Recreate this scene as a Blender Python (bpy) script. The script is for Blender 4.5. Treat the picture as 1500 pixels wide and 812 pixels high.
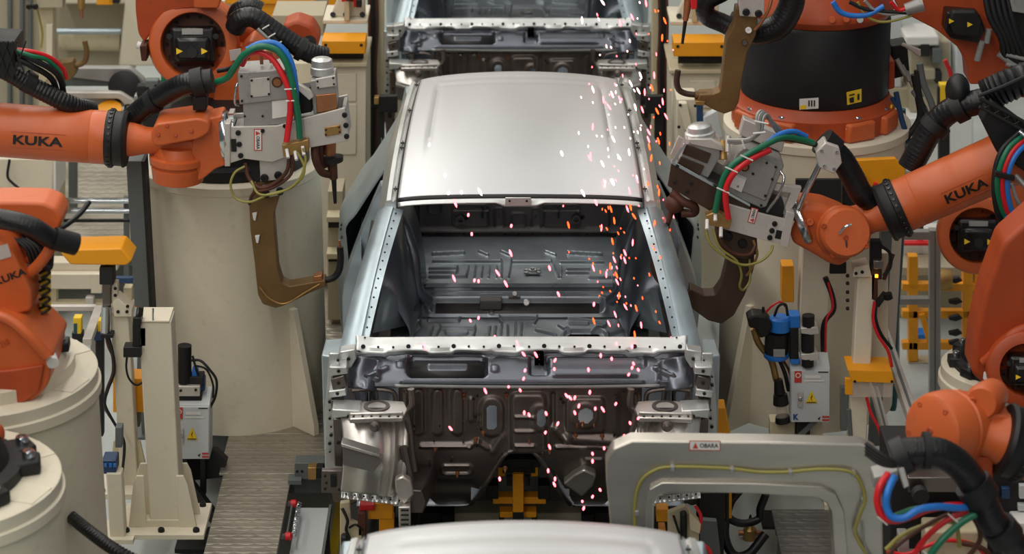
import bpy, bmesh, math, random
import numpy as np
from mathutils import Vector, Matrix
random.seed(7)
SC = bpy.context.scene
COL = SC.collection
for o in list(bpy.data.objects): bpy.data.objects.remove(o)
PI = math.pi
R = math.radians
V = Vector

# ------------------------------------------------------------------ camera
CAMZ, PITCH, FPX = 4.75, R(21.0), 3678.0
cd = bpy.data.cameras.new('camera'); cam = bpy.data.objects.new('camera', cd); COL.objects.link(cam)
cam.location = (0, 0, CAMZ); cam.rotation_euler = (PI/2 - PITCH, 0, 0)
cd.sensor_width = 36; cd.lens = 36*FPX/1500; cd.clip_end = 200
cd.dof.use_dof = True; cd.dof.focus_distance = 10.3; cd.dof.aperture_fstop = 3.2
SC.camera = cam

# ------------------------------------------------------------------ world, lamps of the hall, added front fill, exposure
w = bpy.data.worlds.new('hall_air'); SC.world = w; w.use_nodes = True
bg = w.node_tree.nodes['Background']; bg.inputs[0].default_value = (0.80, 0.92, 1.0, 1); bg.inputs[1].default_value = 0.085
def area(name, loc, sx, sy, e, col, rot=(0, 0, 0)):
    l = bpy.data.lights.new(name, 'AREA'); l.shape = 'RECTANGLE'; l.size = sx; l.size_y = sy; l.energy = e; l.color = col
    o = bpy.data.objects.new(name, l); COL.objects.link(o); o.location = loc; o.rotation_euler = rot; return o
# rows of ceiling strip lamps along the line, a roof window further back
for xx, en in ((-5.2, 760), (-1.9, 620), (1.6, 260), (4.8, 80)):
    area('ceiling_strip_lamp', (xx, 7.0, 8.2), 0.5, 38, en, (1.0, 0.955, 0.89))
area('far_roof_window', (-1.0, 36, 12.5), 24, 7, 4200, (0.90, 0.96, 1.0), (R(62), 0, 0))
area('front_fill_light', (-5.5, -5.5, 11.5), 13, 6, 2700, (0.97, 0.98, 1.0), (R(-52), 0, 0))  # unseen fill added behind the camera to brighten front faces and car interior
SC.view_settings.view_transform = 'Standard'; SC.view_settings.look = 'None'
SC.view_settings.gamma = 1; SC.view_settings.use_curve_mapping = False
SC.view_settings.exposure = 0.45

# ------------------------------------------------------------------ photo measurement helpers (pixel -> point at a stated depth)
CP, SP = math.cos(PITCH), math.sin(PITCH)
def ray(x, y):
    u = (x-750)/FPX; v = (406-y)/FPX
    return V((u, CP + v*SP, -SP + v*CP))
C0 = V((0, 0, CAMZ))
def P(x, y, Y): d = ray(x, y); return C0 + d*(Y/d.y)
def G(x, y, z=0.0): d = ray(x, y); return C0 + d*((z-CAMZ)/d.z)
def mpp(p): return (p.y*CP + (CAMZ-p.z)*SP)/FPX      # metres per pixel at a point
def zat(y, Y): return P(750, y, Y).z

# ------------------------------------------------------------------ materials
MATS = {}
def srgb(r, g, b):
    f = lambda c: (c/255/12.92) if c <= 10 else ((c/255+.055)/1.055)**2.4
    return (f(r), f(g), f(b), 1)
def mat(name, col, rough=.5, metal=0.0, var=.12, scale=6, bump=0.0, bscale=60, emit=0, stretch=None, alpha=1, coat=0, grime=0):
    m = bpy.data.materials.new(name); m.use_nodes = True; nt = m.node_tree; N = nt.nodes; L = nt.links
    b = N['Principled BSDF']
    c = srgb(*col)
    b.inputs['Roughness'].default_value = rough; b.inputs['Metallic'].default_value = metal
    if coat: b.inputs['Coat Weight'].default_value = coat; b.inputs['Coat Roughness'].default_value = .25
    tc = N.new('ShaderNodeTexCoord')
    src = tc.outputs['Object']
    if stretch:
        mp = N.new('ShaderNodeMapping'); mp.inputs['Scale'].default_value = stretch; L.new(src, mp.inputs[0]); src = mp.outputs[0]
    nz = N.new('ShaderNodeTexNoise'); nz.inputs['Scale'].default_value = scale; nz.inputs['Detail'].default_value = 5; L.new(src, nz.inputs['Vector'])
    rp = N.new('ShaderNodeMapRange'); rp.inputs[1].default_value = .3; rp.inputs[2].default_value = .7
    rp.inputs[3].default_value = 1-var; rp.inputs[4].default_value = 1+var; L.new(nz.outputs['Fac'], rp.inputs[0])
    mx = N.new('ShaderNodeMix'); mx.data_type = 'RGBA'; mx.blend_type = 'MULTIPLY'; mx.inputs[0].default_value = 1
    mx.inputs[6].default_value = c; L.new(rp.outputs[0], mx.inputs[7]); outc = mx.outputs[2]
    if grime:
        n2 = N.new('ShaderNodeTexNoise'); n2.inputs['Scale'].default_value = 23; n2.inputs['Detail'].default_value = 8; L.new(tc.outputs['Object'], n2.inputs['Vector'])
        r2 = N.new('ShaderNodeMapRange'); r2.inputs[1].default_value = .58; r2.inputs[2].default_value = .75; r2.inputs[3].default_value = 0; r2.inputs[4].default_value = grime; L.new(n2.outputs['Fac'], r2.inputs[0])
        m2 = N.new('ShaderNodeMix'); m2.data_type = 'RGBA'; L.new(r2.outputs[0], m2.inputs[0]); L.new(outc, m2.inputs[6]); m2.inputs[7].default_value = (.05, .035, .02, 1); outc = m2.outputs[2]
    L.new(outc, b.inputs['Base Color'])
    rr = N.new('ShaderNodeMapRange'); rr.inputs[1].default_value = .3; rr.inputs[2].default_value = .7
    rr.inputs[3].default_value = max(.02, rough-.08); rr.inputs[4].default_value = min(1, rough+.08); L.new(nz.outputs['Fac'], rr.inputs[0]); L.new(rr.outputs[0], b.inputs['Roughness'])
    if bump:
        n3 = N.new('ShaderNodeTexNoise'); n3.inputs['Scale'].default_value = bscale; n3.inputs['Detail'].default_value = 3; L.new(src, n3.inputs['Vector'])
        bp = N.new('ShaderNodeBump'); bp.inputs['Strength'].default_value = bump; bp.inputs['Distance'].default_value = .01; L.new(n3.outputs['Fac'], bp.inputs['Height']); L.new(bp.outputs[0], b.inputs['Normal'])
    if emit: b.inputs['Emission Color'].default_value = c; b.inputs['Emission Strength'].default_value = emit
    if alpha < 1: b.inputs['Alpha'].default_value = alpha
    MATS[name] = m; return m
def tread_mat(name, col, rough):
    m = mat(name, col, rough, .75, .16, 3, grime=.25); nt = m.node_tree; N = nt.nodes; L = nt.links
    tc = N.new('ShaderNodeTexCoord')
    hs = []
    for rot, off in ((R(45), 0), (R(-45), .5)):
        mp = N.new('ShaderNodeMapping'); mp.inputs['Location'].default_value = (off*.055, off*.055, 0); L.new(tc.outputs['Object'], mp.inputs[0])
        sx = N.new('ShaderNodeSeparateXYZ'); L.new(mp.outputs[0], sx.inputs[0])
        def per(sock, k):
            a = N.new('ShaderNodeMath'); a.operation = 'MULTIPLY'; a.inputs[1].default_value = k; L.new(sock, a.inputs[0])
            f = N.new('ShaderNodeMath'); f.operation = 'FRACT'; L.new(a.outputs[0], f.inputs[0])
            s = N.new('ShaderNodeMath'); s.operation = 'SUBTRACT'; s.inputs[1].default_value = .5; L.new(f.outputs[0], s.inputs[0]); return s.outputs[0]
        px, py = per(sx.outputs[0], 13), per(sx.outputs[1], 13)
        cb = N.new('ShaderNodeCombineXYZ'); L.new(px, cb.inputs[0]); L.new(py, cb.inputs[1])
        vr = N.new('ShaderNodeMapping'); vr.vector_type = 'POINT'; vr.inputs['Rotation'].default_value = (0, 0, rot); vr.inputs['Scale'].default_value = (2.0, 5, 1); L.new(cb.outputs[0], vr.inputs[0])
        ln = N.new('ShaderNodeVectorMath'); ln.operation = 'LENGTH'; L.new(vr.outputs[0], ln.inputs[0])
        mr = N.new('ShaderNodeMapRange'); mr.inputs[1].default_value = .6; mr.inputs[2].default_value = 1.0; mr.inputs[3].default_value = 1; mr.inputs[4].default_value = 0; L.new(ln.outputs[1], mr.inputs[0]); hs.append(mr.outputs[0])
    mx = N.new('ShaderNodeMath'); mx.operation = 'MAXIMUM'; L.new(hs[0], mx.inputs[0]); L.new(hs[1], mx.inputs[1])
    bp = N.new('ShaderNodeBump'); bp.inputs['Strength'].default_value = .45; bp.inputs['Distance'].default_value = .005; L.new(mx.outputs[0], bp.inputs['Height'])
    L.new(bp.outputs[0], N['Principled BSDF'].inputs['Normal'])
    return m
mat('orange', (204, 97, 45), .46, 0, .07, 4, coat=.08, grime=.12)
mat('orange_dark', (176, 72, 30), .5, 0, .10, 5, grime=.25)
mat('cream', (220, 211, 188), .55, 0, .05, 2.5, grime=.10)
mat('cream_old', (196, 184, 152), .6, 0, .08, 3, grime=.25)
mat('beige', (176, 166, 140), .65, 0, .08, 2)
mat('black', (16, 16, 17), .55, 0, .2, 10)
mat('rubber', (15, 15, 17), .38, 0, .2, 12, bump=.15, bscale=90)
mat('black_gloss', (16, 16, 17), .3, 0, .1, 8)
mat('dark', (30, 29, 28), .7, 0, .25, 6)
mat('yellow', (240, 160, 18), .45, 0, .06, 4, grime=.06)
mat('yellow_clear', (236, 170, 40), .25, 0, .08, 4)
mat('sign_yellow', (245, 205, 40), .5, 0, .03)
mat('galv', (170, 184, 190), .38, .62, .10, 5, stretch=(1, 1, 3))
mat('galv_light', (206, 208, 206), .40, .8, .08, 5)
mat('roof_steel', (212, 213, 215), .42, .62, .02, 1.2, stretch=(1, .3, 1))
mat('steel_dark', (118, 110, 106), .38, .92, .12, 7)
mat('steel_blue', (132, 140, 150), .34, .75, .12, 6)
mat('steel_plenum', (108, 112, 120), .34, .85, .12, 6)
mat('steel_floor', (176, 185, 193), .34, .6, .10, 5)
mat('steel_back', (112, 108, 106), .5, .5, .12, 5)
mat('steel_bright', (200, 196, 190), .34, .85, .12, 6)
mat('alu', (206, 200, 192), .42, .35, .08, 5, grime=.12)
mat('alu_brush', (192, 187, 177), .38, .85, .16, 7, stretch=(.3, 1, 1.3))
mat('alu_grey', (160, 158, 154), .45, .4, .1, 7, grime=.3)
mat('chrome', (200, 205, 208), .18, 1, .06)
mat('gun_bronze', (120, 92, 54), .5, .35, .18, 6, grime=.35)
mat('gun_brown', (74, 58, 46), .5, .4, .2, 6, grime=.3)
mat('copper', (176, 120, 84), .4, .8, .15, 14, grime=.3)
mat('brass', (176, 140, 84), .4, .7, .12, 14, grime=.2)
mat('rust', (86, 50, 36), .6, .2, .25, 14, grime=.4)
mat('grey_paint', (104, 110, 108), .6, .1, .08, 3)
mat('box_grey', (200, 204, 204), .5, 0, .03, 3)
mat('white', (228, 226, 220), .5, 0, .03)
mat('red', (214, 30, 38), .4, 0, .06)
mat('blue', (38, 118, 204), .4, 0, .06)
mat('blue_dark', (30, 62, 100), .45, 0, .08)
mat('green', (12, 108, 74), .4, 0, .08)
mat('teal', (24, 84, 88), .5, 0, .08)
mat('olive', (150, 142, 70), .4, 0, .1)
mat('concrete', (184, 190, 186), .55, 0, .10, 2.2, grime=.12)
mat('pit', (58, 56, 52), .75, 0, .2, 4)
mat('ink', (26, 24, 24), .6, 0, 0)
mat('red_ink', (196, 60, 50), .6, 0, 0)
mat('blue_ink', (24, 70, 140), .6, 0, 0)
mat('lamp_amber', (255, 150, 30), .4, emit=3)
mat('spark_pink', (255, 92, 100), .5, var=0, emit=5)
mat('spark_orange', (255, 70, 26), .5, var=0, emit=4)
mat('spark_white', (255, 190, 190), .5, var=0, emit=5)
mat('clear', (220, 205, 190), .15, 0, .02, alpha=.28)
tread_mat('tread', (172, 166, 154), .42)
tread_mat('tread_dark', (120, 118, 114), .5)

# ------------------------------------------------------------------ mesh builder
def frame(d):
    d = d.normalized(); a = V((0, 0, 1)) if abs(d.z) < .9 else V((1, 0, 0))
    u = d.cross(a).normalized(); v = d.cross(u).normalized(); return u, v
def smoothpts(pts, n=6, closed=False):
    pts = [V(p) for p in pts]
    if len(pts) < 3: return pts
    out = []; m = len(pts)
    rng = range(m if closed else m-1)
    for i in rng:
        p1, p2 = pts[i], pts[(i+1) % m]
        p0 = pts[i-1] if (closed or i > 0) else p1*2-p2
        p3 = pts[(i+2) % m] if (closed or i+2 < m) else p2*2-p1
        for k in range(n):
            t = k/n
            out.append(.5*((2*p1)+(-p0+p2)*t+(2*p0-5*p1+4*p2-p3)*t*t+(-p0+3*p1-3*p2+p3)*t**3))
    if not closed: out.append(pts[-1])
    return out
class M:
    def __init__(s): s.v = []; s.f = []
    def add(s, vs, fs):
        b = len(s.v); s.v += [tuple(v) for v in vs]; s.f += [tuple(i+b for i in f) for f in fs]; return s
    def box(s, c, sz, rot=None):
        c = V(c); h = V(sz)/2; vs = []
        for i in range(8):
            p = V(((-1, 1)[i & 1]*h.x, (-1, 1)[i >> 1 & 1]*h.y, (-1, 1)[i >> 2 & 1]*h.z))
            if rot: p = rot @ p
            vs.append(c+p)
        return s.add(vs, [(0, 2, 3, 1), (4, 5, 7, 6), (0, 1, 5, 4), (2, 6, 7, 3), (0, 4, 6, 2), (1, 3, 7, 5)])
    def span(s, a, b): a = V(a); b = V(b); return s.box((a+b)/2, [abs(t) for t in b-a])
    def lathe(s, p, d, prof, n=24, cap=True):
        p = V(p); d = V(d).normalized(); u, v = frame(d); vs = []; fs = []
        for t, r in prof:
            for k in range(n):
                a = 2*PI*k/n; vs.append(p+d*t+(u*math.cos(a)+v*math.sin(a))*r)
        for i in range(len(prof)-1):
            for k in range(n): fs.append((i*n+k, i*n+(k+1) % n, (i+1)*n+(k+1) % n, (i+1)*n+k))
        if cap: fs += [tuple(range(n))[::-1], tuple((len(prof)-1)*n+k for k in range(n))]
        return s.add(vs, fs)
    def cyl(s, a, b, r, r2=None, n=20):
        a = V(a); b = V(b); return s.lathe(a, b-a, [(0, r), ((b-a).length, r if r2 is None else r2)], n)
    def tube(s, pts, r, n=10, sm=5, closed=False):
        pts = smoothpts(pts, sm, closed) if sm > 1 else [V(p) for p in pts]
        m = len(pts); rings = []; u = None
        for i in range(m):
            a = pts[i-1] if (i or closed) else pts[i]; b = pts[(i+1) % m] if (closed or i+1 < m) else pts[i]
            t = (b-a)
            if t.length < 1e-9: t = V((0, 0, 1))
            t.normalize()
            if u is None: u = frame(t)[0]
            u = (u - t*u.dot(t)); u = u.normalized() if u.length > 1e-6 else frame(t)[0]
            w_ = t.cross(u); rr = r(i/(m-1)) if callable(r) else r
            rings.append([pts[i]+(u*math.cos(2*PI*k/n)+w_*math.sin(2*PI*k/n))*rr for k in range(n)])
        return s.loft(rings, True, not closed, closed)
    def loft(s, rings, closed=True, cap=True, loop=False):
        n = len(rings[0]); vs = [p for r in rings for p in r]; fs = []; m = len(rings)
        for i in range(m if loop else m-1):
            j = (i+1) % m
            for k in range(n if closed else n-1): fs.append((i*n+k, i*n+(k+1) % n, j*n+(k+1) % n, j*n+k))
        if cap and closed: fs += [tuple(range(n))[::-1], tuple((m-1)*n+k for k in range(n))]
        return s.add(vs, fs)
    def prism(s, pts, ext):
        pts = [V(p) for p in pts]; ext = V(ext); n = len(pts)
        return s.add(pts+[p+ext for p in pts], [tuple(range(n)), tuple(range(2*n-1, n-1, -1))]+[(k, k+n, (k+1) % n+n, (k+1) % n) for k in range(n)])
    def ball(s, c, r, sc=(1, 1, 1), n=16):
        c = V(c); prof = [(math.cos(PI*i/(n//2)), math.sin(PI*i/(n//2))) for i in range(n//2+1)]
        vs = []; fs = []
        for z, q in prof:
            for k in range(n): vs.append(c+V((q*math.cos(2*PI*k/n)*sc[0], q*math.sin(2*PI*k/n)*sc[1], z*sc[2]))*r)
        for i in range(len(prof)-1):
            for k in range(n): fs.append((i*n+k, (i+1)*n+k, (i+1)*n+(k+1) % n, i*n+(k+1) % n))
        return s.add(vs, fs)
    def grid(s, fn, nu, nv, mask=None):
        vs = [fn(i/nu, j/nv) for j in range(nv+1) for i in range(nu+1)]; fs = []
        for j in range(nv):
            for i in range(nu):
                if mask and not mask((i+.5)/nu, (j+.5)/nv): continue
                a = j*(nu+1)+i; fs.append((a, a+1, a+nu+2, a+nu+1))
        return s.add(vs, fs)
    def build(s, name, m, parent=None, bevel=0, seg=2, solid=0, sub=0, label=None, angle=38, flip=True, weld=False):
        org = root_origin(parent)
        me = bpy.data.meshes.new(name)
        me.from_pydata([(x-org[0], y-org[1], z-org[2]) for x, y, z in s.v], [], s.f)
        if flip:
            bm = bmesh.new(); bm.from_mesh(me)
            if weld: bmesh.ops.remove_doubles(bm, verts=bm.verts, dist=1e-5)
            bmesh.ops.recalc_face_normals(bm, faces=bm.faces); bm.to_mesh(me); bm.free()
        me.validate(); me.shade_smooth(); me.set_sharp_from_angle(angle=R(angle))
        me.materials.append(MATS[m] if isinstance(m, str) else m)
        o = bpy.data.objects.new(name, me); COL.objects.link(o)
        if parent: o.parent = parent
        if solid: md = o.modifiers.new('thickness', 'SOLIDIFY'); md.thickness = solid; md.offset = 0
        if bevel: md = o.modifiers.new('bevel', 'BEVEL'); md.width = bevel; md.segments = seg; md.limit_method = 'ANGLE'; md.angle_limit = R(40); md.harden_normals = False
        if sub: md = o.modifiers.new('sub', 'SUBSURF'); md.levels = sub; md.render_levels = sub
        if label: o['label'] = label
        return o
def root_origin(p):
    t = V((0, 0, 0))
    while p is not None: t += V(p.location); p = p.parent
    return t
def thing(name, label, cat, loc, group=None):
    o = bpy.data.objects.new(name, None); o.empty_display_size = .1; COL.objects.link(o); o.location = loc
    return tag(o, label, cat, group)
def tag(o, label, cat, group=None):
    o['label'] = label; o['category'] = cat
    if group: o['group'] = group
    return o
def struct(o, label=None):
    o['kind'] = 'structure'
    if label: o['label'] = label
    return o
def copy_tree(o, parent=None):
    c = o.copy(); COL.objects.link(c); c.parent = parent
    for ch in list(o.children): copy_tree(ch, c)
    return c
BOLT = {}
def bolt(parent, p, d, r, h, m='black', name='bolt', n=12):
    """a bolt head: shared mesh, own object"""
    key = (m, name)
    if key not in BOLT:
        bm_ = M().lathe((0, 0, 0), (0, 0, 1), [(0, 1), (.7, 1), (1, .82), (1, .45), (.75, .4)], n)
        me = bpy.data.meshes.new(name); me.from_pydata(bm_.v, [], bm_.f); me.validate(); me.shade_smooth(); me.set_sharp_from_angle(angle=R(35)); me.materials.append(MATS[m]); BOLT[key] = me
    o = bpy.data.objects.new(name, BOLT[key]); COL.objects.link(o); o.parent = parent
    o.location = V(p)-root_origin(parent); o.rotation_euler = V(d).to_track_quat('Z', 'Y').to_euler(); o.scale = (r, r, h); return o
def text(body, name, m, parent, c, right, up, h, wide=1.0, depth=.002, bold=0.0):
    """flat lettering lying in the plane (right, up), centred on c"""
    cu = bpy.data.curves.new(name, 'FONT'); cu.body = body; cu.size = 1; cu.align_x = 'CENTER'; cu.align_y = 'CENTER'; cu.offset = bold; cu.resolution_u = 3
    t = bpy.data.objects.new(name, cu); COL.objects.link(t); bpy.context.view_layer.update()
    dg = bpy.context.evaluated_depsgraph_get(); me = bpy.data.meshes.new_from_object(t.evaluated_get(dg)); bpy.data.objects.remove(t)
    right = V(right).normalized(); up = V(up).normalized(); nrm = right.cross(up)
    xs = [v.co.x for v in me.vertices]; ys = [v.co.y for v in me.vertices]; cx = (min(xs)+max(xs))/2; cy = (min(ys)+max(ys))/2; k = h/(max(ys)-min(ys))
    org = root_origin(parent); c = V(c)
    for v in me.vertices: v.co = c-org+right*(v.co.x-cx)*k*wide+up*(v.co.y-cy)*k+nrm*.001
    me.materials.clear(); me.materials.append(MATS[m])
    o = bpy.data.objects.new(name, me); COL.objects.link(o); o.parent = parent; return o
def curvetext(o, fn):
    for v in o.data.vertices: v.co = fn(v.co)
# a frame that reads pixel sketches into a vertical plane at depth Y
class F:
    def __init__(s, Y): s.Y = Y
    def p(s, x, y, dy=0): return P(x, y, s.Y) + V((0, dy, 0))
    def k(s, x, y): return mpp(P(x, y, s.Y))
    def poly(s, pts, dy=0): return [s.p(x, y, dy) for x, y in pts]
def rpoly(pts, rad, n=5):
    """round the corners of a 2-D polygon; rad number or list"""
    out = []; m = len(pts)
    for i in range(m):
        r = rad[i] if isinstance(rad, (list, tuple)) else rad
        p = V((*pts[i], 0)); a = V((*pts[i-1], 0)); b = V((*pts[(i+1) % m], 0))
        if r <= 0: out.append((p.x, p.y)); continue
        da = min(r, (a-p).length*.48); db = min(r, (b-p).length*.48)
        pa = p+(a-p).normalized()*da; pb = p+(b-p).normalized()*db
        for k in range(n+1):
            t = k/n; q = pa*(1-t)**2+p*2*t*(1-t)+pb*t*t; out.append((q.x, q.y))
    return out
# stamped sheet metal: pressed beads, plateaus and holes as real relief
def stamp(name, mt, parent, x0, x1, y0, y1, nx, ny, mp, feats, holes=(), keep=None, label=None, solid=0):
    X, Y = np.meshgrid(np.linspace(x0, x1, nx+1), np.linspace(y0, y1, ny+1))
    def sdf(f, X, Y):
        if f[0] == 'L':
            _, ax, ay, bx, by, wd = f[:6]; dx, dy = bx-ax, by-ay; t = np.clip(((X-ax)*dx+(Y-ay)*dy)/max(1e-9, dx*dx+dy*dy), 0, 1)
            return np.hypot(X-ax-t*dx, Y-ay-t*dy)-wd
        _, cx, cy, hx, hy, r = f[:6]
        qx = np.abs(X-cx)-hx+r; qy = np.abs(Y-cy)-hy+r
        return np.hypot(np.maximum(qx, 0), np.maximum(qy, 0))+np.minimum(np.maximum(qx, qy), 0)-r
    H = np.zeros_like(X)
    for f in feats:
        d = sdf(f, X, Y); h = f[6]; s_ = f[7] if len(f) > 7 else 3.0
        if f[0] == 'O': d = np.abs(d)-(f[8] if len(f) > 8 else 2)
        H += h*np.clip(.5-d/s_, 0, 1)
    hm = np.zeros_like(X, bool)
    for f in holes: hm |= sdf(f, X, Y) < 0
    m = M(); vs = [mp(X[j, i], Y[j, i], H[j, i]) for j in range(ny+1) for i in range(nx+1)]; fs = []
    for j in range(ny):
        for i in range(nx):
            if hm[j, i] and hm[j+1, i+1] : continue
            if keep and not keep((X[j, i]+X[j, i+1])/2, (Y[j, i]+Y[j+1, i])/2): continue
            a = j*(nx+1)+i; fs.append((a, a+1, a+nx+2, a+nx+1))
    m.add(vs, fs); return m.build(name, mt, parent, label=label, angle=50, solid=solid)
# ================================================================== SETTING
fl = M(); fl.span((-9, -1, -.40), (9, 24, -.36)); struct(fl.build('floor', 'concrete'))
# trench below the line: dark recess floor
tr = M(); tr.span((-.74, 3, -.36), (.80, 20, -.352)); struct(tr.build('trim_1', 'pit'), 'dark strip of floor under the car line')
yl = M(); yl.span((-.81, 5, -.36), (-.77, 12, -.354)); struct(yl.build('trim_2', 'sign_yellow'), 'yellow floor line beside the car line')
far = M(); far.span((-9, 21.5, -.4), (9, 21.7, 7)); struct(far.build('wall_back', 'beige'))

def platform(name, label, plates, m='tread', top=0.0):
    cx = sum((a[0]+a[1])/2 for a in plates)/len(plates); cy = sum((a[2]+a[3])/2 for a in plates)/len(plates)
    t = thing(name, label, 'platform', (cx, cy, top-.36))
    for (xa, xb, ya, yb) in plates:
        M().span((xa+.002, ya+.002, top-.012), (xb-.002, yb-.002, top)).build('tread_plate', m, t, bevel=.002)
        M().span((xa+.02, ya+.01, top-.10), (xb-.02, ya+.06, top-.012)).build('beam', 'grey_paint', t); M().span((xa+.02, yb-.06, top-.10), (xb-.02, yb-.01, top-.012)).build('beam', 'grey_paint', t)
    for xq, yq in ((min(a[0] for a in plates)+.06, min(a[2] for a in plates)+.06), (max(a[1] for a in plates)-.06, min(a[2] for a in plates)+.06), (min(a[0] for a in plates)+.06, max(a[3] for a in plates)-.06), (max(a[1] for a in plates)-.06, max(a[3] for a in plates)-.06)):
        M().span((xq-.03, yq-.03, top-.36), (xq+.03, yq+.03, top-.10)).build('leg', 'grey_paint', t)
    return t
xl, xr, yb = G(326, 697).x, G(429, 690).x, G(600, 694).y
pl = platform('tread_platform', 'raised checkered steel walkway left of the car body', [(xl, xr, 7.0, yb), (xl-.02, xr+.17, yb, yb+.42), (xl-.35, xr+.17, yb+.42, 10.9), (xl-.35, xr+.17, 10.9, 12.6)])
# white rail with red end caps and chain beside the walkway
t = thing('chain_rack', 'small zinc coil rail with two red end caps hung on the walkway edge', 'rail', G(425, 740, -.1))
a, b = G(428, 738, -.03), G(420, 786, -.03)
cps = []
for q in (a, b): M().lathe(q-V((.01, 0, 0)), (1, 0, 0), [(0, .008), (.006, .018), (.026, .018), (.034, .008)], 14).build('end_cap', 'red', t)
for q in (a, b): M().span((xr-.006, q.y-.010, q.z-.008), (max(q.x+.004, xr+.01), q.y+.010, q.z+.008)).build('bracket', 'grey_paint', t)
pts = []
for i in range(60):
    s_ = i/59; c = a.lerp(b, s_)+V((.030, 0, 0)); pts.append(c+V((math.cos(i*1.6)*.010, 0, math.sin(i*1.6)*.010)))
M().tube(pts, .0026, 5, 2).build('coil', 'chrome', t)
M().cyl(a+V((.0, 0, 0)), b, .004, n=8).build('bar', 'grey_paint', t)
c0, c1, c2 = G(436, 744, -.10), G(486, 744, -.10), G(440, 850, -.10)
cv = thing('trough_cover', 'pale painted sheet metal trough cover between walkway and car', 'cover', ((c0.x+c1.x)/2, (c0.y+c2.y)/2, -.36))
M().span((c0.x, c2.y, -.112), (c1.x, c0.y, -.10)).build('sheet', 'box_grey', cv, bevel=.002)
M().span((c1.x-.012, c2.y, -.112), (c1.x, c0.y, -.085)).build('edge', 'grey_paint', cv)
M().span((c0.x+.01, c2.y+.02, -.36), (c1.x-.01, c0.y-.02, -.112)).build('trough', 'grey_paint', cv)
# right walkway
g0 = G(1128, 740); g1 = G(1215, 740)
platform('tread_platform', 'dark checkered steel step plate inside the big aluminium gun frame', [(g0.x, g1.x+.30, 7.2, 9.62)], 'tread_dark')
# far left floor plates
ga = G(75, 300); gb = G(190, 240)
platform('tread_platform', 'checkered steel floor plates far behind the left robot arm', [(-3.7, -2.75, 12.75, 14.0), (-2.75, -1.85, 12.75, 14.0), (-2.75, -1.85, 14.0, 15.1)], 'tread', top=.02)

# -------- big cream robot columns
def column(name, label, cx, cy, r, ztop, fins):
    t = thing(name, label, 'column', (cx, cy, 0))
    M().lathe((cx, cy, 0), (0, 0, 1), [(0, r), (ztop-.05, r), (ztop-.04, r+.012), (ztop-.005, r+.012), (ztop, r+.005)], 72).build('body', 'cream', t, label='large cream steel cylinder')
    for (a0, ln, h) in fins:
        d = V((math.cos(a0), math.sin(a0), 0)); n_ = V((-d.y, d.x, 0))*.015
        b0 = V((cx, cy, 0))+d*(r-.01); pts = [b0, b0+d*ln, b0+d*ln+V((0, 0, .05)), b0+d*.035+V((0, 0, h)), b0+V((0, 0, h))]
        M().prism([p-n_ for p in pts], n_*2).build('gusset', 'cream', t, bevel=.002)
    return t
colL = column('robot_column', 'tall cream column with a gusset fin beside the left tread plates', -1.273, 10.77, .408, 1.19, [(R(-46), .16, .58), (R(150), .12, .5), (R(60), .12, .5)])
colR = column('robot_column', 'tall cream column behind the blue filter and grey box on the right', 1.372, 10.80, .408, 1.365, [(R(-136), .16, .58), (R(30), .12, .5), (R(120), .12, .5)])
# panel seams on the left column
# -------- pedestals at lower left
def pedestal(label, x, y, r, zt, lipw=.02, body='cream'):
    t = thing('robot_pedestal', label, 'pedestal', (x, y, -.36))
    M().lathe((x, y, -.36), (0, 0, 1), [(0, r-.01), (zt+.36-.09, r-.01), (zt+.36-.085, r+.003), (zt+.36-.05, r+.003), (zt+.36-.045, r-.006), (zt+.36-.004, r-.006), (zt+.36, r-.012)], 72).build('body', body, t)
    return t
pc = P(-30, 543, 8.02); PCX, PCY, PCR, PCZ = pc.x, 8.02, .412, pc.z
pedC = pedestal('cream cylinder pedestal at the left edge under the orange robot with the hose', PCX, PCY, PCR, PCZ)
pd_ = P(-98, 700, 7.15); PDX, PDY, PDR, PDZ = pd_.x, 7.15, .405, pd_.z
pedD = pedestal('cream cylinder pedestal in the lower left corner with black bolted base', PDX, PDY, PDR, PDZ)
pf_ = P(1475, 535, 9.4); PFX, PFY, PFR, PFZ = pf_.x, 9.4, .27, pf_.z
pedF = pedestal('cream round pedestal at the right edge under the dark orange robot link', PFX, PFY, PFR, PFZ)
# ================================================================== CAR BODY (built once, copied along the line)
CX = .034
car = thing('car_body', 'bare steel car body with silver roof, seen head-on in the middle with sparks', 'car body', (CX, 8.98, 0), 'car bodies on the assembly line')
def mir(p): return V((2*CX-p.x, p.y, p.z))
def both(name, m, fn, **kw):
    """fn(q) fills an M; q maps a left-hand point to the side wanted"""
    for q in (lambda p: V(p), lambda p: mir(V(p))):
        mm = M(); fn(mm, q); mm.build(name, m, car, **kw)
# ---- roof
ZF, ZR, YF, YR = 1.372, 1.40, 9.757, 11.40
def roofp(u, v, ext=0):
    y = YF+(YR-YF)*v; hw = (.503*(1-v)+.462*v)
    z = ZF+(ZR-ZF)*v+.060*(1-(1-min(1, v/.45))**2.2)*(1 if v < .45 else 1-((v-.45)/.55)**2*.95)
    s_ = (u-.5)*2
    z -= (.012+.012*v)*s_**2+.008*s_**8
    # front edge bows forward a little in the middle, rear edge backwards
    y += (-.006*(1-s_**2)*(1-v)**4 + .03*(1-s_**2)*v**6)
    for g in (.80, -.80):
        z -= .007*math.exp(-((s_-g)/.022)**2)*max(0, min(1, (v-.22)*6))*max(0, min(1, (.93-v)*9))
    z -= .003*math.exp(-((v-.86)/.015)**2)*(1 if abs(s_) < .8 else 0) + .003*math.exp(-((v-.93)/.012)**2)*(1 if abs(s_) < .78 else 0)
    return V((CX+s_*hw, y, z))
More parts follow.
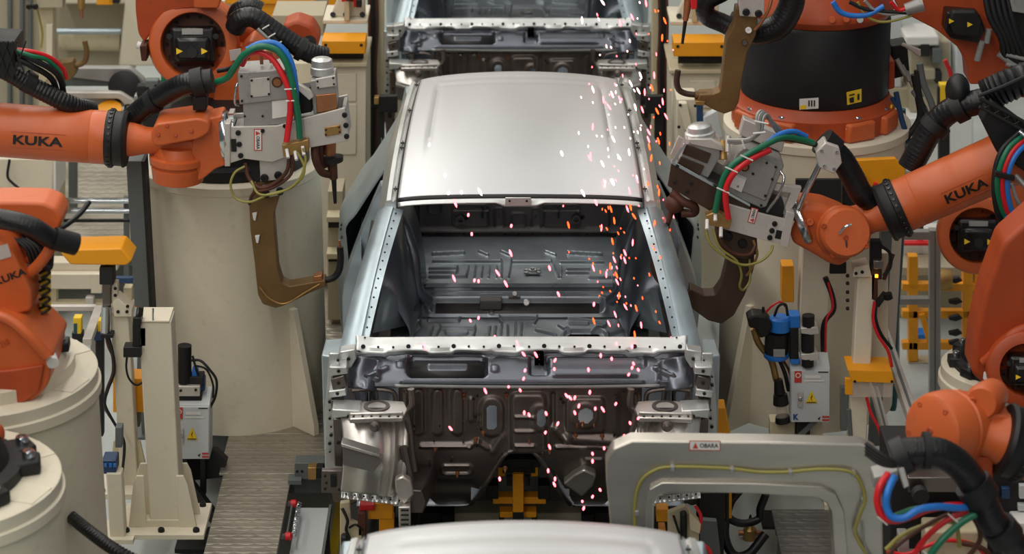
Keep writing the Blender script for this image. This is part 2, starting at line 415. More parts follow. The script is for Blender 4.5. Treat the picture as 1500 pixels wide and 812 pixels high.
m = M().grid(lambda u, v: roofp(u, v), 80, 70); m.build('roof_panel', 'roof_steel', car, solid=.003, label='smooth pale silver roof panel')
# dark seam under the roof's front edge and the white front header
def strip(fa, fb, n=24): return [[fa(i/n), fb(i/n)] for i in range(n+1)]
def rf(t): return roofp(t, 0)
m = M().grid(lambda u, v: rf(u)+V((0, -.012*v, -.016*v)), 30, 1); m.build('roof_seam', 'black', car, solid=.002)
def hdr(u, v):
    p = rf(u); s_ = abs(u-.5)*2
    low = .016+.016*max(0, min(1, (.19-s_)/.06))
    return p+V((0, -.014-.012*v, -.014-low*v))
m = M().grid(hdr, 60, 4); m.build('windshield_header', 'galv_light', car, solid=.003)
c_ = P(759, 295, 9.715); mm = M().box(c_+V((0, -.004, 0)), (.105, .006, .036)); ob = mm.build('header_bracket', 'galv_light', car, bevel=.002)
for dx in (-.035, .035): bolt(ob, c_+V((dx, -.008, .004)), (0, -1, 0), .005, .002, 'black', 'hole')
# ---- roof side rails with ditch clips
def rail(mm, q):
    rings = []
    for i in range(25):
        v = i/24; p = roofp(0, v); o = p-V((.008, 0, .004))
        w_ = .050+.012*math.sin(v*PI)
        rings.append([q(o), q(o+V((-.012, 0, -.012))), q(o+V((-.022, 0, -.004))), q(o+V((-.040, 0, -.008))), q(o+V((-w_, 0, -.040))), q(o+V((-w_-.026, 0, -.10))), q(o+V((-w_-.02, 0, -.14))), q(o+V((0, 0, -.10)))])
    mm.loft(rings, True, True)
both('roof_rail', 'galv_light', rail)
for v in (.05, .30, .335, .62, .93):
    for sgn in (0, 1):
        p = roofp(0, v)-V((.016, 0, .002)); p = mir(p) if sgn else p
        mm = M(); mm.box(p, (.004, .05, .006)); mm.box(p+V((0, .0, 0)), (.016, .006, .006)); mm.build('ditch_clip', 'black', car)
# ---- A pillars: from cowl corner to roof front corner
def apillar(mm, q):
    a0, a1 = P(497, 512, 9.02), roofp(0, 0)+V((-.085, .02, -.06))
    b0, b1 = P(527, 505, 9.00), roofp(0, 0)+V((-.020, -.02, -.03))
    c0, c1 = P(541, 494, 9.03), roofp(0, 0)+V((.022, .0, -.05))
    d0, d1 = c0+V((-.01, .10, -.02)), c1+V((-.02, .08, -.04))
    e0, e1 = a0+V((-.005, .14, -.05)), a1+V((-.005, .09, -.05))
    mid = lambda a, b, t, bulge: a.lerp(b, t)+V((0, -bulge*math.sin(PI*t)*.6, bulge*math.sin(PI*t)))
    rings = []
    for i in range(13):
        t = i/12; A = mid(a0, a1, t, .03); B = mid(b0, b1, t, .03); C = mid(c0, c1, t, .03); D = mid(d0, d1, t, .03); E = mid(e0, e1, t, .03)
        AB = A.lerp(B, .5)+V((0, -.010, .012))
        rings.append([q(x) for x in (A, AB, B, B+V((.004, .006, -.008)), C, D, E)])
    mm.loft(rings, True, True)
both('a_pillar', 'galv', apillar)
def pflange(mm, q):
    for i in range(24): pass
for sgn in (0, 1):
    for i in range(15):
        t = (i+.5)/15; p = P(533, 503, 9.0).lerp(roofp(0, 0)+V((-.004, -.02, -.045)), t)+V((0, -.024*math.sin(PI*t)-.004, .03*math.sin(PI*t)+.003))
        bolt(car, mir(p) if sgn else p, (0, -1, .45), .0042, .003, 'black', 'flange_hole', 8)
# ---- cowl top: pale flange across the windscreen base
def cowl(u, v):
    x = 521+(1007-521)*u; s_ = abs(u-.5)*2
    y = 497+17*v+ (1-s_**2)*(-1.5) + 5*max(0, s_-.9)*10*(1-v)*-.8
    p = P(x, y, 9.03-.05*v)
    wob = .004*math.sin(u*46)*(v > .6)
    return p+V((0, wob, (0.006 if v < .35 else 0)-.010*(v > .8)*(math.sin(u*31) > .3)))
m = M().grid(cowl, 110, 10); m.build('cowl_flange', 'galv_light', car, solid=.003)
for i in range(22):
    p = cowl((i+.5)/22, .75)+V((0, -.004, .004)); bolt(car, p, (0, -1, .3), .005 if i % 3 else .009, .003, 'black', 'flange_hole', 8)
# lower lip of cowl
m = M().grid(lambda u, v: cowl(u, 1)+V((0, .012*v-.004*math.sin(u*70)*v, -.016*v-.008*v*(math.sin(u*17) > .2))), 90, 3); m.build('cowl_lip', 'galv_light', car, solid=.003)
# ---- plenum channel with recesses (px y 517..566)
def plen(x, y, h):
    t = (y-515)/51
    p = P(x, y, 9.03-.14*t-.03*math.sin(t*PI)); return p+V((0, -h*.55, h*.8))
fe = [('R', 655, 537, 58, 15, 8, -.030, 5), ('R', 655, 533, 30, 6, 3, .006, 3), ('R', 872, 529, 74, 9, 5, -.022, 5), ('L', 812, 551, 930, 551, 2, .010, 4), ('L', 590, 561, 940, 561, 2.5, .012, 4),
      ('R', 586, 535, 5, 5, 2, .010, 3), ('R', 725, 541, 5, 5, 2, .010, 3), ('O', 545, 543, 10, 14, 4, .010, 3, 1.5), ('O', 976, 545, 11, 16, 4, .010, 3, 1.5),
      ('L', 528, 557, 566, 540, 3, .012, 4), ('L', 996, 557, 960, 540, 3, .012, 4), ('R', 790, 535, 14, 14, 4, -.02, 5), ('L', 600, 519, 930, 519, 2, -.012, 4)]
stamp('plenum_panel', 'steel_plenum', car, 520, 1008, 515, 566, 200, 44, plen, fe,
      holes=[('R', 586, 535, 2, 2, 1), ('R', 725, 541, 2, 2, 1), ('R', 545, 541, 3, 3, 3), ('R', 976, 543, 3, 3, 3)],
      keep=lambda x, y: abs(x-763) < 250-(max(0, abs(y-542)-6)*1.5)*(y > 542)*.7)
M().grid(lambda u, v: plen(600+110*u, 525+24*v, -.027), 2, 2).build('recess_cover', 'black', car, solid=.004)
# centre tab
mm = M(); mm.span(P(783, 514, 8.97), P(797, 541, 8.96)+V((0, .01, 0))); ob = mm.build('centre_tab', 'galv_light', car, bevel=.002)
for yy in (520, 527, 534): bolt(ob, P(790, yy, 8.955), (0, -1, 0), .003, .002, 'black', 'hole', 8)
mm = M(); mm.span(P(784, 542, 8.955), P(796, 552, 8.97)); mm.build('tab_foot', 'black', car)
# ledge line between plenum and dash
m = M().grid(lambda u, v: P(578+388*u, 563+5*v+2*math.sin(u*PI), 8.885-.012*math.sin(v*PI)), 40, 3); m.build('dash_ledge', 'galv_light', car, solid=.002)
# ---- dash panel (firewall), stamped
def dash(x, y, h):
    t = max(0, (y-660)/60)
    return P(x, y, 8.935+.10*t*t)+V((0, -h, 0))
fe = [('R', x, 603, 8, 34, 8, .012, 5) for x in (613, 641, 670)]
fe += [('R', 720.5, 610, 17, 29, 16, .012, 5), ('R', 774, 620, 25, 44, 9, .014, 6), ('R', 792, 610, 14, 20, 12, .006, 5), ('R', 857, 608, 28, 26, 7, .012, 4), ('R', 857, 607, 19, 19, 18, .006, 4)]
fe += [('L', 755, y_, 782, y_, 2.0, .008, 3) for y_ in (609, 630, 651)]
fe += [('L', 616, 653, 688, 653, 3.0, .014, 5), ('L', 688, 653, 700, 646, 3, .010, 5), ('L', 700, 648, 714, 656, 3, .012, 5), ('O', 669, 688, 22, 6, 5, .012, 3, 1.5), ('L', 735, 640, 722, 660, 5, .010, 6),
       ('L', 815, 628, 830, 642, 6, .016, 8), ('L', 830, 642, 908, 647, 6, .016, 8), ('L', 815, 655, 910, 655, 2, .012, 4), ('L', 858, 673, 882, 673, 1.5, .01, 3), ('R', 690, 600, 4, 18, 4, .008, 4),
       ('R', 920, 615, 14, 40, 8, -.012, 5), ('L', 640, 712, 690, 712, 6, -.02, 8), ('L', 595, 575, 595, 690, 3, .014, 5), ('R', 810, 600, 3, 24, 3, -.01, 4)]
random.seed(3)
hl = [('R', 720.5, 610, 8.5, 19, 8), ('R', 793, 610, 7, 13, 6), ('R', 857.5, 607, 12, 12, 12)]
def dkeep(x, y):
    if abs(x-762) > 178: return False
    if y > 664 and 735-(y-664)*.62 < x < 795+(y-664)*.62 : return False
    if y > 716: return abs(x-762) > 72 and abs(x-762) < 150-(y-716)*1.2
    return True
stamp('dash_panel', 'steel_dark', car, 582, 942, 567, 742, 220, 110, dash, fe, holes=hl, keep=dkeep, label='dark brown stamped firewall with holes')
for i in range(46):
    x = random.uniform(600, 930); y = random.uniform(575, 705)
    if not dkeep(x, y): continue
    bolt(car, dash(x, y, .009), (0, -1, 0), random.choice((.0035, .0045, .006)), .006, random.choice(('black', 'black', 'steel_dark')), 'stud', 8)
for (x, y) in ((638, 655), (697, 642), (680, 578), (742, 578), (670, 692), (775, 643), (805, 658), (740, 685), (708, 632), (843, 637), (853, 619), (870, 619), (845, 619), (882, 637)):
    a = dash(x, y, .006); M().lathe(a, (0, -1, -.1), [(0, .009), (.006, .009), (.006, .004), (.03, .004)], 10).build('weld_stud', 'copper', car)
# tunnel lip and bracket box
def lip(mm, q):
    pts = [(744, 662), (734, 672), (716, 702), (700, 726), (690, 738)]
    mm.tube([q(dash(x, y, .004)) for x, y in pts], .010, 8, 4)
both('tunnel_lip', 'steel_dark', lip)
mm = M().tube([dash(x, y, .003) for x, y in ((744, 662), (770, 655), (795, 663))], .008, 8, 4); mm.build('tunnel_arch', 'steel_dark', car)
mm = M(); q0 = [dash(x, y, .0) for x, y in ((838, 690), (855, 680), (874, 688), (868, 706), (852, 722), (836, 710), (824, 702))]
mm.prism([p+V((0, -.05, .0)) for p in q0], (0, .07, 0)); mm.build('stamped_box', 'steel_bright', car, bevel=.012, seg=3)
# ---- lower cross member under the dash
def rl(mm, q):
    ring = []
    for i in range(9):
        t = i/8; c = P(604+20*t, 735-40*t, 8.62+.35*t)
        ring.append([q(c+V((dx, 0, dz))) for dx, dz in ((-.035, -.05), (.04, -.05), (.05, .0), (.035, .045), (-.03, .05))])
    mm.loft(ring)
both('front_rail', 'steel_dark', rl, bevel=.004)
# ---- strut towers / inner wheel houses
def tower(mm, q):
    # barrel pressed shell: profile points (x px, y px, Y) left column, swept
    def s(u, v):
        # u across from outer (x 500) to inner (x 603), v down from y 612 to 728
        x = 499+ (98-8*v)*u + 4*math.sin(v*PI); y = 612+ (108+10*u)*v
        Y = 8.765-.115*math.sin(PI/2*min(1, v*1.3))-.03*math.sin(min(1, u*1.1)*PI)+.05*u*u
        Y += .018*math.exp(-((u-.70)/.05)**2)-.018*math.exp(-((u-.80)/.05)**2)+.012*math.exp(-((u-.90)/.03)**2)
        return q(P(x, y, Y))
    mm.grid(s, 44, 44)
both('wheel_house', 'steel_bright', tower, solid=.003)
def ttop(mm, q):
    a = [(513, 596), (530, 588), (560, 586), (592, 588), (597, 600), (590, 612), (548, 612), (512, 614)]
    pts = [P(x, y, 8.84-(y-586)*.0058) for x, y in a]
    mm.prism([q(p) for p in pts], V((0, 0, -.02)))
    mm.prism([q(P(x, y, 8.70)) for x, y in ((512, 606), (590, 604), (592, 616), (510, 618))], V((0, .012, 0)))
both('strut_tower_top', 'steel_bright', ttop, bevel=.004)
for sgn in (0, 1):
    p = P(552, 597, 8.785); p = mir(p) if sgn else p; p.z += .002
    M().lathe(p, (0, 0, 1), [(0, .052), (.006, .050), (.006, .036), (-.004, .034)], 24).build('strut_ring', 'steel_dark', car)
    M().lathe(p-V((0, 0, .004)), (0, 0, 1), [(0, .035), (.006, .035)], 20).build('strut_hole', 'black', car)
    for i in range(6):
        b_ = P(518+13*i, 611, 8.695); b_ = mir(b_) if sgn else b_; bolt(car, b_, (0, -1, .1), .005, .003, 'black', 'flange_hole', 8)
    # dark slot band across wheel house + bolt plate
    q = (lambda p: mir(p)) if sgn else (lambda p: p)
    mm = M(); mm.prism([q(P(x, y, 8.605)) for x, y in ((501, 652), (552, 668), (560, 676), (547, 692), (503, 682))], (0, .05, 0)); mm.build('wheel_house_slot', 'steel_back', car, bevel=.002)
    mm = M(); mm.prism([q(P(x, y, 8.595)) for x, y in ((500, 650), (556, 667), (556, 671), (500, 655))], (0, .06, 0)); mm.build('wheel_house_bead', 'steel_bright', car, bevel=.002)
    mm = M().grid(lambda u, v: q(P(500+100*u, 716+14*v+12*u-10*max(0, u-.8)*5*.5, 8.69-.05*v+.005*math.sin(u*45))), 50, 3); mm.build('lower_flange', 'galv_light', car, solid=.004)
    for i in range(7):
        b_ = q(P(507+13*i, 724+1.6*i, 8.655)); bolt(car, b_, (0, -1, .1), .004, .004, 'black', 'flange_hole', 8)
    mm = M(); mm.tube([q(P(x, y, 8.78)) for x, y in ((602, 570), (604, 592), (596, 606), (600, 630), (603, 660), (607, 690))], .014, 8, 4); mm.build('seam_flange', 'steel_dark', car)
    mm = M(); mm.tube([q(P(x, y, 8.72)) for x, y in ((591, 655), (598, 690), (604, 720), (606, 745))], .018, 8, 4); mm.build('apron_stiffener', 'steel_dark', car)
    mm = M(); mm.box(q(P(593, 758, 8.60)), (.045, .05, .11)); ob = mm.build('tow_bracket', 'steel_bright', car, bevel=.004)
    for i in range(4): M().box(q(P(593, 748+7*i, 8.57)), (.03, .004, .006)).build('slot', 'black', ob)
    mm = M(); mm.prism([q(P(x, y, 8.60)) for x, y in ((578, 704), (590, 698), (602, 706), (606, 726), (592, 740), (580, 722))], (0, .04, 0)); mm.build('rail_bracket', 'steel_bright', car, bevel=.006)
    # strut nut boss
    p = q(P(549, 625, 8.68)); M().lathe(p, (0, -1, .15), [(0, .022), (.01, .020), (.012, .012), (.03, .010)], 14).build('boss', 'steel_dark', car)
    # ---- hinge pillar / apron flange plates
    mm = M(); mm.prism([q(P(x, y, 8.86)) for x, y in rpoly([(482, 518), (497, 518), (499, 560), (503, 600), (502, 688), (476, 690), (476, 600), (479, 560)], 2)], (0, .014, 0)); ap = mm.build('apron_flange', 'galv_light', car, bevel=.003)
    random.seed(5+sgn)
    for i in range(13):
        bolt(ap, q(P(random.choice((483, 485, 495)), 528+12.2*i, 8.855)), (0, -1, 0), random.choice((.004, .0055, .007)), .003, 'black', 'hole', 8)
    # stepped brackets on the apron
    for (pts, Y, th, mt) in (([(497, 516), (520, 512), (522, 526), (514, 540), (499, 536)], 8.90, .06, 'galv_light'), ([(482, 538), (508, 538), (510, 548), (484, 552)], 8.83, .07, 'galv_light'),
                             ([(484, 556), (504, 550), (508, 566), (488, 574)], 8.83, .05, 'steel_dark'), ([(481, 574), (506, 570), (508, 580), (482, 584)], 8.82, .07, 'galv_light'),
                             ([(484, 586), (504, 586), (502, 600), (486, 606)], 8.83, .05, 'steel_dark'), ([(486, 600), (528, 602), (530, 617), (517, 618), (514, 610), (488, 614)], 8.74, .10, 'galv_light'),
                             ([(488, 614), (502, 614), (502, 684), (490, 684)], 8.80, .05, 'steel_dark')):
        mm = M(); mm.prism([q(P(x, y, Y)) for x, y in pts], (0, th, 0)); ob = mm.build('apron_bracket', mt, car, bevel=.004)
        x_, y_ = sum(p[0] for p in pts)/len(pts), sum(p[1] for p in pts)/len(pts)
        bolt(ob, q(P(x_, y_, Y-.002)), (0, -1, 0), .007, .003, 'black', 'hole', 10)
    # cowl side corner pressing (dark) between plenum and hinge pillar
    mm = M().grid(lambda u, v: q(P(510+(44)*u, 520+48*v+6*u, 8.97-.08*v-.03*math.sin(u*PI)+.004*math.sin(u*9+v*5))), 16, 16); mm.build('cowl_side', 'steel_plenum', car, solid=.003)
    M().tube([q(P(x, y, 8.90)) for x, y in ((516, 572), (545, 570), (575, 574), (580, 590))], .010, 8, 4).build('apron_edge', 'steel_dark', car)
    # radiator bracket at the tip
    mm = M(); mm.prism([q(P(x, y, 8.70)) for x, y in ((471, 690), (502, 690), (500, 724), (471, 722))], (0, .03, 0)); ob = mm.build('tip_bracket', 'steel_dark', car, bevel=.003)
    M().span(q(P(484, 696, 8.695)), q(P(493, 714, 8.69))).build('slot', 'black', ob)
    for (x_, y_) in ((476, 698), (478, 708), (476, 717), (497, 718)): bolt(ob, q(P(x_, y_, 8.697)), (0, -1, 0), .005, .003, 'black', 'hole', 8)
# ---- body sides: quarter panel, B pillar, rocker, door opening edge
for sgn in (0, 1):
    q = (lambda p: mir(V(p))) if sgn else (lambda p: V(p))
    def quarter(u, v):
        # u: 0 front (Y 10.45) .. 1 rear (Y 11.9); v: 0 roof rail .. 1 sill
        Y = 10.35+1.25*u
        ins = roofp(0, min(1, max(0, (Y-YF)/(YR-YF))))
        top = V((ins.x-.06-.25*max(0, Y-11.32), Y, ins.z-.09-2.2*max(0, Y-11.32)))
        zz = top.z+(.35-top.z)*v
        belt = .34                                    # v at the belt line
        out = -.81+.15*u**1.8+CX
        if v < belt: x = top.x+(out-top.x)*(v/belt)**.95
        else: x = out-.02*math.sin((v-belt)/(1-belt)*PI)
        # crease where the shoulder starts and front taper into the door opening
        x -= .012*math.exp(-((v-.31)/.03)**2)
        x += .07*max(0, 1-u*5)*min(1, v*2)
        return q((x, Y, zz))
    M().grid(quarter, 40, 40).build('quarter_panel', 'galv', car, solid=.004)
    for (u, v) in ((.10, .36), (.10, .42), (.12, .39)): bolt(car, quarter(u, v)+q((0, 0, 0))*0+V((-.004 if not sgn else .004, 0, 0)), (-1 if not sgn else 1, -.2, .3), .008, .004, 'black', 'panel_hole', 10)
    mm = M()
    rings = []
    for i in range(15):
        Y = 9.24+1.31*i/14; rings.append([q((x+CX, Y, z)) for x, z in ((-.70, .20), (-.765, .22), (-.775, .36), (-.74, .40), (-.66, .38), (-.66, .22))])
    mm.loft(rings); mm.build('rocker', 'steel_dark', car, bevel=.006)
    mm = M(); rings = []
    for i in range(13):
        t = i/12; z = .38+(1.24-.38)*t; x = CX-(.76-.36*max(0, t-.45)**1.2); Y = 10.22+.06*t; w_ = .11*(1-.45*t)
        rings.append([q((x-.015, Y-w_*.6, z)), q((x-.02, Y+w_*.6, z)), q((x+.05, Y+w_, z)), q((x+.05, Y-w_, z))])
    mm.loft(rings); mm.build('b_pillar', 'galv', car, bevel=.004)
    mm = M(); rings = []
    for i in range(9):
        t = i/8; z = .56+(.97-.56)*t; rings.append([q((CX-.70, 8.98, z)), q((CX-.775, 9.0, z)), q((CX-.77, 9.16, z)), q((CX-.68, 9.18, z))])
    mm.loft(rings); mm.build('hinge_pillar', 'galv', car, bevel=.006)
    # door opening weld flange (dark strip inside) running along the pillar and roof
    # ---- inner side: trim panel and wheel house
    def inner(u, v):
        Y = 9.15+2.45*u; zz = .30+.72*v
        x = -.655+.02*math.sin(u*9)-.02*v + .025*math.exp(-((v-.5)/.1)**2)
        return q((x+CX, Y, zz))
    M().grid(inner, 30, 12, mask=lambda u, v: not (.06 < u < .40 and v > .18) and not (.52 < u < .80 and v > .85)).build('inner_side', 'steel_blue', car, solid=.003)
    def wh(u, v):
        Y = 10.42+1.15*u; a = v*PI*.5; hgt = .20+.36*math.sin(min(1, max(0, u*1.05))*PI)**.55
        x = -.44-.05*(1-math.sin(u*PI))-.18*(1-math.cos(a)); z = .44+hgt*math.sin(a)
        x += .012*math.sin(u*16)*math.sin(v*PI); z += .006*math.sin(v*14)
        return q((x+CX, Y, z))
    M().grid(wh, 36, 24).build('rear_wheel_house', 'steel_blue', car, solid=.003)
    pts = [q((CX+x, Y, z)) for x, Y, z in ((-.60, 10.9, 1.02), (-.575, 10.88, .92), (-.52, 10.80, .84), (-.48, 10.74, .72), (-.47, 10.72, .58), (-.42, 10.76, .50))]
    M().tube(pts, .028, 10, 5).build('wheel_house_brace', 'steel_blue', car)
    def iq(x, y, h):
        u, v = x/100, y/100
        px_ = (546+22*v)*(1-u)+(602-4*v)*u+4*math.sin(v*PI); py_ = (488-150*v)*(1-u)+(476-140*v)*u
        Y = (10.2+.55*v)*(1-u)+(10.55+.62*v)*u-.10*math.sin(u*PI)*math.sin(min(1, v*1.3)*PI)
        return q(P(px_, py_, Y)+V((h, -h*.6, h*.3)))
    stamp('inner_quarter', 'galv', car, 0, 100, 0, 100, 44, 70, iq, [('R', 50, 22, 30, 14, 5, .012, 8), ('R', 55, 62, 26, 18, 8, -.012, 9), ('L', 20, 84, 85, 84, 3, .012, 6), ('L', 15, 44, 88, 44, 3, .010, 6), ('R', 70, 46, 12, 9, 9, .02, 8), ('L', 88, 10, 90, 92, 4, .014, 8)], holes=[('R', 62, 93, 4, 2, 2), ('R', 30, 50, 3, 2, 2)])
    pts = [q((CX+x, Y, z)) for x, Y, z in ((-.62, 9.95, .34), (-.64, 9.95, .6), (-.66, 10.0, .9), (-.62, 10.05, 1.15))]
    M().tube(pts, .012, 8, 4).build('door_seal_flange', 'steel_dark', car)
    # rear corner pillar
    mm = M(); rings = []
    for i in range(9):
        t = i/8; rings.append([q((CX-.40-.20*t-a, 11.34+.24*t+b, 1.33-.9*t)) for a, b in ((0, 0), (.13, -.03), (.14, .10), (.01, .12))])
    mm.loft(rings); mm.build('d_pillar', 'galv', car, bevel=.006)
# ---- floor pressings
def flr(z0): return lambda x, y, h: G(x, y, z0)+V((0, 0, h))
L_ = lambda x0, y0, x1, y1, w_=1.6, h=.012: ('L', 520+x0/2.885, 270+y0/2.885, 520+x1/2.885, 270+y1/2.885, w_*.62, h*1.1, 1.3)
fe = [L_(330, 330, 620, 330), L_(620, 330, 620, 395), L_(660, 332, 830, 332), L_(660, 332, 650, 395), L_(832, 332, 860, 395), L_(868, 333, 1050, 333), L_(315, 360, 435, 360), L_(315, 375, 430, 375), L_(435, 360, 430, 378), L_(315, 395, 470, 395),
      L_(480, 350, 472, 395), L_(510, 350, 505, 395), L_(540, 350, 535, 395), L_(570, 350, 565, 395), L_(600, 350, 600, 395), L_(895, 362, 990, 362), L_(895, 378, 985, 378), L_(990, 398, 1080, 398), L_(870, 350, 870, 395),
      L_(330, 298, 460, 292, 3, .016), L_(525, 285, 560, 300, 3, .012), L_(620, 285, 655, 300, 3, .012), L_(805, 285, 845, 300, 3, .012), L_(900, 292, 1040, 300, 3, .016), L_(300, 430, 1090, 430, 2, .014)]
stamp('trunk_floor', 'steel_floor', car, 585, 940, 344, 421, 430, 140, flr(.52), fe)
o_ = G(780, 398, .53); mm = M(); mm.box(o_, (.05, .05, .012)); mm.box(o_, (.085, .02, .012), Matrix.Rotation(.6, 3, 'Z')); mm.box(o_, (.085, .02, .012), Matrix.Rotation(-.6, 3, 'Z')); mm.lathe(o_, (0, 0, 1), [(0, .022), (.012, .022), (.012, .010), (.02, .010)], 12); mm.build('spare_wheel_bracket', 'galv_light', car, bevel=.002)
# rear cross member with slot, sloping face
def xm(x, y, h): t = (y-419)/46.; return P(x, y, G(763, 419, .52).y-.17*t)+V((0, -h*.4, h*.9))
fe = [('R', 757, 449, 126, 10, 7, -.030, 5), ('L', 636, 430, 900, 430, 2, .010, 4), ('R', 757, 449, 133, 14, 9, .010, 4), ('L', 636, 424, 690, 424, 1.5, .01, 3), ('L', 720, 447, 720, 459, 3, .02, 4), ('O', 606, 444, 5, 10, 3, .01, 3, 1)]
stamp('rear_cross_member', 'steel_floor', car, 585, 942, 419, 465, 180, 40, xm, fe)
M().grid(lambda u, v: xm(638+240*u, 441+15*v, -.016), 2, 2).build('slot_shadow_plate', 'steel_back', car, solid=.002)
mm = M(); mm.span(xm(703, 436, .01), xm(735, 459, .01)+V((0, .02, .0))); mm.build('saddle_bracket', 'steel_back', car, bevel=.004)
mm = M(); mm.span(xm(702, 434, .012), xm(736, 438, .012)+V((0, .02, .01))); mm.build('saddle_cap', 'galv_light', car, bevel=.002)
mm = M(); mm.span(xm(745, 434, .012), xm(762, 443, .02)); mm.build('catch_plate', 'steel_back', car, bevel=.002)
bolt(car, xm(754, 437, .03), (0, -1, .5), .012, .008, 'galv_light', 'striker', 14); bolt(car, xm(771, 450, .03), (0, -1, .5), .016, .008, 'galv_light', 'striker', 14)
fe = [L_(310, 580, 440, 580, 2), L_(445, 565, 440, 582, 2), L_(610, 570, 770, 570, 2), L_(610, 570, 620, 590, 2), L_(770, 572, 760, 590, 2), L_(680, 590, 676, 660, 2), L_(705, 590, 700, 660, 2), L_(360, 612, 510, 612, 2), L_(360, 612, 340, 650, 2), L_(510, 612, 500, 648, 2),
      L_(390, 630, 470, 630, 5, .01), L_(570, 605, 565, 655, 2), L_(595, 605, 590, 655, 2), L_(620, 600, 615, 655, 2), L_(645, 600, 645, 655, 2), L_(765, 620, 850, 640, 2), L_(860, 600, 910, 630, 2), L_(900, 570, 1060, 590, 2), L_(905, 590, 985, 592, 2), L_(1000, 630, 1060, 600, 2), L_(1070, 640, 1130, 620, 2), L_(240, 630, 270, 605, 2), L_(320, 640, 330, 610, 2), L_(330, 560, 1080, 556, 2.5, .010)]
fe += [('O', 857, 497, 33, 12, 11, .014, 3, 2)]
stamp('seat_pan', 'steel_floor', car, 572, 950, 463, 512, 430, 110, lambda x, y, h: G(x, y, .425)+V((0, 0, h)), fe, holes=[('R', 855, 498, 26, 8, 7)])
M().box(G(855, 500, .40), (.3, .3, .01)).build('tank_lid', 'dark', car)
# front floor, mostly hidden
M().grid(lambda u, v: V((CX-.66+1.32*u, 9.10+1.35*v, .27+(.10+.26*max(0, 1-v*2.2)**1.2)*math.exp(-((u-.5)/.11)**4))), 60, 20).build('front_floor', 'steel_floor', car, solid=.003)
M().grid(lambda u, v: V((CX-.66+1.32*u, 10.40+.06*v, .27+.16*v)), 8, 2).build('heel_board', 'steel_floor', car, solid=.003)
# ---- rear panel: dark upper seat-back / tail panel seen under the roof
YB = 11.60
def bk(x, y, h): return P(x, y, YB)+V((0, -h, 0))
B = lambda x, y: (520+x/2.885, 270+y/2.885)
fe = []
for (x, y, hx, hy) in ((490, 130, 75, 45), (870, 130, 75, 45), (610, 140, 20, 40), (765, 140, 20, 40), (235, 140, 40, 55), (1110, 140, 40, 55), (690, 150, 30, 28), (340, 100, 28, 20)):
    cx_, cy_ = B(x, y); fe.append(('O', cx_, cy_, hx/2.885, hy/2.885, 4, .010, 2.5, 1.2))
fe += [L_(540, 90, 540, 140, 1.5), L_(860, 90, 860, 140, 1.5), L_(420, 110, 560, 110, 1.5), L_(800, 110, 950, 110, 1.5), ('L', 570, 337, 955, 337, 3, .03, 4), ('L', 570, 345, 955, 345, 2, .02, 4), L_(440, 140, 470, 140, 4, -.02), L_(930, 140, 960, 140, 4, -.02)]
cx_, cy_ = B(610, 137); cx2, cy2 = B(765, 137)
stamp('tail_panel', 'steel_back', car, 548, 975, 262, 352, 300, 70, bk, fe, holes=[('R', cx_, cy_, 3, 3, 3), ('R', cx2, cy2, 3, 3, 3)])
for x, y in ((445, 145), (935, 145)):
    M().lathe(bk(520+x/2.885, 270+y/2.885, .0), (0, -1, 0), [(0, .022), (.02, .020), (.02, .014), (.004, .012)], 16).build('bracket_socket', 'steel_back', car)
for i in range(16): bolt(car, bk(600+20*i, 340, .03), (0, -1, 0), .005, .003, 'dark', 'hole', 8)
# ---- lay out the line: car behind and car in front
car2 = copy_tree(car); car2.location.y += 4.73; car2['label'] = 'bare steel car body behind, only its front half shows at the top'
car0 = copy_tree(car); car0.location.y -= 4.73; car0['label'] = 'nearest car body, only the rear edge of its pale roof shows at the bottom'
# ================================================================== ROBOT HELPERS
def hitcyl(x, y, a, b, r):
    d = ray(x, y).normalized(); ax = (b-a).normalized(); o = C0-a
    dp = d-ax*d.dot(ax); op = o-ax*o.dot(ax)
    A = dp.dot(dp); B_ = 2*dp.dot(op); C = op.dot(op)-r*r; D = max(0, B_*B_-4*A*C)
    return C0+d*((-B_-math.sqrt(D))/(2*A))
def pxtext(body, name, m, parent, x0, y0, x1, y1, hpx, surf, bold=.02, lift=.0015):
    """lettering whose baseline middle line runs from (x0,y0) to (x1,y1) on a given surface"""
    cu = bpy.data.curves.new(name, 'FONT'); cu.body = body; cu.size = 1; cu.align_x = 'CENTER'; cu.align_y = 'CENTER'; cu.offset = bold; cu.resolution_u = 3
    t = bpy.data.objects.new(name, cu); COL.objects.link(t); bpy.context.view_layer.update()
    dg = bpy.context.evaluated_depsgraph_get(); me = bpy.data.meshes.new_from_object(t.evaluated_get(dg)); bpy.data.objects.remove(t)
    xs = [v.co.x for v in me.vertices]; ys = [v.co.y for v in me.vertices]; lo, hi, yl_, yh = min(xs), max(xs), min(ys), max(ys)
    dx, dy = x1-x0, y1-y0; n = math.hypot(dx, dy); org = root_origin(parent)
    for v in me.vertices:
        s_ = (v.co.x-lo)/(hi-lo); q = ((v.co.y-yl_)/(yh-yl_)-.5)*hpx
        p = surf(x0+dx*s_+dy/n*q, y0+dy*s_-dx/n*q); v.co = p+(C0-p).normalized()*lift-org
    me.materials.clear(); me.materials.append(MATS[m]); o = bpy.data.objects.new(name, me); COL.objects.link(o); o.parent = parent; return o
def patch(name, m, parent, pts, surf, lift=.0008, th=.0006):
    """a thin label stuck on a surface, pts in pixels"""
    vs = []
    for x, y in pts: p = surf(x, y); vs.append(p+(C0-p).normalized()*lift)
    c = sum(vs, V((0, 0, 0)))/len(vs); d = (C0-c).normalized()*th
    return M().prism(vs, d).build(name, m, parent)
def plane_y(Y): return lambda x, y: P(x, y, Y)
def tri(parent, x, y, s, surf, left=False):
    return patch('arrow_mark', 'sign_yellow', parent, [(x-s, y-s), (x+s, y), (x-s, y+s)], surf, .002)
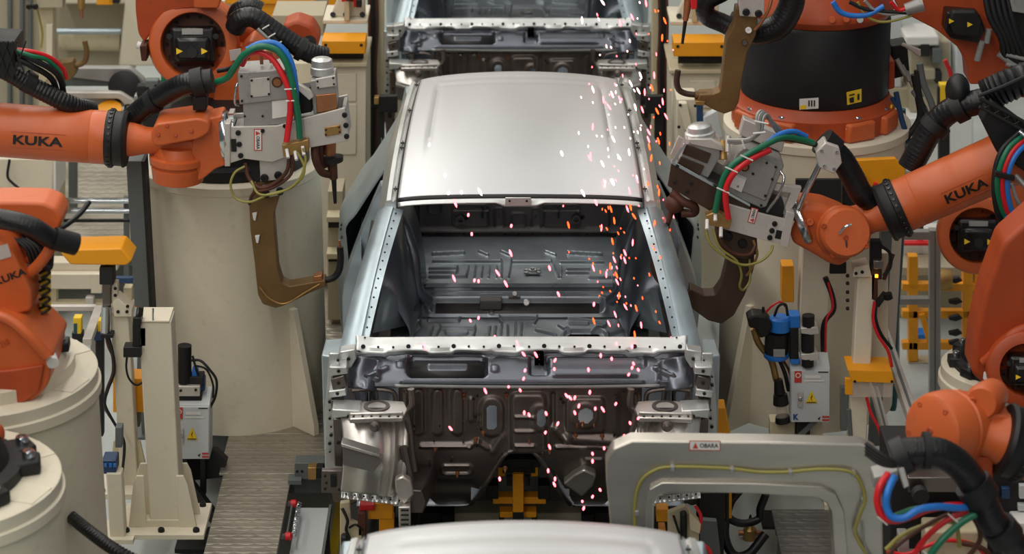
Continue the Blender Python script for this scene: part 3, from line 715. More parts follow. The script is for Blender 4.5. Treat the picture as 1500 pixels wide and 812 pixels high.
def hose(name, m, parent, f, pts, rpx, n=12, sm=6, ribs=0, label=None):
    """pts: (x, y[, dy]) in frame f"""
    w3 = [f.p(*q) for q in pts]; k = f.k(pts[0][0], pts[0][1]); r = rpx*k
    if ribs:
        L3 = sum((w3[i+1]-w3[i]).length for i in range(len(w3)-1)); N_ = int(L3/(r*.34)); sm2 = max(4, N_*3//max(1, len(w3)-1))
        return M().tube(w3, lambda t: r*(1+ribs*math.sin(t*N_*2*PI)), n, sm2).build(name, m, parent, label=label)
    return M().tube(w3, r, n, sm).build(name, m, parent, label=label)
def slab(name, m, parent, f, pts, dy0, th, bevel=.004, rad=0, seg=2, label=None):
    if rad: pts = rpoly(pts, rad)
    return M().prism(f.poly(pts, dy0), (0, th, 0)).build(name, m, parent, bevel=bevel, seg=seg, label=label)
def motor_joint(parent, f, x, y, rpx, holepx, m='orange', depth=.16, axis=(0, -1, .18), motor=True, tilt=0.0, ms=1.0):
    k = f.k(x, y); c = f.p(x, y); ax = V(axis).normalized(); r, h = rpx*k, holepx*k
    M().lathe(c-ax*depth, ax, [(0, r*.92), (depth*.2, r), (depth*.85, r), (depth*.97, r*.96), (depth, r*.90), (depth, h*1.03), (depth*.96, h), (depth*.35, h*.98)], 48, cap=False).build('joint_housing', m, parent)
    M().lathe(c-ax*depth*.66, ax, [(0, h), (.01, h)], 32).build('joint_plate', 'rust', parent)
    for i in range(14):
        a = 2*PI*i/14; u, v = frame(ax); bolt(parent, c-ax*(depth*.655-.008)+(u*math.cos(a)+v*math.sin(a))*h*.86, ax, h*.055, h*.09, 'dark', 'joint_screw', 6)
    if motor:
        u = V((1, 0, 0)); u = (u-ax*u.dot(ax)).normalized(); v = ax.cross(u)*-1
        if v.z < 0: v = -v
        if tilt: u, v = u*math.cos(tilt)+v*math.sin(tilt), v*math.cos(tilt)-u*math.sin(tilt)
        rot = Matrix((u, v, ax)).transposed(); s_ = h*ms
        body = M(); body.box(c-ax*depth*.25, (s_*1.5, s_*1.25, depth*.9), rot); mo = body.build('motor', 'black_gloss', parent, bevel=s_*.14, seg=3, label='black servo motor')
        b2 = M(); b2.box(c-v*s_*.12+ax*depth*.20, (s_*1.18, s_*.86, depth*.5), rot); b2.build('motor_cap', 'black_gloss', mo, bevel=s_*.16, seg=3)
        b3 = M(); b3.lathe(c-v*s_*.22+ax*depth*.44, ax, [(0, s_*.2), (.012, s_*.18), (.012, s_*.08)], 20); b3.build('motor_hub', 'black', mo)
        b4 = M(); b4.box(c+v*s_*.47+ax*depth*.21, (s_*.7, s_*.2, .004), rot); b4.build('rating_plate', 'alu_grey', mo)
        for sx in (-1, 1):
            t0 = c-v*s_*.18+ax*(depth*.455)+u*sx*s_*.42; w_ = s_*.11
            M().prism([t0-u*w_-v*w_, t0+u*w_, t0-u*w_+v*w_], ax*.002).build('arrow_mark', 'sign_yellow', mo)
            M().cyl(c+u*s_*.78*sx+v*s_*.3, c+u*s_*.78*sx+v*s_*.3+ax*depth*.2, s_*.10, n=10).build('connector', 'black', mo)
def forearm(parent, f, a, b, ra, rb, collar, neck_to, rneck, m='orange', dya=0, dyb=0, kuka=None, cr=1.08):
    """a->b axis in px; collar width px at b; neck beyond"""
    A, B_ = f.p(*a, dya), f.p(*b, dyb); k = f.k(*b); d = (B_-A); L_ = d.length; d.normalize(); r0, r1 = ra*k, rb*k
    M().lathe(A, d, [(0, r0*.9), (L_*.02, r0), (L_*.55, r0*.4+r1*.6), (L_*.57, (r0*.4+r1*.6)*.985), (L_*.59, r0*.4+r1*.6), (L_*.88, r1), (L_*.885, r1*.985), (L_*.89, r1), (L_, r1)], 48).build('forearm', m, parent)
    cw = collar*k; rc = r1*cr
    co = M().lathe(B_-d*cw*.1, d, [(0, r1*.9), (0, rc*.96), (cw*.12, rc), (cw*.35, rc), (cw*.4, rc*.95), (cw*.75, rc*.95), (cw*.85, rc), (cw, rc*.94), (cw*1.05, rc*.7)], 48).build('collar', 'black', parent, label='black collar ring')
    u, v = frame(d)
    for i in range(28):
        an = 2*PI*i/28; q = B_+d*cw*.12+(u*math.cos(an)+v*math.sin(an))*rc*1.0
        M().box((0, 0, 0), (1, 1, 1)) if False else None
        bolt(co, q, (u*math.cos(an)+v*math.sin(an)), cw*.10, .004, 'black_gloss', 'collar_lug', 6)
    N_ = f.p(*neck_to, dyb); rn = rneck*k; E = (N_-B_).length
    M().lathe(B_+d*cw*.8, (N_-B_), [(0, rn*1.35), (E*.12, rn*1.3), (E*.3, rn*1.05), (E*.5, rn), (E, rn*.95)], 32).build('wrist_neck', m, parent)
    if kuka:
        x0, y0, x1, y1, hp = kuka; rr = r0*.4+r1*.6
        sf = lambda x, y: hitcyl(x, y, A, B_, rr)
        pxtext('KUKA', 'lettering', 'ink', parent, x0, y0, x1, y1, hp, sf, .03, .004)
        ln = math.hypot(x1-x0, y1-y0); ux, uy = (x1-x0)/ln, (y1-y0)/ln
        for sg in (-1, 1):
            ed = []
            for i_ in range(9):
                s9 = -.05+1.1*i_/8; q = sf(x0+(x1-x0)*s9-uy*hp*.82*sg, y0+(y1-y0)*s9+ux*hp*.82*sg); ed.append(q+(C0-q).normalized()*.001)
            M().tube(ed, .0012, 6, 1).build('name_panel_edge', 'orange_dark', parent)
    return A, B_, d, k

# ================================================================== ROBOT A: upper left forearm with spot gun
fa = F(10.2)
rA = thing('welding_robot', 'orange robot arm at upper left with smooth forearm and black lettering', 'robot', (-3.0, 10.2, 0), 'orange welding robots')
forearm(rA, fa, (-60, 186), (160, 202), 40, 39.5, 30, (262, 208), 19, kuka=(19, 204.5, 92, 209, 14))
# wrist
k = fa.k(262, 215); 
c = fa.p(262, 240)
M().lathe(fa.p(261, 266), V((.04, 0, 1)), [(0, 30*k), (3*k, 37*k), (24*k, 39*k), (26*k, 36*k), (29*k, 36*k), (31*k, 41*k), (40*k, 41*k), (42*k, 35*k), (46*k, 34*k), (56*k, 30*k)], 40).build('wrist_drum', 'orange', rA)
slab('wrist_cap', 'orange', rA, fa, [(226, 184), (232, 170), (296, 161), (312, 167), (312, 182), (296, 192), (236, 203), (228, 198)], -.115, .21, .026, 7, 4)
for x, y in ((237, 185), (262, 186), (285, 180), (250, 172)): bolt(rA, fa.p(x, y, -.115), (0, -1, .3), .009, .006, 'orange_dark', 'cap_screw', 10)
slab('wrist_fork', 'orange', rA, fa, [(284, 200), (304, 168), (328, 163), (333, 236), (318, 241), (300, 256), (284, 262), (280, 240)], -.06, .14, .03, 5, 4)
M().lathe(fa.p(326, 200), V((1, 0, .06)), [(0, 36*k), (5*k, 38*k), (9*k, 38*k), (12*k, 33*k), (20*k, 33*k)], 40).build('tool_flange', 'chrome', rA)
# arm supply: mesh box, hoses, clamp
slab('supply_box', 'black', rA, fa, [(-60, 46), (28, 52), (28, 104), (-60, 110)], -.10, .2, .006)
for i in range(6): hose('box_lattice', 'dark', rA, fa, [(-40+13*i, 50, -.108), (-20+13*i, 104, -.108)], 1.2, 6, 1)
for i in range(6): hose('box_lattice', 'dark', rA, fa, [(-20+13*i, 50, -.108), (-40+13*i, 104, -.108)], 1.2, 6, 1)
hose('hose', 'rubber', rA, fa, [(-40, 78, -.05), (8, 97, -.05), (55, 126, -.03), (105, 154, 0), (130, 170, .08)], 14, 16, ribs=.035)
hose('hose_clip', 'black', rA, fa, [(38, 113, -.04), (50, 121, -.03)], 16.5, 16, 1)
hose('cable', 'black', rA, fa, [(25, 72, -.05), (55, 84, -.05), (85, 110, 0), (92, 150, .05)], 4.5)
hose('cable', 'black', rA, fa, [(25, 80, -.05), (50, 92, -.05), (75, 115, 0), (84, 150, .05)], 4.5)
hose('cable', 'green', rA, fa, [(28, 69, -.06), (50, 76, -.06), (70, 86, -.02), (86, 108, .02), (92, 130, .04)], 3.4)
hose('cable', 'red', rA, fa, [(28, 68, -.05), (55, 73, -.04), (76, 86, 0), (90, 105, .04), (94, 120, .05)], 3.4)
hose('hose', 'rubber', rA, fa, [(188, 180, .06), (212, 160, .05), (240, 140, .03), (268, 124, 0), (290, 118, -.01)], 16, 16, ribs=.012)
hose('hose_clip', 'black', rA, fa, [(283, 122, -.01), (300, 118, -.01)], 22, 20, 1)
hose('hose_clip', 'black', rA, fa, [(298, 119, -.01), (312, 117, -.01)], 18, 20, 1)
slab('clamp_foot', 'black', rA, fa, [(284, 138), (304, 138), (304, 158), (284, 158)], -.04, .08)
hose('hose_clip', 'black', rA, fa, [(218, 156, .045), (226, 150, .04)], 18, 16, 1)
# out of frame elbow and base, so that the arm is carried
ro = M(); ro.lathe((-3.0, 10.2, 1.55), (0, -1, 0), [(-.2, .22), (.2, .22)], 32); ro.build('elbow', 'orange', rA, bevel=.03)
ro = M(); ro.loft([[V((-3.0+a_*s_, 10.2+b_*s_, z)) for a_, b_ in ((-.16, -.14), (.16, -.14), (.16, .14), (-.16, .14))] for z, s_ in ((.2, 1.3), (.9, 1), (1.5, .9))]); ro.build('link_arm', 'orange', rA, bevel=.03)
M().lathe((-3.0, 10.2, -.36), (0, 0, 1), [(0, .42), (.3, .40), (.35, .34), (.65, .30)], 40).build('base', 'orange', rA)

def spot_label(parent, x0, y0, x1, y1, w_, surf, tilt):
    """narrow white maker's plate with dark red border and lettering along (x0,y0)->(x1,y1)"""
    dx, dy = x1-x0, y1-y0; n = math.hypot(dx, dy); ux, uy = dx/n, dy/n; px_, py_ = -uy*w_/2, ux*w_/2
    for nm, mt, g, lf in (('plate_border', 'red_ink', 0, .0015), ('plate', 'white', 1.3, .0035)):
        sh = (w_/2-g)/(w_/2)
        patch(nm, mt, parent, [(x0+ux*g+px_*sh, y0+uy*g+py_*sh), (x1-ux*g+px_*sh, y1-uy*g+py_*sh), (x1-ux*g-px_*sh, y1-uy*g-py_*sh), (x0+ux*g-px_*sh, y0+uy*g-py_*sh)], surf, lf)
    pxtext('OBARA', 'lettering', 'ink', parent, x0+dx*.34, y0+dy*.34, x1-dx*.07, y1-dy*.07, w_*.42, surf, .02, .0055)
    a = (x0+dx*.2, y0+dy*.2); s_ = w_*.28
    patch('emblem', 'red_ink', parent, [(a[0]-ux*s_-uy*s_, a[1]-uy*s_+ux*s_), (a[0]+ux*s_-uy*s_, a[1]+uy*s_+ux*s_), (a[0]+uy*s_, a[1]-ux*s_)], surf, .0055)
# ---- spot welding gun A
gA = thing('spot_welding_gun', 'welding gun on the left arm with bronze C-shaped lower arm', 'welding gun', (-.95, 10.2, 1.2), 'spot welding guns')
fg = fa
side = [(339, 176), (409, 174), (460, 160), (507, 148), (513, 196), (456, 206), (402, 227), (361, 222), (339, 229)]
slab('side_plate', 'alu', gA, fg, side, -.10, .014, .002)
slab('side_plate', 'alu', gA, fg, side, .09, .014, .002)
slab('end_plate', 'alu', gA, fg, [(333, 170), (341, 170), (341, 232), (333, 232)], -.11, .22, .002)
slab('end_plate', 'alu_grey', gA, fg, [(502, 152), (508, 150), (512, 194), (506, 196)], -.09, .18, .002)
slab('core', 'alu_grey', gA, fg, [(345, 182), (500, 165), (500, 190), (400, 216), (345, 216)], -.08, .16, .002)
M().box(fg.p(346, 202, -.103), (.022, .006, .055)).build('vent_slot', 'black', gA)
for x, y, r_ in ((507, 158, 4), (509, 173, 4), (510, 189, 4), (352.5, 184, 4), (354, 200.6, 4), (356, 217, 4), (388, 181, 3), (420, 174, 3)): bolt(gA, fg.p(x, y, -.10), (0, -1, 0), r_*k, .010, 'black')
tr_ = slab('transformer', 'alu_grey', gA, fg, [(357, 100), (424, 94), (426, 174), (360, 178)], -.085, .15, .006, label='grey transformer housing')
slab('transformer_cover', 'alu_grey', tr_, fg, [(351, 97), (426, 92), (427, 136), (354, 144)], -.095, .17, .005)
slab('inspection_plate', 'alu', tr_, fg, [(370, 106), (398, 103), (399, 130), (371, 133)], -.099, .006, .001)
for x, y in ((372, 108), (396, 106), (372, 131), (397, 128), (357, 102), (420, 98), (358, 138), (388, 160), (362, 160)): bolt(tr_, fg.p(x, y, -.098), (0, -1, 0), 1.8*k, .006, 'black', 'screw', 8)
patch('paper_label', 'white', tr_, [(398, 140), (423, 137), (424, 170), (399, 174)], plane_y(10.2-.088))
M().lathe(fg.p(409, 111, -.094), (0, -1, 0), [(0, 8*k), (.004, 8*k)], 24).build('emblem', 'rust', tr_); M().lathe(fg.p(409, 111, -.098), (0, -1, 0), [(0, 5.5*k), (.003, 5.5*k), (.003, 3*k)], 20).build('emblem_ring', 'copper', tr_)
hose('lifting_eye', 'copper', tr_, fg, [(384, 92, -.02), (384, 78, -.02), (391, 73, -.02), (398, 78, -.02), (398, 90, -.02)], 2.6)
hose('handle', 'chrome', tr_, fg, [(352, 148, -.06), (347, 142, -.08), (349, 118, -.08), (354, 116, -.06)], 2)
a_ = slab('actuator', 'alu_grey', gA, fg, [(456, 112), (492, 104), (496, 158), (462, 164)], -.07, .13, .004, label='grey drive unit with silver cap')
slab('actuator_block', 'copper', a_, fg, [(464, 132), (494, 129), (496, 154), (466, 158)], -.078, .02, .003)
slab('actuator_plate', 'alu', a_, fg, [(464, 108), (493, 103), (494, 118), (466, 122)], -.082, .014, .002)
for x, y in ((467, 111), (490, 106), (468, 120), (491, 115)): bolt(a_, fg.p(x, y, -.083), (0, -1, 0), 1.6*k, .005, 'black', 'screw', 8)
M().lathe(fg.p(472, 108), (0, 0, 1), [(0, 17*k), (.03, 17*k), (.034, 15.5*k), (.062, 15*k), (.068, 12*k)], 28).build('motor_cap', 'galv_light', a_)
slab('valve_arm', 'alu', a_, fg, [(440, 112), (457, 122), (462, 131), (456, 136), (438, 120)], -.11, .03, .003)
slab('stack_box', 'black', gA, fg, [(428, 128), (456, 124), (458, 160), (430, 166)], -.04, .08, .003)
slab('brass_plate', 'brass', gA, fg, [(478, 176), (501, 172), (502, 185), (479, 189)], -.108, .01, .002)
for x, y in ((480, 179), (480, 186), (499, 175), (500, 182)): bolt(gA, fg.p(x, y, -.108), (0, -1, 0), 1.8*k, .006, 'rust', 'screw', 8)
mf = slab('manifold', 'brass', gA, fg, [(417, 198), (455, 190), (456, 208), (419, 215)], -.14, .04, .003)
for x, y in ((424, 204), (436, 207), (447, 200)): M().cyl(fg.p(x, y, -.14), fg.p(x+3, y+9, -.17), 2.6*k, n=10).build('fitting', 'white', mf)
spot_label(gA, 378, 189, 378, 221, 12, plane_y(10.2-.10), 0)
# cable bundle arching over the transformer
hose('cable', 'green', gA, fg, [(318, 118, -.02), (335, 108, -.06), (348, 88, -.10), (362, 68, -.12), (384, 57, -.12), (408, 62, -.12), (424, 82, -.13), (433, 112, -.14), (440, 150, -.14), (443, 188, -.14)], 4.8)
hose('cable', 'blue', gA, fg, [(365, 64, -.09), (385, 55, -.09), (408, 56, -.09), (426, 74, -.10), (435, 105, -.11), (438, 155, -.12)], 4.5)
hose('cable', 'red', gA, fg, [(356, 90, -.05), (366, 72, -.08), (382, 67, -.10), (402, 76, -.11), (418, 98, -.13), (428, 122, -.14), (429, 150, -.14), (424, 192, -.15)], 4.6)
hose('cable', 'black', gA, fg, [(318, 106, .02), (338, 100, .0), (352, 86, -.04), (366, 78, -.06)], 3.4)
hose('cable_sleeve', 'brass', gA, fg, [(438, 152, -.12), (439, 160, -.12)], 5.5, 12, 1)
for x, y in ((429, 116), (431, 133)): hose('cable_tie', 'white', gA, fg, [(x-8, y, -.15), (x+8, y-1, -.15)], 1.2, 6, 1)
# electrode holder above
M().cyl(fg.p(482, 200), fg.p(483, 226), 11*k, 9*k).build('upper_electrode_holder', 'copper', gA)
M().cyl(fg.p(487, 230), fg.p(488, 237), 16*k, 15*k).build('shank_disc', 'dark', gA)
M().cyl(fg.p(486, 237), fg.p(489, 262), 8*k, 6*k).build('shank', 'rust', gA)
M().cyl(fg.p(489, 262), fg.p(491, 298), 4*k, 2.4*k).build('electrode', 'black', gA)
hose('jumper_strap', 'rust', gA, fg, [(462, 204, -.05), (464, 225, -.07), (472, 246, -.05), (484, 256, 0)], 6)
hose('jumper_strap', 'rust', gA, fg, [(470, 204, -.02), (470, 225, -.02), (476, 244, 0)], 5)
# lower bracket and C arm
slab('arm_bracket', 'alu', gA, fg, [(382, 222), (424, 216), (424, 254), (384, 258)], -.075, .12, .003)
slab('arm_bracket', 'alu', gA, fg, [(386, 266), (417, 260), (420, 278), (388, 284)], -.060, .02, .003)
for x, y in ((390, 252), (410, 248), (392, 277), (412, 273)): bolt(gA, fg.p(x, y, -.078 if y < 260 else -.062), (0, -1, 0), 6*k, .014, 'black')
carm = [(376, 262), (366, 292), (368, 332), (374, 378), (379, 427), (386, 441), (405, 447), (420, 442), (456, 424), (478, 415), (477, 406), (448, 411), (424, 415), (414, 410), (408, 390), (402, 313), (406, 298), (418, 262)]
slab('lower_arm', 'gun_bronze', gA, fg, carm, -.04, .085, .006, 3, 3, label='bronze C-shaped welding arm')
hose('lower_electrode_arm', 'black', gA, fg, [(455, 416, 0), (476, 411, 0), (490, 406, 0), (497, 395, 0), (499, 378, 0), (498, 362, 0)], 5)
M().cyl(fg.p(498, 366), fg.p(497, 352), 2.6*k, 1.8*k, n=12).build('electrode_tip', 'copper', gA)
slab('arm_clamp', 'copper', gA, fg, [(460, 402), (472, 400), (474, 410), (461, 412)], -.03, .06, .003)
for x, y in ((374, 312), (378, 345)): slab('cable_clip', 'white', gA, fg, [(x-3, y-5), (x+4, y-6), (x+2, y+6), (x-1, y+5)], -.052, .02, .002)
hose('cooling_tube', 'olive', gA, fg, [(440, 206, -.16), (450, 225, -.17), (446, 243, -.17), (425, 260, -.16), (398, 268, -.15), (372, 279, -.15), (350, 276, -.13), (342, 258, -.12), (348, 241, -.11), (362, 233, -.10)], 1.9)
hose('cooling_tube', 'olive', gA, fg, [(448, 200, -.16), (452, 220, -.17), (440, 248, -.17), (415, 264, -.16), (385, 268, -.15), (372, 252, -.12)], 1.8)
hose('cooling_tube', 'rust', gA, fg, [(428, 212, -.14), (424, 236, -.14), (405, 255, -.13), (385, 262, -.12), (368, 250, -.10), (362, 230, -.08)], 3)
hose('cooling_tube', 'rust', gA, fg, [(434, 212, -.14), (430, 240, -.14), (405, 260, -.13), (376, 270, -.12), (368, 290, -.08)], 2.4)
slab('dark_yoke', 'dark', gA, fg, [(366, 226), (384, 226), (386, 262), (370, 258)], -.05, .1, .003)
hose('cooling_tube', 'brass', gA, fg, [(382, 415, -.05), (398, 432, -.055), (420, 438, -.055), (450, 421, -.055), (470, 410, -.05)], 1.2)

# ================================================================== ROBOT B on the left column
fb = F(10.75)
rB = thing('welding_robot', 'orange robot on the left cream column with large ring joint and black motor', 'robot', (-1.273, 10.77, 1.17), 'orange welding robots')
z0 = 1.191
M().lathe((-1.273, 10.77, z0), (0, 0, 1), [(0, .36), (.05, .36), (.06, .32), (.10, .31)], 48).build('base_plate', 'black', rB)
M().lathe((-1.273, 10.77, z0+.10), (0, 0, 1), [(0, .29), (.02, .30), (.16, .30), (.18, .27)], 48).build('base_cover', 'black', rB)
M().lathe((-1.273, 10.98, z0+.28), (0, 0, 1), [(0, .21), (.05, .21), (.10, .19), (.22, .15)], 40).build('carousel', 'orange', rB)
slab('carousel_side', 'orange', rB, fb, [(338, 112), (352, 74), (368, 58), (402, 100), (405, 158), (340, 165), (312, 158), (312, 128)], .0, .24, .03, 8, 3)
slab('shoulder', 'orange', rB, fb, [(226, 40), (262, 10), (300, 12), (345, 45), (372, 60), (365, 112), (310, 122), (270, 118), (232, 100)], .17, .12, .03, 10, 4)
motor_joint(rB, fb, 283, 66, 66, 47, 'orange', .15, (0.05, -1, .22), ms=.92)
slab('link_arm', 'orange_dark', rB, fb, [(196, -60), (288, -60), (296, 14), (262, 16), (228, 38), (210, 66), (201, 52), (197, 18)], .03, .16, .03, 6, 3)
slab('link_flange', 'orange', rB, fb, [(284, -30), (330, -30), (322, 8), (286, 8)], -.05, .14, .02, 4, 3)
M().cyl(fb.p(203, 60, -.06), fb.p(208, 62, -.06), 6*k, n=12).build('white_plug', 'white', rB)
slab('rating_plate', 'alu', rB, fb, [(337, 70), (354, 67), (356, 82), (339, 86)], -.042, .004, .001)
for x, y in ((330, 160), (350, 158)): slab('foot_slot', 'dark', rB, fb, [(x-5, y-4), (x+5, y-4), (x+5, y+4), (x-5, y+4)], -.075, .02, .002)
slab('grease_block', 'rust', rB, fb, [(205, 66), (216, 64), (216, 88), (208, 88)], -.02, .1, .004)
hose('hose', 'rubber', rB, fb, [(345, 40, -.02), (352, 26, -.04), (372, 22, -.04), (400, 40, -.04), (430, 60, -.04), (455, 74, -.04), (478, 82, -.02)], 15, 16, ribs=.02)
hose('hose', 'rubber', rB, fb, [(338, 46, .05), (345, 20, .05), (365, 12, .05), (382, 18, .05)], 11, 16, ribs=.02)
hose('hose_clip', 'black', rB, fb, [(438, 66, -.04), (446, 70, -.04)], 18, 16, 1)
hose('cable', 'dark', rB, fb, [(385, 30, -.08), (398, 44, -.09), (420, 70, -.09), (432, 100, -.06)], 5)
hose('cable', 'alu_grey', rB, fb, [(380, 34, -.09), (400, 52, -.10), (422, 82, -.09), (436, 120, -.06)], 3)
for i in range(4): hose('cable_tie', 'white', rB, fb, [(388+9*i, 32+12*i, -.12), (398+9*i, 26+12*i, -.12)], 1.1, 6, 1)
slab('wrist', 'orange_dark', rB, fb, [(412, 42), (432, 34), (455, 42), (466, 60), (464, 78), (440, 80), (428, 66), (414, 60)], .06, .16, .02, 6, 3)
M().lathe(fb.p(452, 66, .05), (0, -1, .2), [(0, .03), (.012, .028)], 20).build('wrist_bore', 'dark', rB)

# ================================================================== ROBOT C on the left-edge pedestal
fc = F(7.92)
rC = thing('welding_robot', 'orange robot at the left edge with thick black hose over its shoulder', 'robot', (PCX, PCY, PCZ), 'orange welding robots')
M().lathe((PCX, PCY, PCZ), (0, 0, 1), [(0, .33), (.045, .33), (.05, .30), (.07, .29)], 48).build('base_ring', 'cream', rC)
M().lathe((PCX, PCY, PCZ+.05), (0, 0, 1), [(0, .25), (.03, .25), (.06, .22), (.1, .20)], 40).build('base_plate', 'black', rC)
for a in (-75, -40, 5, 35, 70, 120, 170, 220):
    d = V((math.cos(R(a)), math.sin(R(a)), 0)); c = V((PCX, PCY, PCZ+.0705))+d*.285
    M().prism([c-d*.11+V((-d.y, d.x, 0))*.05, c+d*.03+V((-d.y, d.x, 0))*.035, c+d*.03-V((-d.y, d.x, 0))*.035, c-d*.11-V((-d.y, d.x, 0))*.05], V((0, 0, .035))).build('foot_lug', 'black', rC, bevel=.006)
    bolt(rC, c+V((0, 0, .035)), (0, 0, 1), .018, .022, 'chrome', 'foot_bolt')
kc = fc.k(40, 480)
slab('shoulder', 'orange', rC, fc, [(-60, 420), (4, 428), (14, 436), (46, 446), (78, 478), (92, 492), (86, 506), (84, 534), (70, 552), (22, 586), (-60, 612)], -.16, .28, .045, 8, 4)
slab('shoulder_web', 'orange_dark', rC, fc, [(-40, 520), (40, 512), (78, 505), (70, 545), (20, 580), (-40, 600)], -.175, .05, .02, 6, 3)
M().cyl(fc.p(82, 500, -.12), fc.p(90, 504, -.17), 9*kc, n=14).build('white_plug', 'white', rC)
hose('shoulder_rib', 'orange', rC, fc, [(2, 432, -.17), (30, 440, -.18), (58, 462, -.19), (82, 492, -.18)], 8, 12)
slab('link_arm', 'orange', rC, fc, [(-60, 318), (0, 332), (26, 352), (42, 385), (54, 412), (54, 440), (20, 448), (-60, 440)], -.10, .24, .03, 7, 3)
slab('arm_cover', 'orange', rC, fc, [(-60, 300), (20, 299), (60, 300), (80, 308), (90, 324), (84, 342), (66, 346), (40, 340), (0, 334), (-60, 330)], .02, .16, .022, 6, 3)
hose('arm_strut', 'orange', rC, fc, [(86, 332, -.02), (80, 352, -.04), (64, 376, -.05), (44, 396, -.04), (30, 404, -.02)], 8.5, 14)
slab('cable_window', 'dark', rC, fc, [(22, 346), (70, 340), (74, 360), (54, 392), (40, 384)], .06, .05, .004)
slab('window_bar', 'orange_dark', rC, fc, [(36, 376), (54, 368), (56, 374), (42, 384)], -.02, .05, .004)
hose('hose', 'rubber', rC, fc, [(-60, 312, -.06), (-10, 308, -.08), (25, 309, -.10), (55, 318, -.10), (78, 336, -.08), (98, 348, -.05), (108, 350, -.04)], 15, 16, ribs=.015)
hose('hose_cuff', 'black', rC, fc, [(84, 338, -.075), (114, 352, -.04)], 17, 16, 1)
hose('hose', 'rubber', rC, fc, [(84, 338, .0), (98, 334, .05), (112, 326, .10), (121, 316, .14)], 4, 10)
for i in range(4): hose('cable', 'black', rC, fc, [(20+6*i, 350, 0), (40+6*i, 362, -.02), (50+5*i, 385, -.02), (64+3*i, 395, .02), (74, 380-i*6, .04)], 3)
patch('rating_plate', 'alu', rC, [(-6, 362), (11, 357), (17, 376), (-4, 382)], plane_y(7.92-.102))
pxtext('KUKA', 'lettering', 'ink', rC, -8, 414, 38, 397, 11, plane_y(7.92-.10), .03, .003)
slab('yellow_guide', 'sign_yellow', rC, fc, [(58, 392), (70, 396), (70, 464), (56, 458)], .02, .05, .004)
for i in range(5): hose('coil', 'black', rC, fc, [(57, 402+13*i, .01), (68, 396+13*i, 0), (72, 402+13*i, .01), (60, 408+13*i, .0)], 2, 8)
pxtext('210', 'lettering', 'orange_dark', rC, 0, 506, 13, 500, 9, plane_y(7.92-.162), .02, .003)

# ================================================================== ROBOT D: black bolted base in the corner
rD = thing('welding_robot', 'black cast robot foot with chrome bolts on the corner pedestal', 'robot', (PDX, PDY, PDZ), 'orange welding robots')
M().lathe((PDX, PDY, PDZ+.001), (0, 0, 1), [(0, .28), (.04, .28), (.05, .24), (.12, .22), (.20, .18)], 48).build('body', 'black', rD)
M().lathe((PDX, PDY, PDZ+.20), (0, 0, 1), [(0, .17), (.10, .16), (.24, .14), (.3, .08)], 40).build('carousel', 'orange_dark', rD)
for a in (-58, -40, 10, 32, 80, 140, 200):
    d = V((math.cos(R(a)), math.sin(R(a)), 0)); n_ = V((-d.y, d.x, 0)); c = V((PDX, PDY, PDZ+.002))+d*.30
    M().prism([c-d*.12+n_*.07, c+d*.035+n_*.04, c+d*.035-n_*.04, c-d*.12-n_*.07], V((0, 0, .045))).build('foot_lug', 'black', rD, bevel=.008)
    bolt(rD, c+V((0, 0, .045)), (0, 0, 1), .022, .024, 'chrome', 'foot_bolt')
g = P(0, 640, 7.2); M().ball(P(-2, 635, 7.2), .02, (1, 1, 1.6)).build('hook', 'orange_dark', rD)
for t_, x, y, sg in ((pedC, PCX, PCY, PCR), (pedD, PDX, PDY, PDR)):
    zt = PCZ if t_ is pedC else PDZ
    for a in (-20, 35):
        d = V((math.cos(R(a)), math.sin(R(a)), 0)); n_ = V((-d.y, d.x, 0)); c = V((x, y, zt))+d*(sg-.07)
        M().prism([c-d*.09+n_*.07, c+d*.055+n_*.06, c+d*.055-n_*.06, c-d*.09-n_*.07], V((0, 0, .0009 if False else .0025))).build('seat_pad', 'cream', t_, bevel=.001)
# ================================================================== ROBOT E: right forearm with tilted spot gun
fe_ = F(9.68)
rE = thing('welding_robot', 'orange robot arm on the right reaching down-left with lettering and cable loops', 'robot', (2.35, 10.6, 0), 'orange welding robots')
ke = fe_.k(1300, 300)
forearm(rE, fe_, (1520, 213), (1318, 303), 42, 40, 30, (1250, 333), 19, kuka=(1385, 293, 1446, 266, 14), cr=1.13)
# wrist: drum facing the camera, body towards the flange
slab('wrist_body', 'orange', rE, fe_, [(1164, 300), (1178, 292), (1206, 296), (1236, 308), (1262, 330), (1262, 352), (1244, 376), (1228, 386), (1212, 382), (1186, 366), (1160, 352), (1156, 332)], -.05, .17, .03, 6, 4)
M().lathe(fe_.p(1229, 336, -.02), V((.10, -1, .30)), [(0, 38*ke), (.05, 39*ke), (.065, 36*ke), (.075, 37.5*ke), (.12, 37*ke), (.135, 33*ke)], 40).build('wrist_drum', 'orange', rE)
slab('wrist_fork', 'orange', rE, fe_, [(1232, 318), (1268, 308), (1296, 302), (1300, 330), (1268, 346), (1240, 356)], -.02, .12, .022, 5, 3)
dn = V((.10, -1, .30)).normalized()
for x, y in ((1200, 313), (1262, 342), (1214, 355), (1232, 330)): bolt(rE, fe_.p(x, y, -.15), dn, .012, .008, 'orange_dark', 'cap_screw', 10)
hose('drum_scratch', 'chrome', rE, fe_, [(1222, 322, -.165), (1230, 312, -.17), (1240, 308, -.17)], 2, 6)
hose('drum_scratch', 'chrome', rE, fe_, [(1232, 332, -.165), (1233, 345, -.162), (1231, 354, -.16)], 1.6, 6)
bolt(rE, fe_.p(1184, 318, -.055), (0, -1, .2), .016, .02, 'orange', 'boss', 14)
M().lathe(fe_.p(1168, 327), V((-1, 0, -.42)).normalized()*-1, [(0, 33*ke), (6*ke, 36*ke), (10*ke, 36*ke), (14*ke, 30*ke)], 36).build('tool_flange', 'chrome', rE)
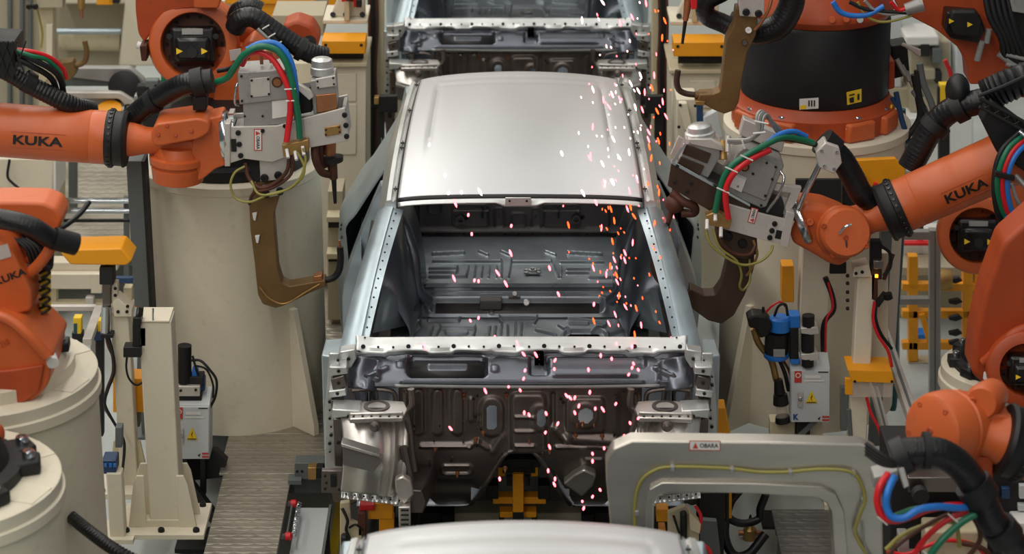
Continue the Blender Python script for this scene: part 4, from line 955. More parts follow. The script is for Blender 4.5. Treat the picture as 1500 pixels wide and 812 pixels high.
# supply hose, clamp, chrome stay
hose('stay_bar', 'chrome', rE, fe_, [(1168, 300, -.06), (1178, 272, -.07), (1196, 238, -.06), (1206, 206, -.05)], 4.5, 12)
slab('stay_clamp', 'alu', rE, fe_, [(1192, 214), (1206, 200), (1226, 208), (1230, 230), (1218, 246), (1196, 236)], -.08, .09, .004)
for x, y in ((1200, 212), (1222, 214), (1204, 234), (1218, 238)): bolt(rE, fe_.p(x, y, -.08), (0, -1, .2), 2.4*ke, .008, 'chrome')
hose('hose', 'rubber', rE, fe_, [(1212, 214, .0), (1232, 232, .0), (1248, 258, .0), (1264, 286, .0), (1290, 300, .02), (1306, 300, .05)], 17.5, 16, ribs=.012)
hose('hose_clip', 'black', rE, fe_, [(1204, 206, .0), (1222, 222, .0)], 21, 18, 1)
hose('hose', 'rubber', rE, fe_, [(1340, 262, .14), (1352, 240, .14), (1372, 205, .14), (1398, 176, .12), (1430, 160, .08), (1462, 150, .06)], 19, 16, ribs=.015)
hose('hose_clip', 'black', rE, fe_, [(1372, 205, .13), (1382, 193, .13)], 23, 16, 1)
hose('hose_clip', 'black', rE, fe_, [(1404, 172, .10), (1418, 164, .09)], 23, 16, 1)
M().ball(fe_.p(1410, 146, .12), 26*ke, (.7, 1, 1)).build('hose_bulb', 'black', rE)
# black supply box with corrugated hose and lattice edge
slab('supply_box', 'black', rE, fe_, [(1428, 160), (1442, 130), (1530, 196), (1540, 330), (1500, 240), (1450, 205)], -.16, .1, .006)
hose('hose', 'rubber', rE, fe_, [(1440, 136, -.05), (1470, 120, -.06), (1530, 96, -.06)], 24, 18, ribs=.06)
hose('box_edge', 'dark', rE, fe_, [(1424, 126, -.14), (1460, 112, -.14), (1530, 80, -.14)], 3, 8, 1)
hose('box_edge', 'dark', rE, fe_, [(1424, 126, -.17), (1470, 150, -.17), (1530, 184, -.17)], 3, 8, 1)
hose('box_edge', 'dark', rE, fe_, [(1424, 138, -.17), (1470, 163, -.17), (1530, 198, -.17)], 3, 8, 1)
for i in range(7): hose('box_lattice', 'dark', rE, fe_, [(1430+14*i, 128+8*i, -.172), (1440+14*i, 146+8*i, -.172)], 1.4, 6, 1)
for i in range(7): hose('box_lattice', 'dark', rE, fe_, [(1442+14*i, 134+8*i, -.172), (1430+14*i, 140+8*i, -.172)], 1.4, 6, 1)
for j, (cn, off) in enumerate((('green', 0), ('red', 7), ('blue', 14))):
    hose('cable', cn, rE, fe_, [(1486+off*.9, 176+off*.5, -.20), (1462+off, 190+off*.3, -.24), (1448+off, 215, -.26), (1444+off, 245, -.26), (1452+off, 280, -.25), (1470+off, 300-off*.1, -.23), (1505, 305-off*.2, -.20)], 4.2)
hose('cable', 'black', rE, fe_, [(1484, 170, -.19), (1452, 195, -.23), (1440, 235, -.25), (1446, 285, -.25), (1470, 312, -.23)], 4)
hose('cable', 'blue', rE, fe_, [(1458, 285, -.26), (1470, 305, -.26), (1490, 312, -.24), (1515, 305, -.2)], 4.2)
hose('cable', 'olive', rE, fe_, [(1468, 250, -.24), (1478, 275, -.24), (1500, 290, -.22)], 2.4)
hose('cable', 'alu_grey', rE, fe_, [(1465, 240, -.25), (1476, 268, -.25), (1500, 283, -.22)], 2.8)
slab('cable_band', 'black', rE, fe_, [(1440, 218), (1468, 226), (1467, 233), (1439, 226)], -.285, .02, .003)
hose('clamp_ring', 'chrome', rE, fe_, [(1478, 168, -.22), (1490, 178, -.24), (1494, 192, -.22)], 3)
for i in range(3): M().cyl(fe_.p(1474+8*i, 234+9*i, -.2), fe_.p(1488+8*i, 248+9*i, -.23), 4*ke, n=10).build('connector', 'alu_grey', rE)
# shoulder with motor and base behind
fe2 = F(10.55)
motor_joint(rE, fe2, 1432, 345, 58, 40, 'orange', .15, (-.10, -1, .25), ms=.98)
slab('shoulder', 'orange', rE, fe2, [(1390, 310), (1450, 290), (1540, 250), (1540, 440), (1470, 420), (1420, 400), (1388, 370)], .10, .16, .03, 8, 3)
slab('link_arm', 'orange', rE, fe2, [(1465, 330), (1490, 250), (1540, 150), (1640, 150), (1600, 400), (1500, 420)], .04, .2, .03, 8, 3)
M().lathe((2.35, 10.62, 0), (0, 0, 1), [(0, .30), (.25, .28), (.30, .24), (.75, .22), (.95, .2)], 40).build('base', 'orange_dark', rE)

# ---- spot welding gun E (tilted)
gE = thing('spot_welding_gun', 'tilted welding gun on the right arm with dark brown C-shaped arm', 'welding gun', (.9, 9.68, 1.2), 'spot welding guns')
fq = fe_
slab('side_plate', 'gun_brown', gE, fq, [(982, 226), (1056, 268), (1096, 290), (1092, 312), (1062, 312), (1040, 300), (976, 262)], -.09, .012, .002)
slab('side_plate', 'alu', gE, fq, [(1062, 286), (1110, 300), (1160, 312), (1146, 346), (1118, 340), (1054, 322)], -.105, .014, .002)
slab('side_plate', 'alu', gE, fq, [(996, 208), (1060, 250), (1168, 292), (1160, 320), (1060, 300), (984, 236)], .08, .014, .002)
slab('edge_strip', 'chrome', gE, fq, [(982, 224), (1096, 288), (1096, 292), (981, 229)], -.095, .02, .001)
slab('edge_strip', 'chrome', gE, fq, [(982, 226), (1000, 200), (1003, 202), (986, 228)], -.09, .014, .001)
slab('end_plate', 'alu', gE, fq, [(1148, 296), (1160, 300), (1150, 350), (1138, 346)], -.11, .21, .002)
slab('end_frame', 'alu', gE, fq, [(1128, 262), (1172, 268), (1166, 286), (1150, 310), (1144, 306), (1156, 276), (1130, 272)], -.06, .03, .002)
slab('core', 'dark', gE, fq, [(1000, 236), (1060, 266), (1146, 296), (1138, 326), (1064, 300), (1000, 262)], -.07, .14, .002)
for x, y in ((1131, 315), (1127, 325), (1124, 335)): bolt(gE, fq.p(x, y, -.105), (0, -1, 0), 4*ke, .01, 'black')
for x, y in ((990, 233), (986, 256), (1010, 258), (1004, 270), (1044, 282), (1086, 296)): bolt(gE, fq.p(x, y, -.09), (0, -1, 0), 3*ke, .008, 'dark')
slab('vent_slot', 'black', gE, fq, [(1134, 324), (1143, 326), (1140, 338), (1131, 336)], -.108, .006, .001)
spot_label(gE, 1100, 327, 1106, 305, 11, plane_y(9.68-.105), 0)
te = slab('transformer', 'alu_grey', gE, fq, [(1076, 216), (1088, 206), (1142, 226), (1146, 234), (1120, 294), (1112, 296), (1058, 272), (1056, 262)], -.08, .15, .005, label='grey transformer housing')
slab('transformer_cover', 'alu_grey', te, fq, [(1088, 214), (1136, 232), (1118, 284), (1070, 264)], -.09, .012, .003)
patch('paper_label', 'white', te, [(1068, 249), (1094, 261), (1086, 282), (1061, 270)], plane_y(9.68-.096))
patch('paper_label', 'box_grey', te, [(1068, 249), (1094, 261), (1093, 264), (1067, 252)], plane_y(9.68-.097))
for x, y in ((1092, 219), (1133, 234), (1118, 276), (1078, 262), (1120, 228), (1104, 222), (1128, 252), (1112, 290), (1100, 244)): bolt(te, fq.p(x, y, -.092), (0, -1, 0), 2*ke, .006, 'black', 'screw', 8)
M().lathe(fq.p(1088, 234, -.09), (0, -1, 0), [(0, 7*ke), (.004, 7*ke)], 20).build('emblem', 'rust', te); M().lathe(fq.p(1088, 234, -.094), (0, -1, 0), [(0, 4.5*ke), (.003, 4.5*ke), (.003, 2.5*ke)], 18).build('emblem_ring', 'copper', te)
slab('transformer_lid', 'alu', te, fq, [(1090, 176), (1152, 204), (1146, 226), (1084, 200)], .02, .06, .004)
hose('handle', 'chrome', te, fq, [(1120, 298, -.10), (1136, 270, -.13), (1144, 248, -.12), (1140, 240, -.1)], 2.2)
ac = slab('actuator', 'alu_grey', gE, fq, [(1000, 212), (1012, 194), (1052, 212), (1054, 222), (1036, 254), (1024, 252), (994, 232)], -.06, .12, .004, label='grey drive unit with round motor cap')
slab('actuator_plate', 'gun_brown', ac, fq, [(1004, 204), (1040, 218), (1034, 232), (998, 218)], -.068, .01, .002)
slab('actuator_plate', 'gun_brown', ac, fq, [(996, 222), (1030, 236), (1022, 250), (990, 234)], -.072, .016, .002)
M().lathe(fq.p(1026, 200), V((-.12, 0, 1)), [(0, 22*ke), (.02, 22*ke), (.024, 18*ke), (.045, 17*ke), (.052, 13*ke)], 28).build('motor_cap', 'galv_light', ac)
slab('motor_foot', 'alu', ac, fq, [(1006, 196), (1040, 196), (1056, 206), (1058, 214), (1010, 204)], -.07, .14, .004)
M().cyl(fq.p(1058, 204, -.02), fq.p(1058, 228, -.05), 6*ke, n=14).build('gland', 'brass', gE)
M().cyl(fq.p(1066, 196, -.03), fq.p(1064, 216, -.06), 4*ke, n=12).build('gland', 'alu', gE)
mf = slab('manifold', 'brass', gE, fq, [(1030, 298), (1046, 292), (1068, 304), (1064, 318), (1034, 312)], -.15, .045, .003)
for x, y in ((1032, 304), (1052, 315), (1044, 292)): M().cyl(fq.p(x, y, -.15), fq.p(x-1, y+10, -.18), 2.8*ke, n=10).build('fitting', 'white', mf)
hose('cable', 'green', gE, fq, [(1190, 205, -.04), (1168, 196, -.07), (1144, 190, -.10), (1118, 197, -.13), (1085, 213, -.15), (1064, 228, -.16), (1052, 252, -.16), (1043, 292, -.16)], 4.6)
hose('cable', 'red', gE, fq, [(1124, 206, -.12), (1096, 216, -.15), (1072, 232, -.17), (1060, 252, -.17), (1058, 272, -.17), (1062, 300, -.17)], 4.6)
hose('cable', 'blue', gE, fq, [(1180, 196, -.04), (1160, 185, -.07), (1138, 186, -.10), (1118, 197, -.12)], 4)
hose('cable', 'black', gE, fq, [(1195, 210, -.02), (1165, 200, -.05), (1140, 196, -.07), (1115, 202, -.09)], 4)
for x, y in ((1088, 211), (1066, 228), (1054, 258)): hose('cable_tie', 'white', gE, fq, [(x-9, y-4, -.18), (x+9, y+4, -.18)], 1.2, 6, 1)
for j in range(4):
    o_ = j*3.4
    hose('cable', 'alu_grey' if j != 2 else 'grey_paint', gE, fq, [(1064, 196+o_*.3, -.08), (1078, 194+o_*.4, -.10), (1094, 190+o_*.2, -.12), (1106+o_*.4, 178, -.13), (1104+o_, 160, -.12), (1112+o_*.9, 152+o_*.6, -.10), (1126+o_*.5, 168+o_, -.07), (1142, 186+o_, -.04)], 2.6)
for (a_, b_) in (((1098, 178), (1116, 176)), ((1100, 160), (1120, 164)), ((1082, 188), (1086, 200))): hose('cable_tie', 'white', gE, fq, [(*a_, -.16), (*b_, -.16)], 1.4, 6, 1)
# upper electrode holder
M().ball(fq.p(988, 296, -.02), 15*ke, (1, 1, .95), 18).build('upper_electrode_holder', 'rust', gE)
hose('jumper_strap', 'rust', gE, fq, [(984, 280, -.02), (1000, 290, -.05), (1015, 296, -.05), (1016, 308, -.03), (998, 310, -.02)], 6.5)
hose('jumper_strap', 'dark', gE, fq, [(985, 276, 0), (1000, 280, 0), (1018, 292, 0)], 4.5)
M().cyl(fq.p(984, 308), fq.p(979, 326), 5*ke, 3.5*ke, n=12).build('shank', 'rust', gE); M().cyl(fq.p(979, 326), fq.p(974, 346), 3.4*ke, 2*ke, n=12).build('electrode', 'black', gE)
slab('fixing_lug', 'brass', gE, fq, [(1012, 288), (1020, 286), (1022, 300), (1014, 302)], -.05, .05, .003)
# yoke and C arm
slab('yoke', 'gun_brown', gE, fq, [(1048, 322), (1106, 336), (1108, 362), (1090, 372), (1062, 366), (1048, 344)], -.075, .12, .004, 3)
for x, y in ((1064, 336), (1085, 346)): bolt(gE, fq.p(x, y, -.078), (0, -1, 0), 6.5*ke, .014, 'black')
carm = [(1066, 366), (1104, 358), (1103, 388), (1090, 426), (1074, 456), (1056, 469), (1036, 464), (1014, 448), (1008, 440), (1010, 418), (1030, 428), (1046, 427), (1056, 412), (1062, 388)]
slab('lower_arm', 'gun_brown', gE, fq, carm, -.045, .09, .006, 3, 3, label='dark brown C-shaped welding arm')
hose('lower_electrode_arm', 'gun_brown', gE, fq, [(1020, 432, 0), (998, 428, 0), (980, 420, 0), (966, 408, 0), (959, 392, 0), (960, 378, 0)], 6.5)
M().cyl(fq.p(960, 380), fq.p(962, 368), 3.6*ke, 2.2*ke, n=12).build('electrode_tip', 'black', gE)
hose('cooling_tube', 'olive', gE, fq, [(1030, 316, -.16), (1036, 336, -.17), (1056, 354, -.17), (1082, 368, -.16), (1108, 366, -.14), (1124, 354, -.13), (1128, 346, -.11)], 2)
hose('cooling_tube', 'olive', gE, fq, [(1040, 316, -.16), (1050, 342, -.17), (1074, 362, -.16), (1082, 384, -.14), (1080, 404, -.12), (1086, 412, -.10), (1096, 400, -.08), (1096, 372, -.06)], 1.8)
hose('cooling_tube', 'rust', gE, fq, [(1050, 318, -.14), (1052, 336, -.15), (1070, 354, -.14), (1094, 358, -.12), (1104, 346, -.1)], 3)
hose('cooling_tube', 'brass', gE, fq, [(1100, 340, -.1), (1106, 360, -.1), (1098, 384, -.08), (1092, 396, -.06)], 2)

# ================================================================== ROBOT G on the right column
fgx = F(10.80)
rG = thing('welding_robot', 'orange robot on the right column with tall black base cover and stickers', 'robot', (1.372, 10.8, 1.366), 'orange welding robots')
X0, Y0 = 1.352, 10.80
M().lathe((X0, Y0, 1.367), (0, 0, 1), [(0, .365), (.09, .365), (.10, .35), (.135, .335)], 48).build('base_plate', 'orange_dark', rG)
for a in (-150, -120, -62, -30, 40, 140):
    d = V((math.cos(R(a)), math.sin(R(a)), 0)); n_ = V((-d.y, d.x, 0)); c = V((X0, Y0, 1.368))+d*.31
    M().prism([c-d*.10+n_*.10, c+d*.075+n_*.07, c+d*.075-n_*.07, c-d*.10-n_*.10], V((0, 0, .085))).build('foot_lug', 'orange', rG, bevel=.012)
    bolt(rG, c+V((0, 0, .085))+d*.03, (0, 0, 1), .018, .02, 'chrome', 'foot_bolt')
M().lathe((X0, Y0, 1.50), (0, 0, 1), [(0, .325), (.02, .33), (.345, .325), (.36, .315)], 64).build('base_cover', 'black', rG, label='black cylindrical cover')
M().lathe((X0, Y0, 1.862), (0, 0, 1), [(0, .315), (.03, .335), (.06, .33), (.10, .29), (.30, .26), (.55, .24)], 48).build('carousel', 'orange_dark', rG)
sg = lambda x, y: hitcyl(x, y, V((X0, Y0, 0)), V((X0, Y0, 1)), .331)
patch('sticker', 'sign_yellow', rG, [(1240, 135), (1262, 130), (1262, 149), (1241, 154)], sg, .002)
for q in ([(1244, 139), (1252, 137), (1252, 139), (1244, 141)], [(1244, 144), (1251, 142), (1251, 150), (1245, 151)], [(1256, 138), (1259, 137), (1259, 146), (1256, 147)]): patch('sticker_print', 'ink', rG, q, sg, .004)
patch('sticker', 'white', rG, [(1171, 145), (1199, 143), (1199, 159), (1171, 161)], sg, .002)
patch('sticker_print', 'sign_yellow', rG, [(1172, 155), (1181, 154), (1181, 160), (1172, 160)], sg, .004)
for x in (1184, 1188, 1192): patch('sticker_print', 'ink', rG, [(x, 147), (x+2, 147), (x+2, 156), (x, 156)], sg, .004)
sgb = lambda x, y: hitcyl(x, y, V((X0, Y0, 0)), V((X0, Y0, 1)), .366)
pxtext('SIEMENS', 'lettering', 'white', rG, 1239, 191, 1262, 187, 6, sgb, 0, .004)
slab('cable_box', 'orange_dark', rG, fgx, [(1292, 84), (1308, 84), (1308, 124), (1292, 128)], -.06, .14, .006)
slab('cable_post', 'orange_dark', rG, fgx, [(1293, 56), (1299, 56), (1299, 86), (1293, 86)], -.04, .06, .004)
for x, y, mm_ in ((1240, 26, 'orange'), (1260, 27, 'box_grey'), (1219, 27, 'orange')): M().cyl(P(x, y, 10.5), P(x, y+2, 10.46), 5*ke, n=12).build('grease_plug', mm_, rG)
# link and motor of the arm going up to the right
slab('link_arm', 'orange_dark', rG, F(10.4), [(1290, -60), (1318, 16), (1372, 44), (1404, 70), (1418, 96), (1420, 124), (1484, 122), (1500, 60), (1530, -60)], 0, .16, .02, 5, 3)
fm = F(10.36)
mo = slab('motor', 'black_gloss', rG, fm, [(1384, 12), (1432, 16), (1440, 40), (1430, 58), (1390, 52), (1381, 40)], -.06, .12, .01, 4, label='black servo motor')
slab('motor_cap', 'black', mo, fm, [(1390, 8), (1424, 8), (1434, 22), (1428, 46), (1392, 44), (1386, 22)], -.09, .05, .01, 4)
tri(mo, 1394, 31, 4, plane_y(10.36-.095)); tri(mo, 1421, 36, 4, plane_y(10.36-.095))
for (a_, b_) in (((1436, 55), (1428, 84)), ((1446, 38), (1442, 58)), ((1460, 74), (1490, 96))): M().cyl(fm.p(*a_, -.05), fm.p(*b_, -.05), 5*ke, n=12).build('connector', 'alu_grey', rG)
for i in range(5): hose('cable', 'black', rG, fm, [(1440+8*i, -10, -.05), (1446+8*i, 20, -.07), (1462+6*i, 50, -.07), (1470+7*i, 80, -.05), (1500, 95+5*i, -.04)], 4.5)
slab('side_rack', 'dark', rG, fm, [(1478, 14), (1530, 20), (1530, 110), (1492, 100), (1474, 60)], .0, .06, .004)
for i in range(4): M().cyl(fm.p(1470, 60+14*i, -.06), fm.p(1510, 70+14*i, -.06), 3.4*ke, n=10).build('rack_bar', 'alu_grey', rG)
slab('top_cover', 'alu_grey', rG, fm, [(1474, -10), (1530, -10), (1530, 18), (1478, 10)], -.08, .05, .003)
# cables along the top of the carousel
for cn, pts, r_ in (('blue', [(1216, -6), (1226, 8), (1244, 14), (1268, 12), (1290, 0)], 4), ('olive', [(1252, -6), (1262, 12), (1280, 22), (1300, 22), (1330, 14)], 2), ('alu_grey', [(1262, -8), (1276, 6), (1296, 12), (1322, 8)], 2.6), ('red', [(1300, -6), (1312, 6), (1326, 2)], 3), ('black', [(1240, -6), (1262, 4), (1290, 8), (1330, 10)], 3)):
    hose('cable', cn, rG, F(10.38), [(x, y, -.10) for x, y in pts], r_)
M().cyl(P(1326, 14, 10.28), P(1352, 6, 10.28), 9*ke, 11*ke).build('cable_gland', 'alu_grey', rG)
# junction and cables right of the cover
slab('junction_box', 'black', rG, fgx, [(1306, 70), (1330, 66), (1334, 112), (1310, 118)], .02, .12, .006)
for i in range(5): M().cyl(fgx.p(1312+7*i, 84+9*i, -.03), fgx.p(1324+6*i, 106+8*i, -.05), 4*ke, n=10).build('connector', 'alu_grey', rG)
for i in range(3): M().cyl(fgx.p(1320+6*i, 62+3*i, -.03), fgx.p(1346, 72+3*i, -.03), 3*ke, n=10).build('connector', 'alu', rG)
for cn, pts, r_ in (('grey_paint', [(1340, 80), (1346, 110), (1358, 140), (1360, 165), (1342, 188), (1300, 206), (1256, 216)], 5), ('dark', [(1336, 90), (1340, 130), (1352, 165), (1330, 192), (1290, 212), (1250, 222)], 4.5), ('grey_paint', [(1330, 120), (1350, 150), (1350, 175), (1320, 200), (1270, 220)], 3.5),
                    ('blue_dark', [(1306, 122), (1314, 160), (1322, 190), (1318, 215)], 4), ('blue_dark', [(1300, 130), (1312, 150), (1318, 175)], 3), ('sign_yellow', [(1300, 140), (1292, 170), (1276, 192), (1250, 210)], 1.8), ('black', [(1332, 96), (1338, 130), (1340, 160), (1320, 190)], 5)):
    hose('cable', cn, rG, fgx, [(x, y, -.14) for x, y in pts], r_)

# ---- spot gun of robot G, hanging in front of the black cover
fh = F(10.2)
kh = fh.k(1080, 80)
gG = thing('spot_welding_gun', 'welding gun at upper right with bronze arm in front of the black cover', 'welding gun', (.95, 10.2, 1.8), 'spot welding guns')
carm = [(1077, 8), (1110, 10), (1106, 48), (1093, 74), (1086, 110), (1081, 146), (1074, 158), (1060, 163), (1046, 158), (1030, 149), (1021, 143), (1024, 135), (1044, 134), (1054, 130), (1058, 100), (1063, 54), (1074, 32)]
slab('lower_arm', 'gun_bronze', gG, fh, carm, -.04, .085, .006, 2, 3, label='bronze C-shaped welding arm')
hose('lower_electrode_arm', 'gun_bronze', gG, fh, [(1048, 142, -.01), (1030, 139, -.01), (1018, 138, -.01)], 6)
hose('electrode_arm', 'gun_brown', gG, fh, [(1020, 138, -.01), (1004, 136, -.01), (994, 130, -.01), (991, 118, -.01), (993, 102, -.01)], 4.5)
slab('arm_clamp', 'brass', gG, fh, [(1017, 143), (1032, 144), (1030, 150), (1018, 149)], -.05, .06, .002)
slab('arm_bracket', 'alu', gG, fh, [(1078, -40), (1118, -40), (1118, 16), (1108, 20), (1082, 18)], -.06, .11, .003)
for x, y in ((1091, 12), (1109, 14)): bolt(gG, fh.p(x, y, -.062), (0, -1, 0), 5.5*kh, .012, 'black')
bolt(gG, fh.p(1095, 40, -.045), (0, -1, .2), .014, .02, 'white', 'clip'); bolt(gG, fh.p(1089, 58, -.045), (0, -1, .2), .012, .02, 'steel_dark', 'clip')
hose('cooling_tube', 'copper', gG, fh, [(1128, -10, -.08), (1122, 8, -.09), (1112, 26, -.08), (1104, 38, -.06)], 2.4)
M().cyl(fh.p(1010, -10), fh.p(1004, 30), 7*kh, 4*kh).build('upper_electrode_holder', 'copper', gG); M().cyl(fh.p(1004, 30), fh.p(999.5, 64), 3*kh, 2*kh, n=12).build('electrode', 'black', gG)
slab('valve', 'red', gG, fh, [(1010, -8), (1020, -8), (1020, 8), (1012, 10)], -.05, .06, .003); slab('holder_beam', 'alu', gG, fh, [(1004, -40), (1090, -40), (1090, -16), (1004, -16)], -.06, .12, .003)
hose('hose', 'rubber', gG, F(10.3), [(1090, 48, 0), (1060, 36, .02), (1036, 24, .02), (1036, 4, .02), (1060, -10, .02)], 14, 16, ribs=.012)
hose('hose', 'rubber', gG, F(10.3), [(1070, 40, .06), (1110, 48, .02), (1140, 38, 0), (1158, 10, 0), (1162, -20, 0)], 19, 16, ribs=.012)

# ================================================================== ROBOT F: link and shoulder at right edge
ff = F(9.15)
rF = thing('welding_robot', 'dark orange robot link at the right edge on a cream pedestal', 'robot', (PFX, PFY, PFZ), 'orange welding robots')
kf = ff.k(1480, 520)
M().lathe((PFX, PFY, PFZ), (0, 0, 1), [(0, .22), (.03, .22), (.04, .19), (.12, .17)], 40).build('base_plate', 'black', rF)
for a in (180, 215, 250, 140):
    d = V((math.cos(R(a)), math.sin(R(a)), 0)); n_ = V((-d.y, d.x, 0)); c = V((PFX, PFY, PFZ+.001))+d*.21
    M().prism([c-d*.06+n_*.04, c+d*.03+n_*.03, c+d*.03-n_*.03, c-d*.06-n_*.04], V((0, 0, .04))).build('foot_lug', 'black', rF, bevel=.006)
    bolt(rF, c+V((0, 0, .04)), (0, 0, 1), .015, .02, 'chrome', 'foot_bolt')
slab('link_arm', 'orange_dark', rF, ff, [(1420, 540), (1424, 490), (1440, 420), (1466, 348), (1520, 300), (1560, 320), (1560, 560), (1460, 575)], -.06, .2, .035, 8, 4)
hose('link_rib', 'orange_dark', rF, ff, [(1436, 520, -.08), (1456, 498, -.10), (1480, 474, -.10), (1520, 462, -.09)], 8, 12)
motor_joint(rF, F(8.98), 1504, 542, 58, 38, 'orange_dark', .18, (-.12, -1, .25), ms=.9)
M().cyl(ff.p(1444, 534, -.09), ff.p(1443, 542, -.09), 9*kf, n=14).build('white_plug', 'white', rF)

# ================================================================== ROBOT I lower right with the big aluminium gun frame
fi = F(7.3)
rI = thing('welding_robot', 'orange robot wrist with round cap and black collar at lower right', 'robot', (2.25, 7.3, 0), 'orange welding robots')
ki = fi.k(1400, 620)
M().lathe(fi.p(1424, 634, .06), V((-.8, -.62, .16)), [(0, 40*ki), (.02, 52*ki), (.075, 56*ki), (.08, 53*ki), (.09, 53*ki), (.095, 57*ki), (.15, 56*ki), (.175, 52*ki), (.185, 44*ki)], 48).build('wrist_drum', 'orange', rI)
dn = V((-.8, -.62, .16)).normalized()
u_, v_ = frame(dn)
for i_ in range(5): bolt(rI, fi.p(1424, 634, .06)+dn*.178+(u_*math.cos(i_*1.257+.4)+v_*math.sin(i_*1.257+.4))*42*ki, dn, .011, .008, 'orange_dark', 'cap_screw', 10)
bolt(rI, fi.p(1424, 634, .06)+dn*.183, dn, .014, .006, 'orange_dark', 'cap_screw', 10)
M().lathe(fi.p(1462, 596, .10), V((-.5, -1, .16)), [(0, 24*ki), (.10, 27*ki), (.13, 22*ki)], 32).build('wrist_cap', 'orange', rI)
bolt(rI, fi.p(1450, 592, .10)+V((-.5, -1, .16)).normalized()*.128, V((-.5, -1, .16)), .010, .006, 'orange_dark', 'cap_screw', 10)
slab('wrist_fork', 'orange', rI, fi, [(1410, 590), (1436, 600), (1480, 608), (1490, 660), (1456, 692), (1420, 696), (1400, 672)], -.02, .14, .03, 6, 4)
forearm(rI, fi, (1640, 690), (1500, 652), 54, 50, 38, (1430, 636), 30, cr=1.12)
M().lathe((2.25, 7.3, -.36), (0, 0, 1), [(0, .36), (.3, .34), (.4, .28), (1.0, .24)], 40).build('base', 'orange_dark', rI)
slab('elbow', 'orange', rI, fi, [(1600, 560), (1760, 560), (1760, 860), (1600, 860)], -.12, .26, .03, 10, 3)
slab('adapter', 'orange_dark', rI, fi, [(1408, 660), (1452, 664), (1450, 712), (1420, 714)], -.04, .14, .012, 4)

gI = thing('spot_welding_gun', 'large brushed aluminium U-shaped gun frame in the foreground', 'welding gun', (1.1, 7.4, 1.0), 'spot welding guns')
fu = F(7.4); ku = fu.k(1080, 700)
outer = [(897, 900), (896, 793), (888, 704), (887, 672), (897, 652), (925, 640), (1120, 642), (1262, 646), (1282, 656), (1290, 680), (1292, 812), (1294, 900)]
inner = [(1222, 900), (1220, 812), (1215, 741), (1208, 728), (1194, 720), (1100, 714), (980, 712), (964, 716), (957, 730), (956, 795), (957, 900)]
slab('frame', 'alu_brush', gI, fu, outer+inner, -.03, .07, .008, 0, 3, label='brushed aluminium U frame')
# raised inner rib
o2 = [(946, 900), (944, 800), (944, 728), (950, 708), (968, 698), (1100, 699), (1200, 704), (1222, 714), (1234, 740), (1240, 812), (1242, 900)]
slab('inner_rib', 'alu_brush', gI, fu, o2+inner, -.048, .02, .004, 0, 3)
spot_label(gI, 1009.5, 653, 1055.5, 653.5, 15, plane_y(7.4-.03), 0)
hose('cooling_tube', 'olive', gI, fu, [(929, 830, -.038), (929, 760, -.038), (930, 725, -.038), (938, 698, -.038), (958, 682, -.038), (985, 677, -.038), (1060, 679, -.038), (1110, 684, -.04), (1150, 684, -.04), (1200, 680, -.04), (1240, 682, -.045), (1256, 694, -.05), (1264, 720, -.055), (1256, 745, -.055), (1250, 770, -.05), (1262, 795, -.05), (1276, 815, -.05)], 2.6)
for x, y in ((932, 742), (930, 768), (984, 677), (1071, 680), (1156, 684), (1248, 686), (1262, 724), (1250, 771)): slab('tube_clip', 'alu_grey', gI, fu, [(x-3, y-3), (x+3, y-3), (x+3, y+4), (x-3, y+4)], -.052, .025, .002)
hose('cable', 'alu_grey', gI, fu, [(1262, 760, -.05), (1264, 790, -.05), (1276, 812, -.05)], 1.4)
# hoses coming off the frame
fk = F(6.97)
hose('hose', 'rubber', gI, fk, [(1318, 664, 0), (1345, 662, 0), (1378, 664, 0), (1410, 686, 0), (1434, 722, 0), (1454, 764, 0), (1484, 800, .02), (1530, 840, .05)], 22, 18, ribs=.010)
hose('hose_clip', 'black', gI, fk, [(1312, 672, 0), (1330, 664, 0)], 29, 20, 1); hose('hose_clip', 'black', gI, fk, [(1352, 660, 0), (1362, 660, 0)], 28, 20, 1)
hose('hose_clip', 'black', gI, fk, [(1424, 708, 0), (1440, 730, 0)], 28, 20, 1); hose('hose_clip', 'black', gI, fk, [(1462, 772, 0), (1476, 790, .01)], 27, 20, 1)
slab('hose_bracket', 'alu', gI, fk, [(1312, 672), (1320, 672), (1328, 700), (1320, 704)], -.06, .1, .003)
slab('hose_arm', 'alu_grey', gI, fk, [(1280, 700), (1316, 690), (1316, 704), (1280, 716)], .0, .08, .003)
for j in range(4): hose('cable', 'dark', gI, fk, [(1270, 656+5*j, .03), (1288, 664+5*j, .0), (1304, 672+3*j, -.01), (1316, 674+2*j, -.01)], 3.2)
hose('cable', 'red', gI, fk, [(1300, 690, -.02), (1286, 702, -.05), (1281, 722, -.06), (1288, 742, -.07), (1306, 748, -.07), (1330, 744, -.06), (1356, 736, -.05), (1390, 735, -.03), (1420, 742, 0)], 5.5)
hose('cable', 'blue', gI, fk, [(1308, 692, -.03), (1296, 706, -.07), (1293, 724, -.08), (1300, 738, -.09), (1318, 740, -.09), (1340, 730, -.08), (1368, 730, -.06), (1400, 738, -.03), (1426, 742, 0)], 5.5)
hose('cable', 'green', gI, fk, [(1310, 752, -.02), (1340, 744, -.01), (1380, 744, 0), (1420, 746, .02)], 4.5)
hose('cable', 'green', gI, fk, [(1430, 748, -.02), (1405, 760, -.03), (1375, 782, -.05), (1350, 812, -.06), (1330, 840, -.06)], 5.5)
hose('cable', 'red', gI, fk, [(1418, 748, 0), (1385, 764, 0), (1355, 790, 0), (1330, 830, 0)], 4.5)
hose('cable', 'rust', gI, fk, [(1400, 760, .05), (1430, 770, .05), (1440, 800, .05), (1420, 830, .05)], 4)
hose('cable', 'olive', gI, fk, [(1300, 812, .03), (1325, 790, .03), (1360, 776, .03), (1400, 775, .04), (1410, 812, .05)], 3.5)
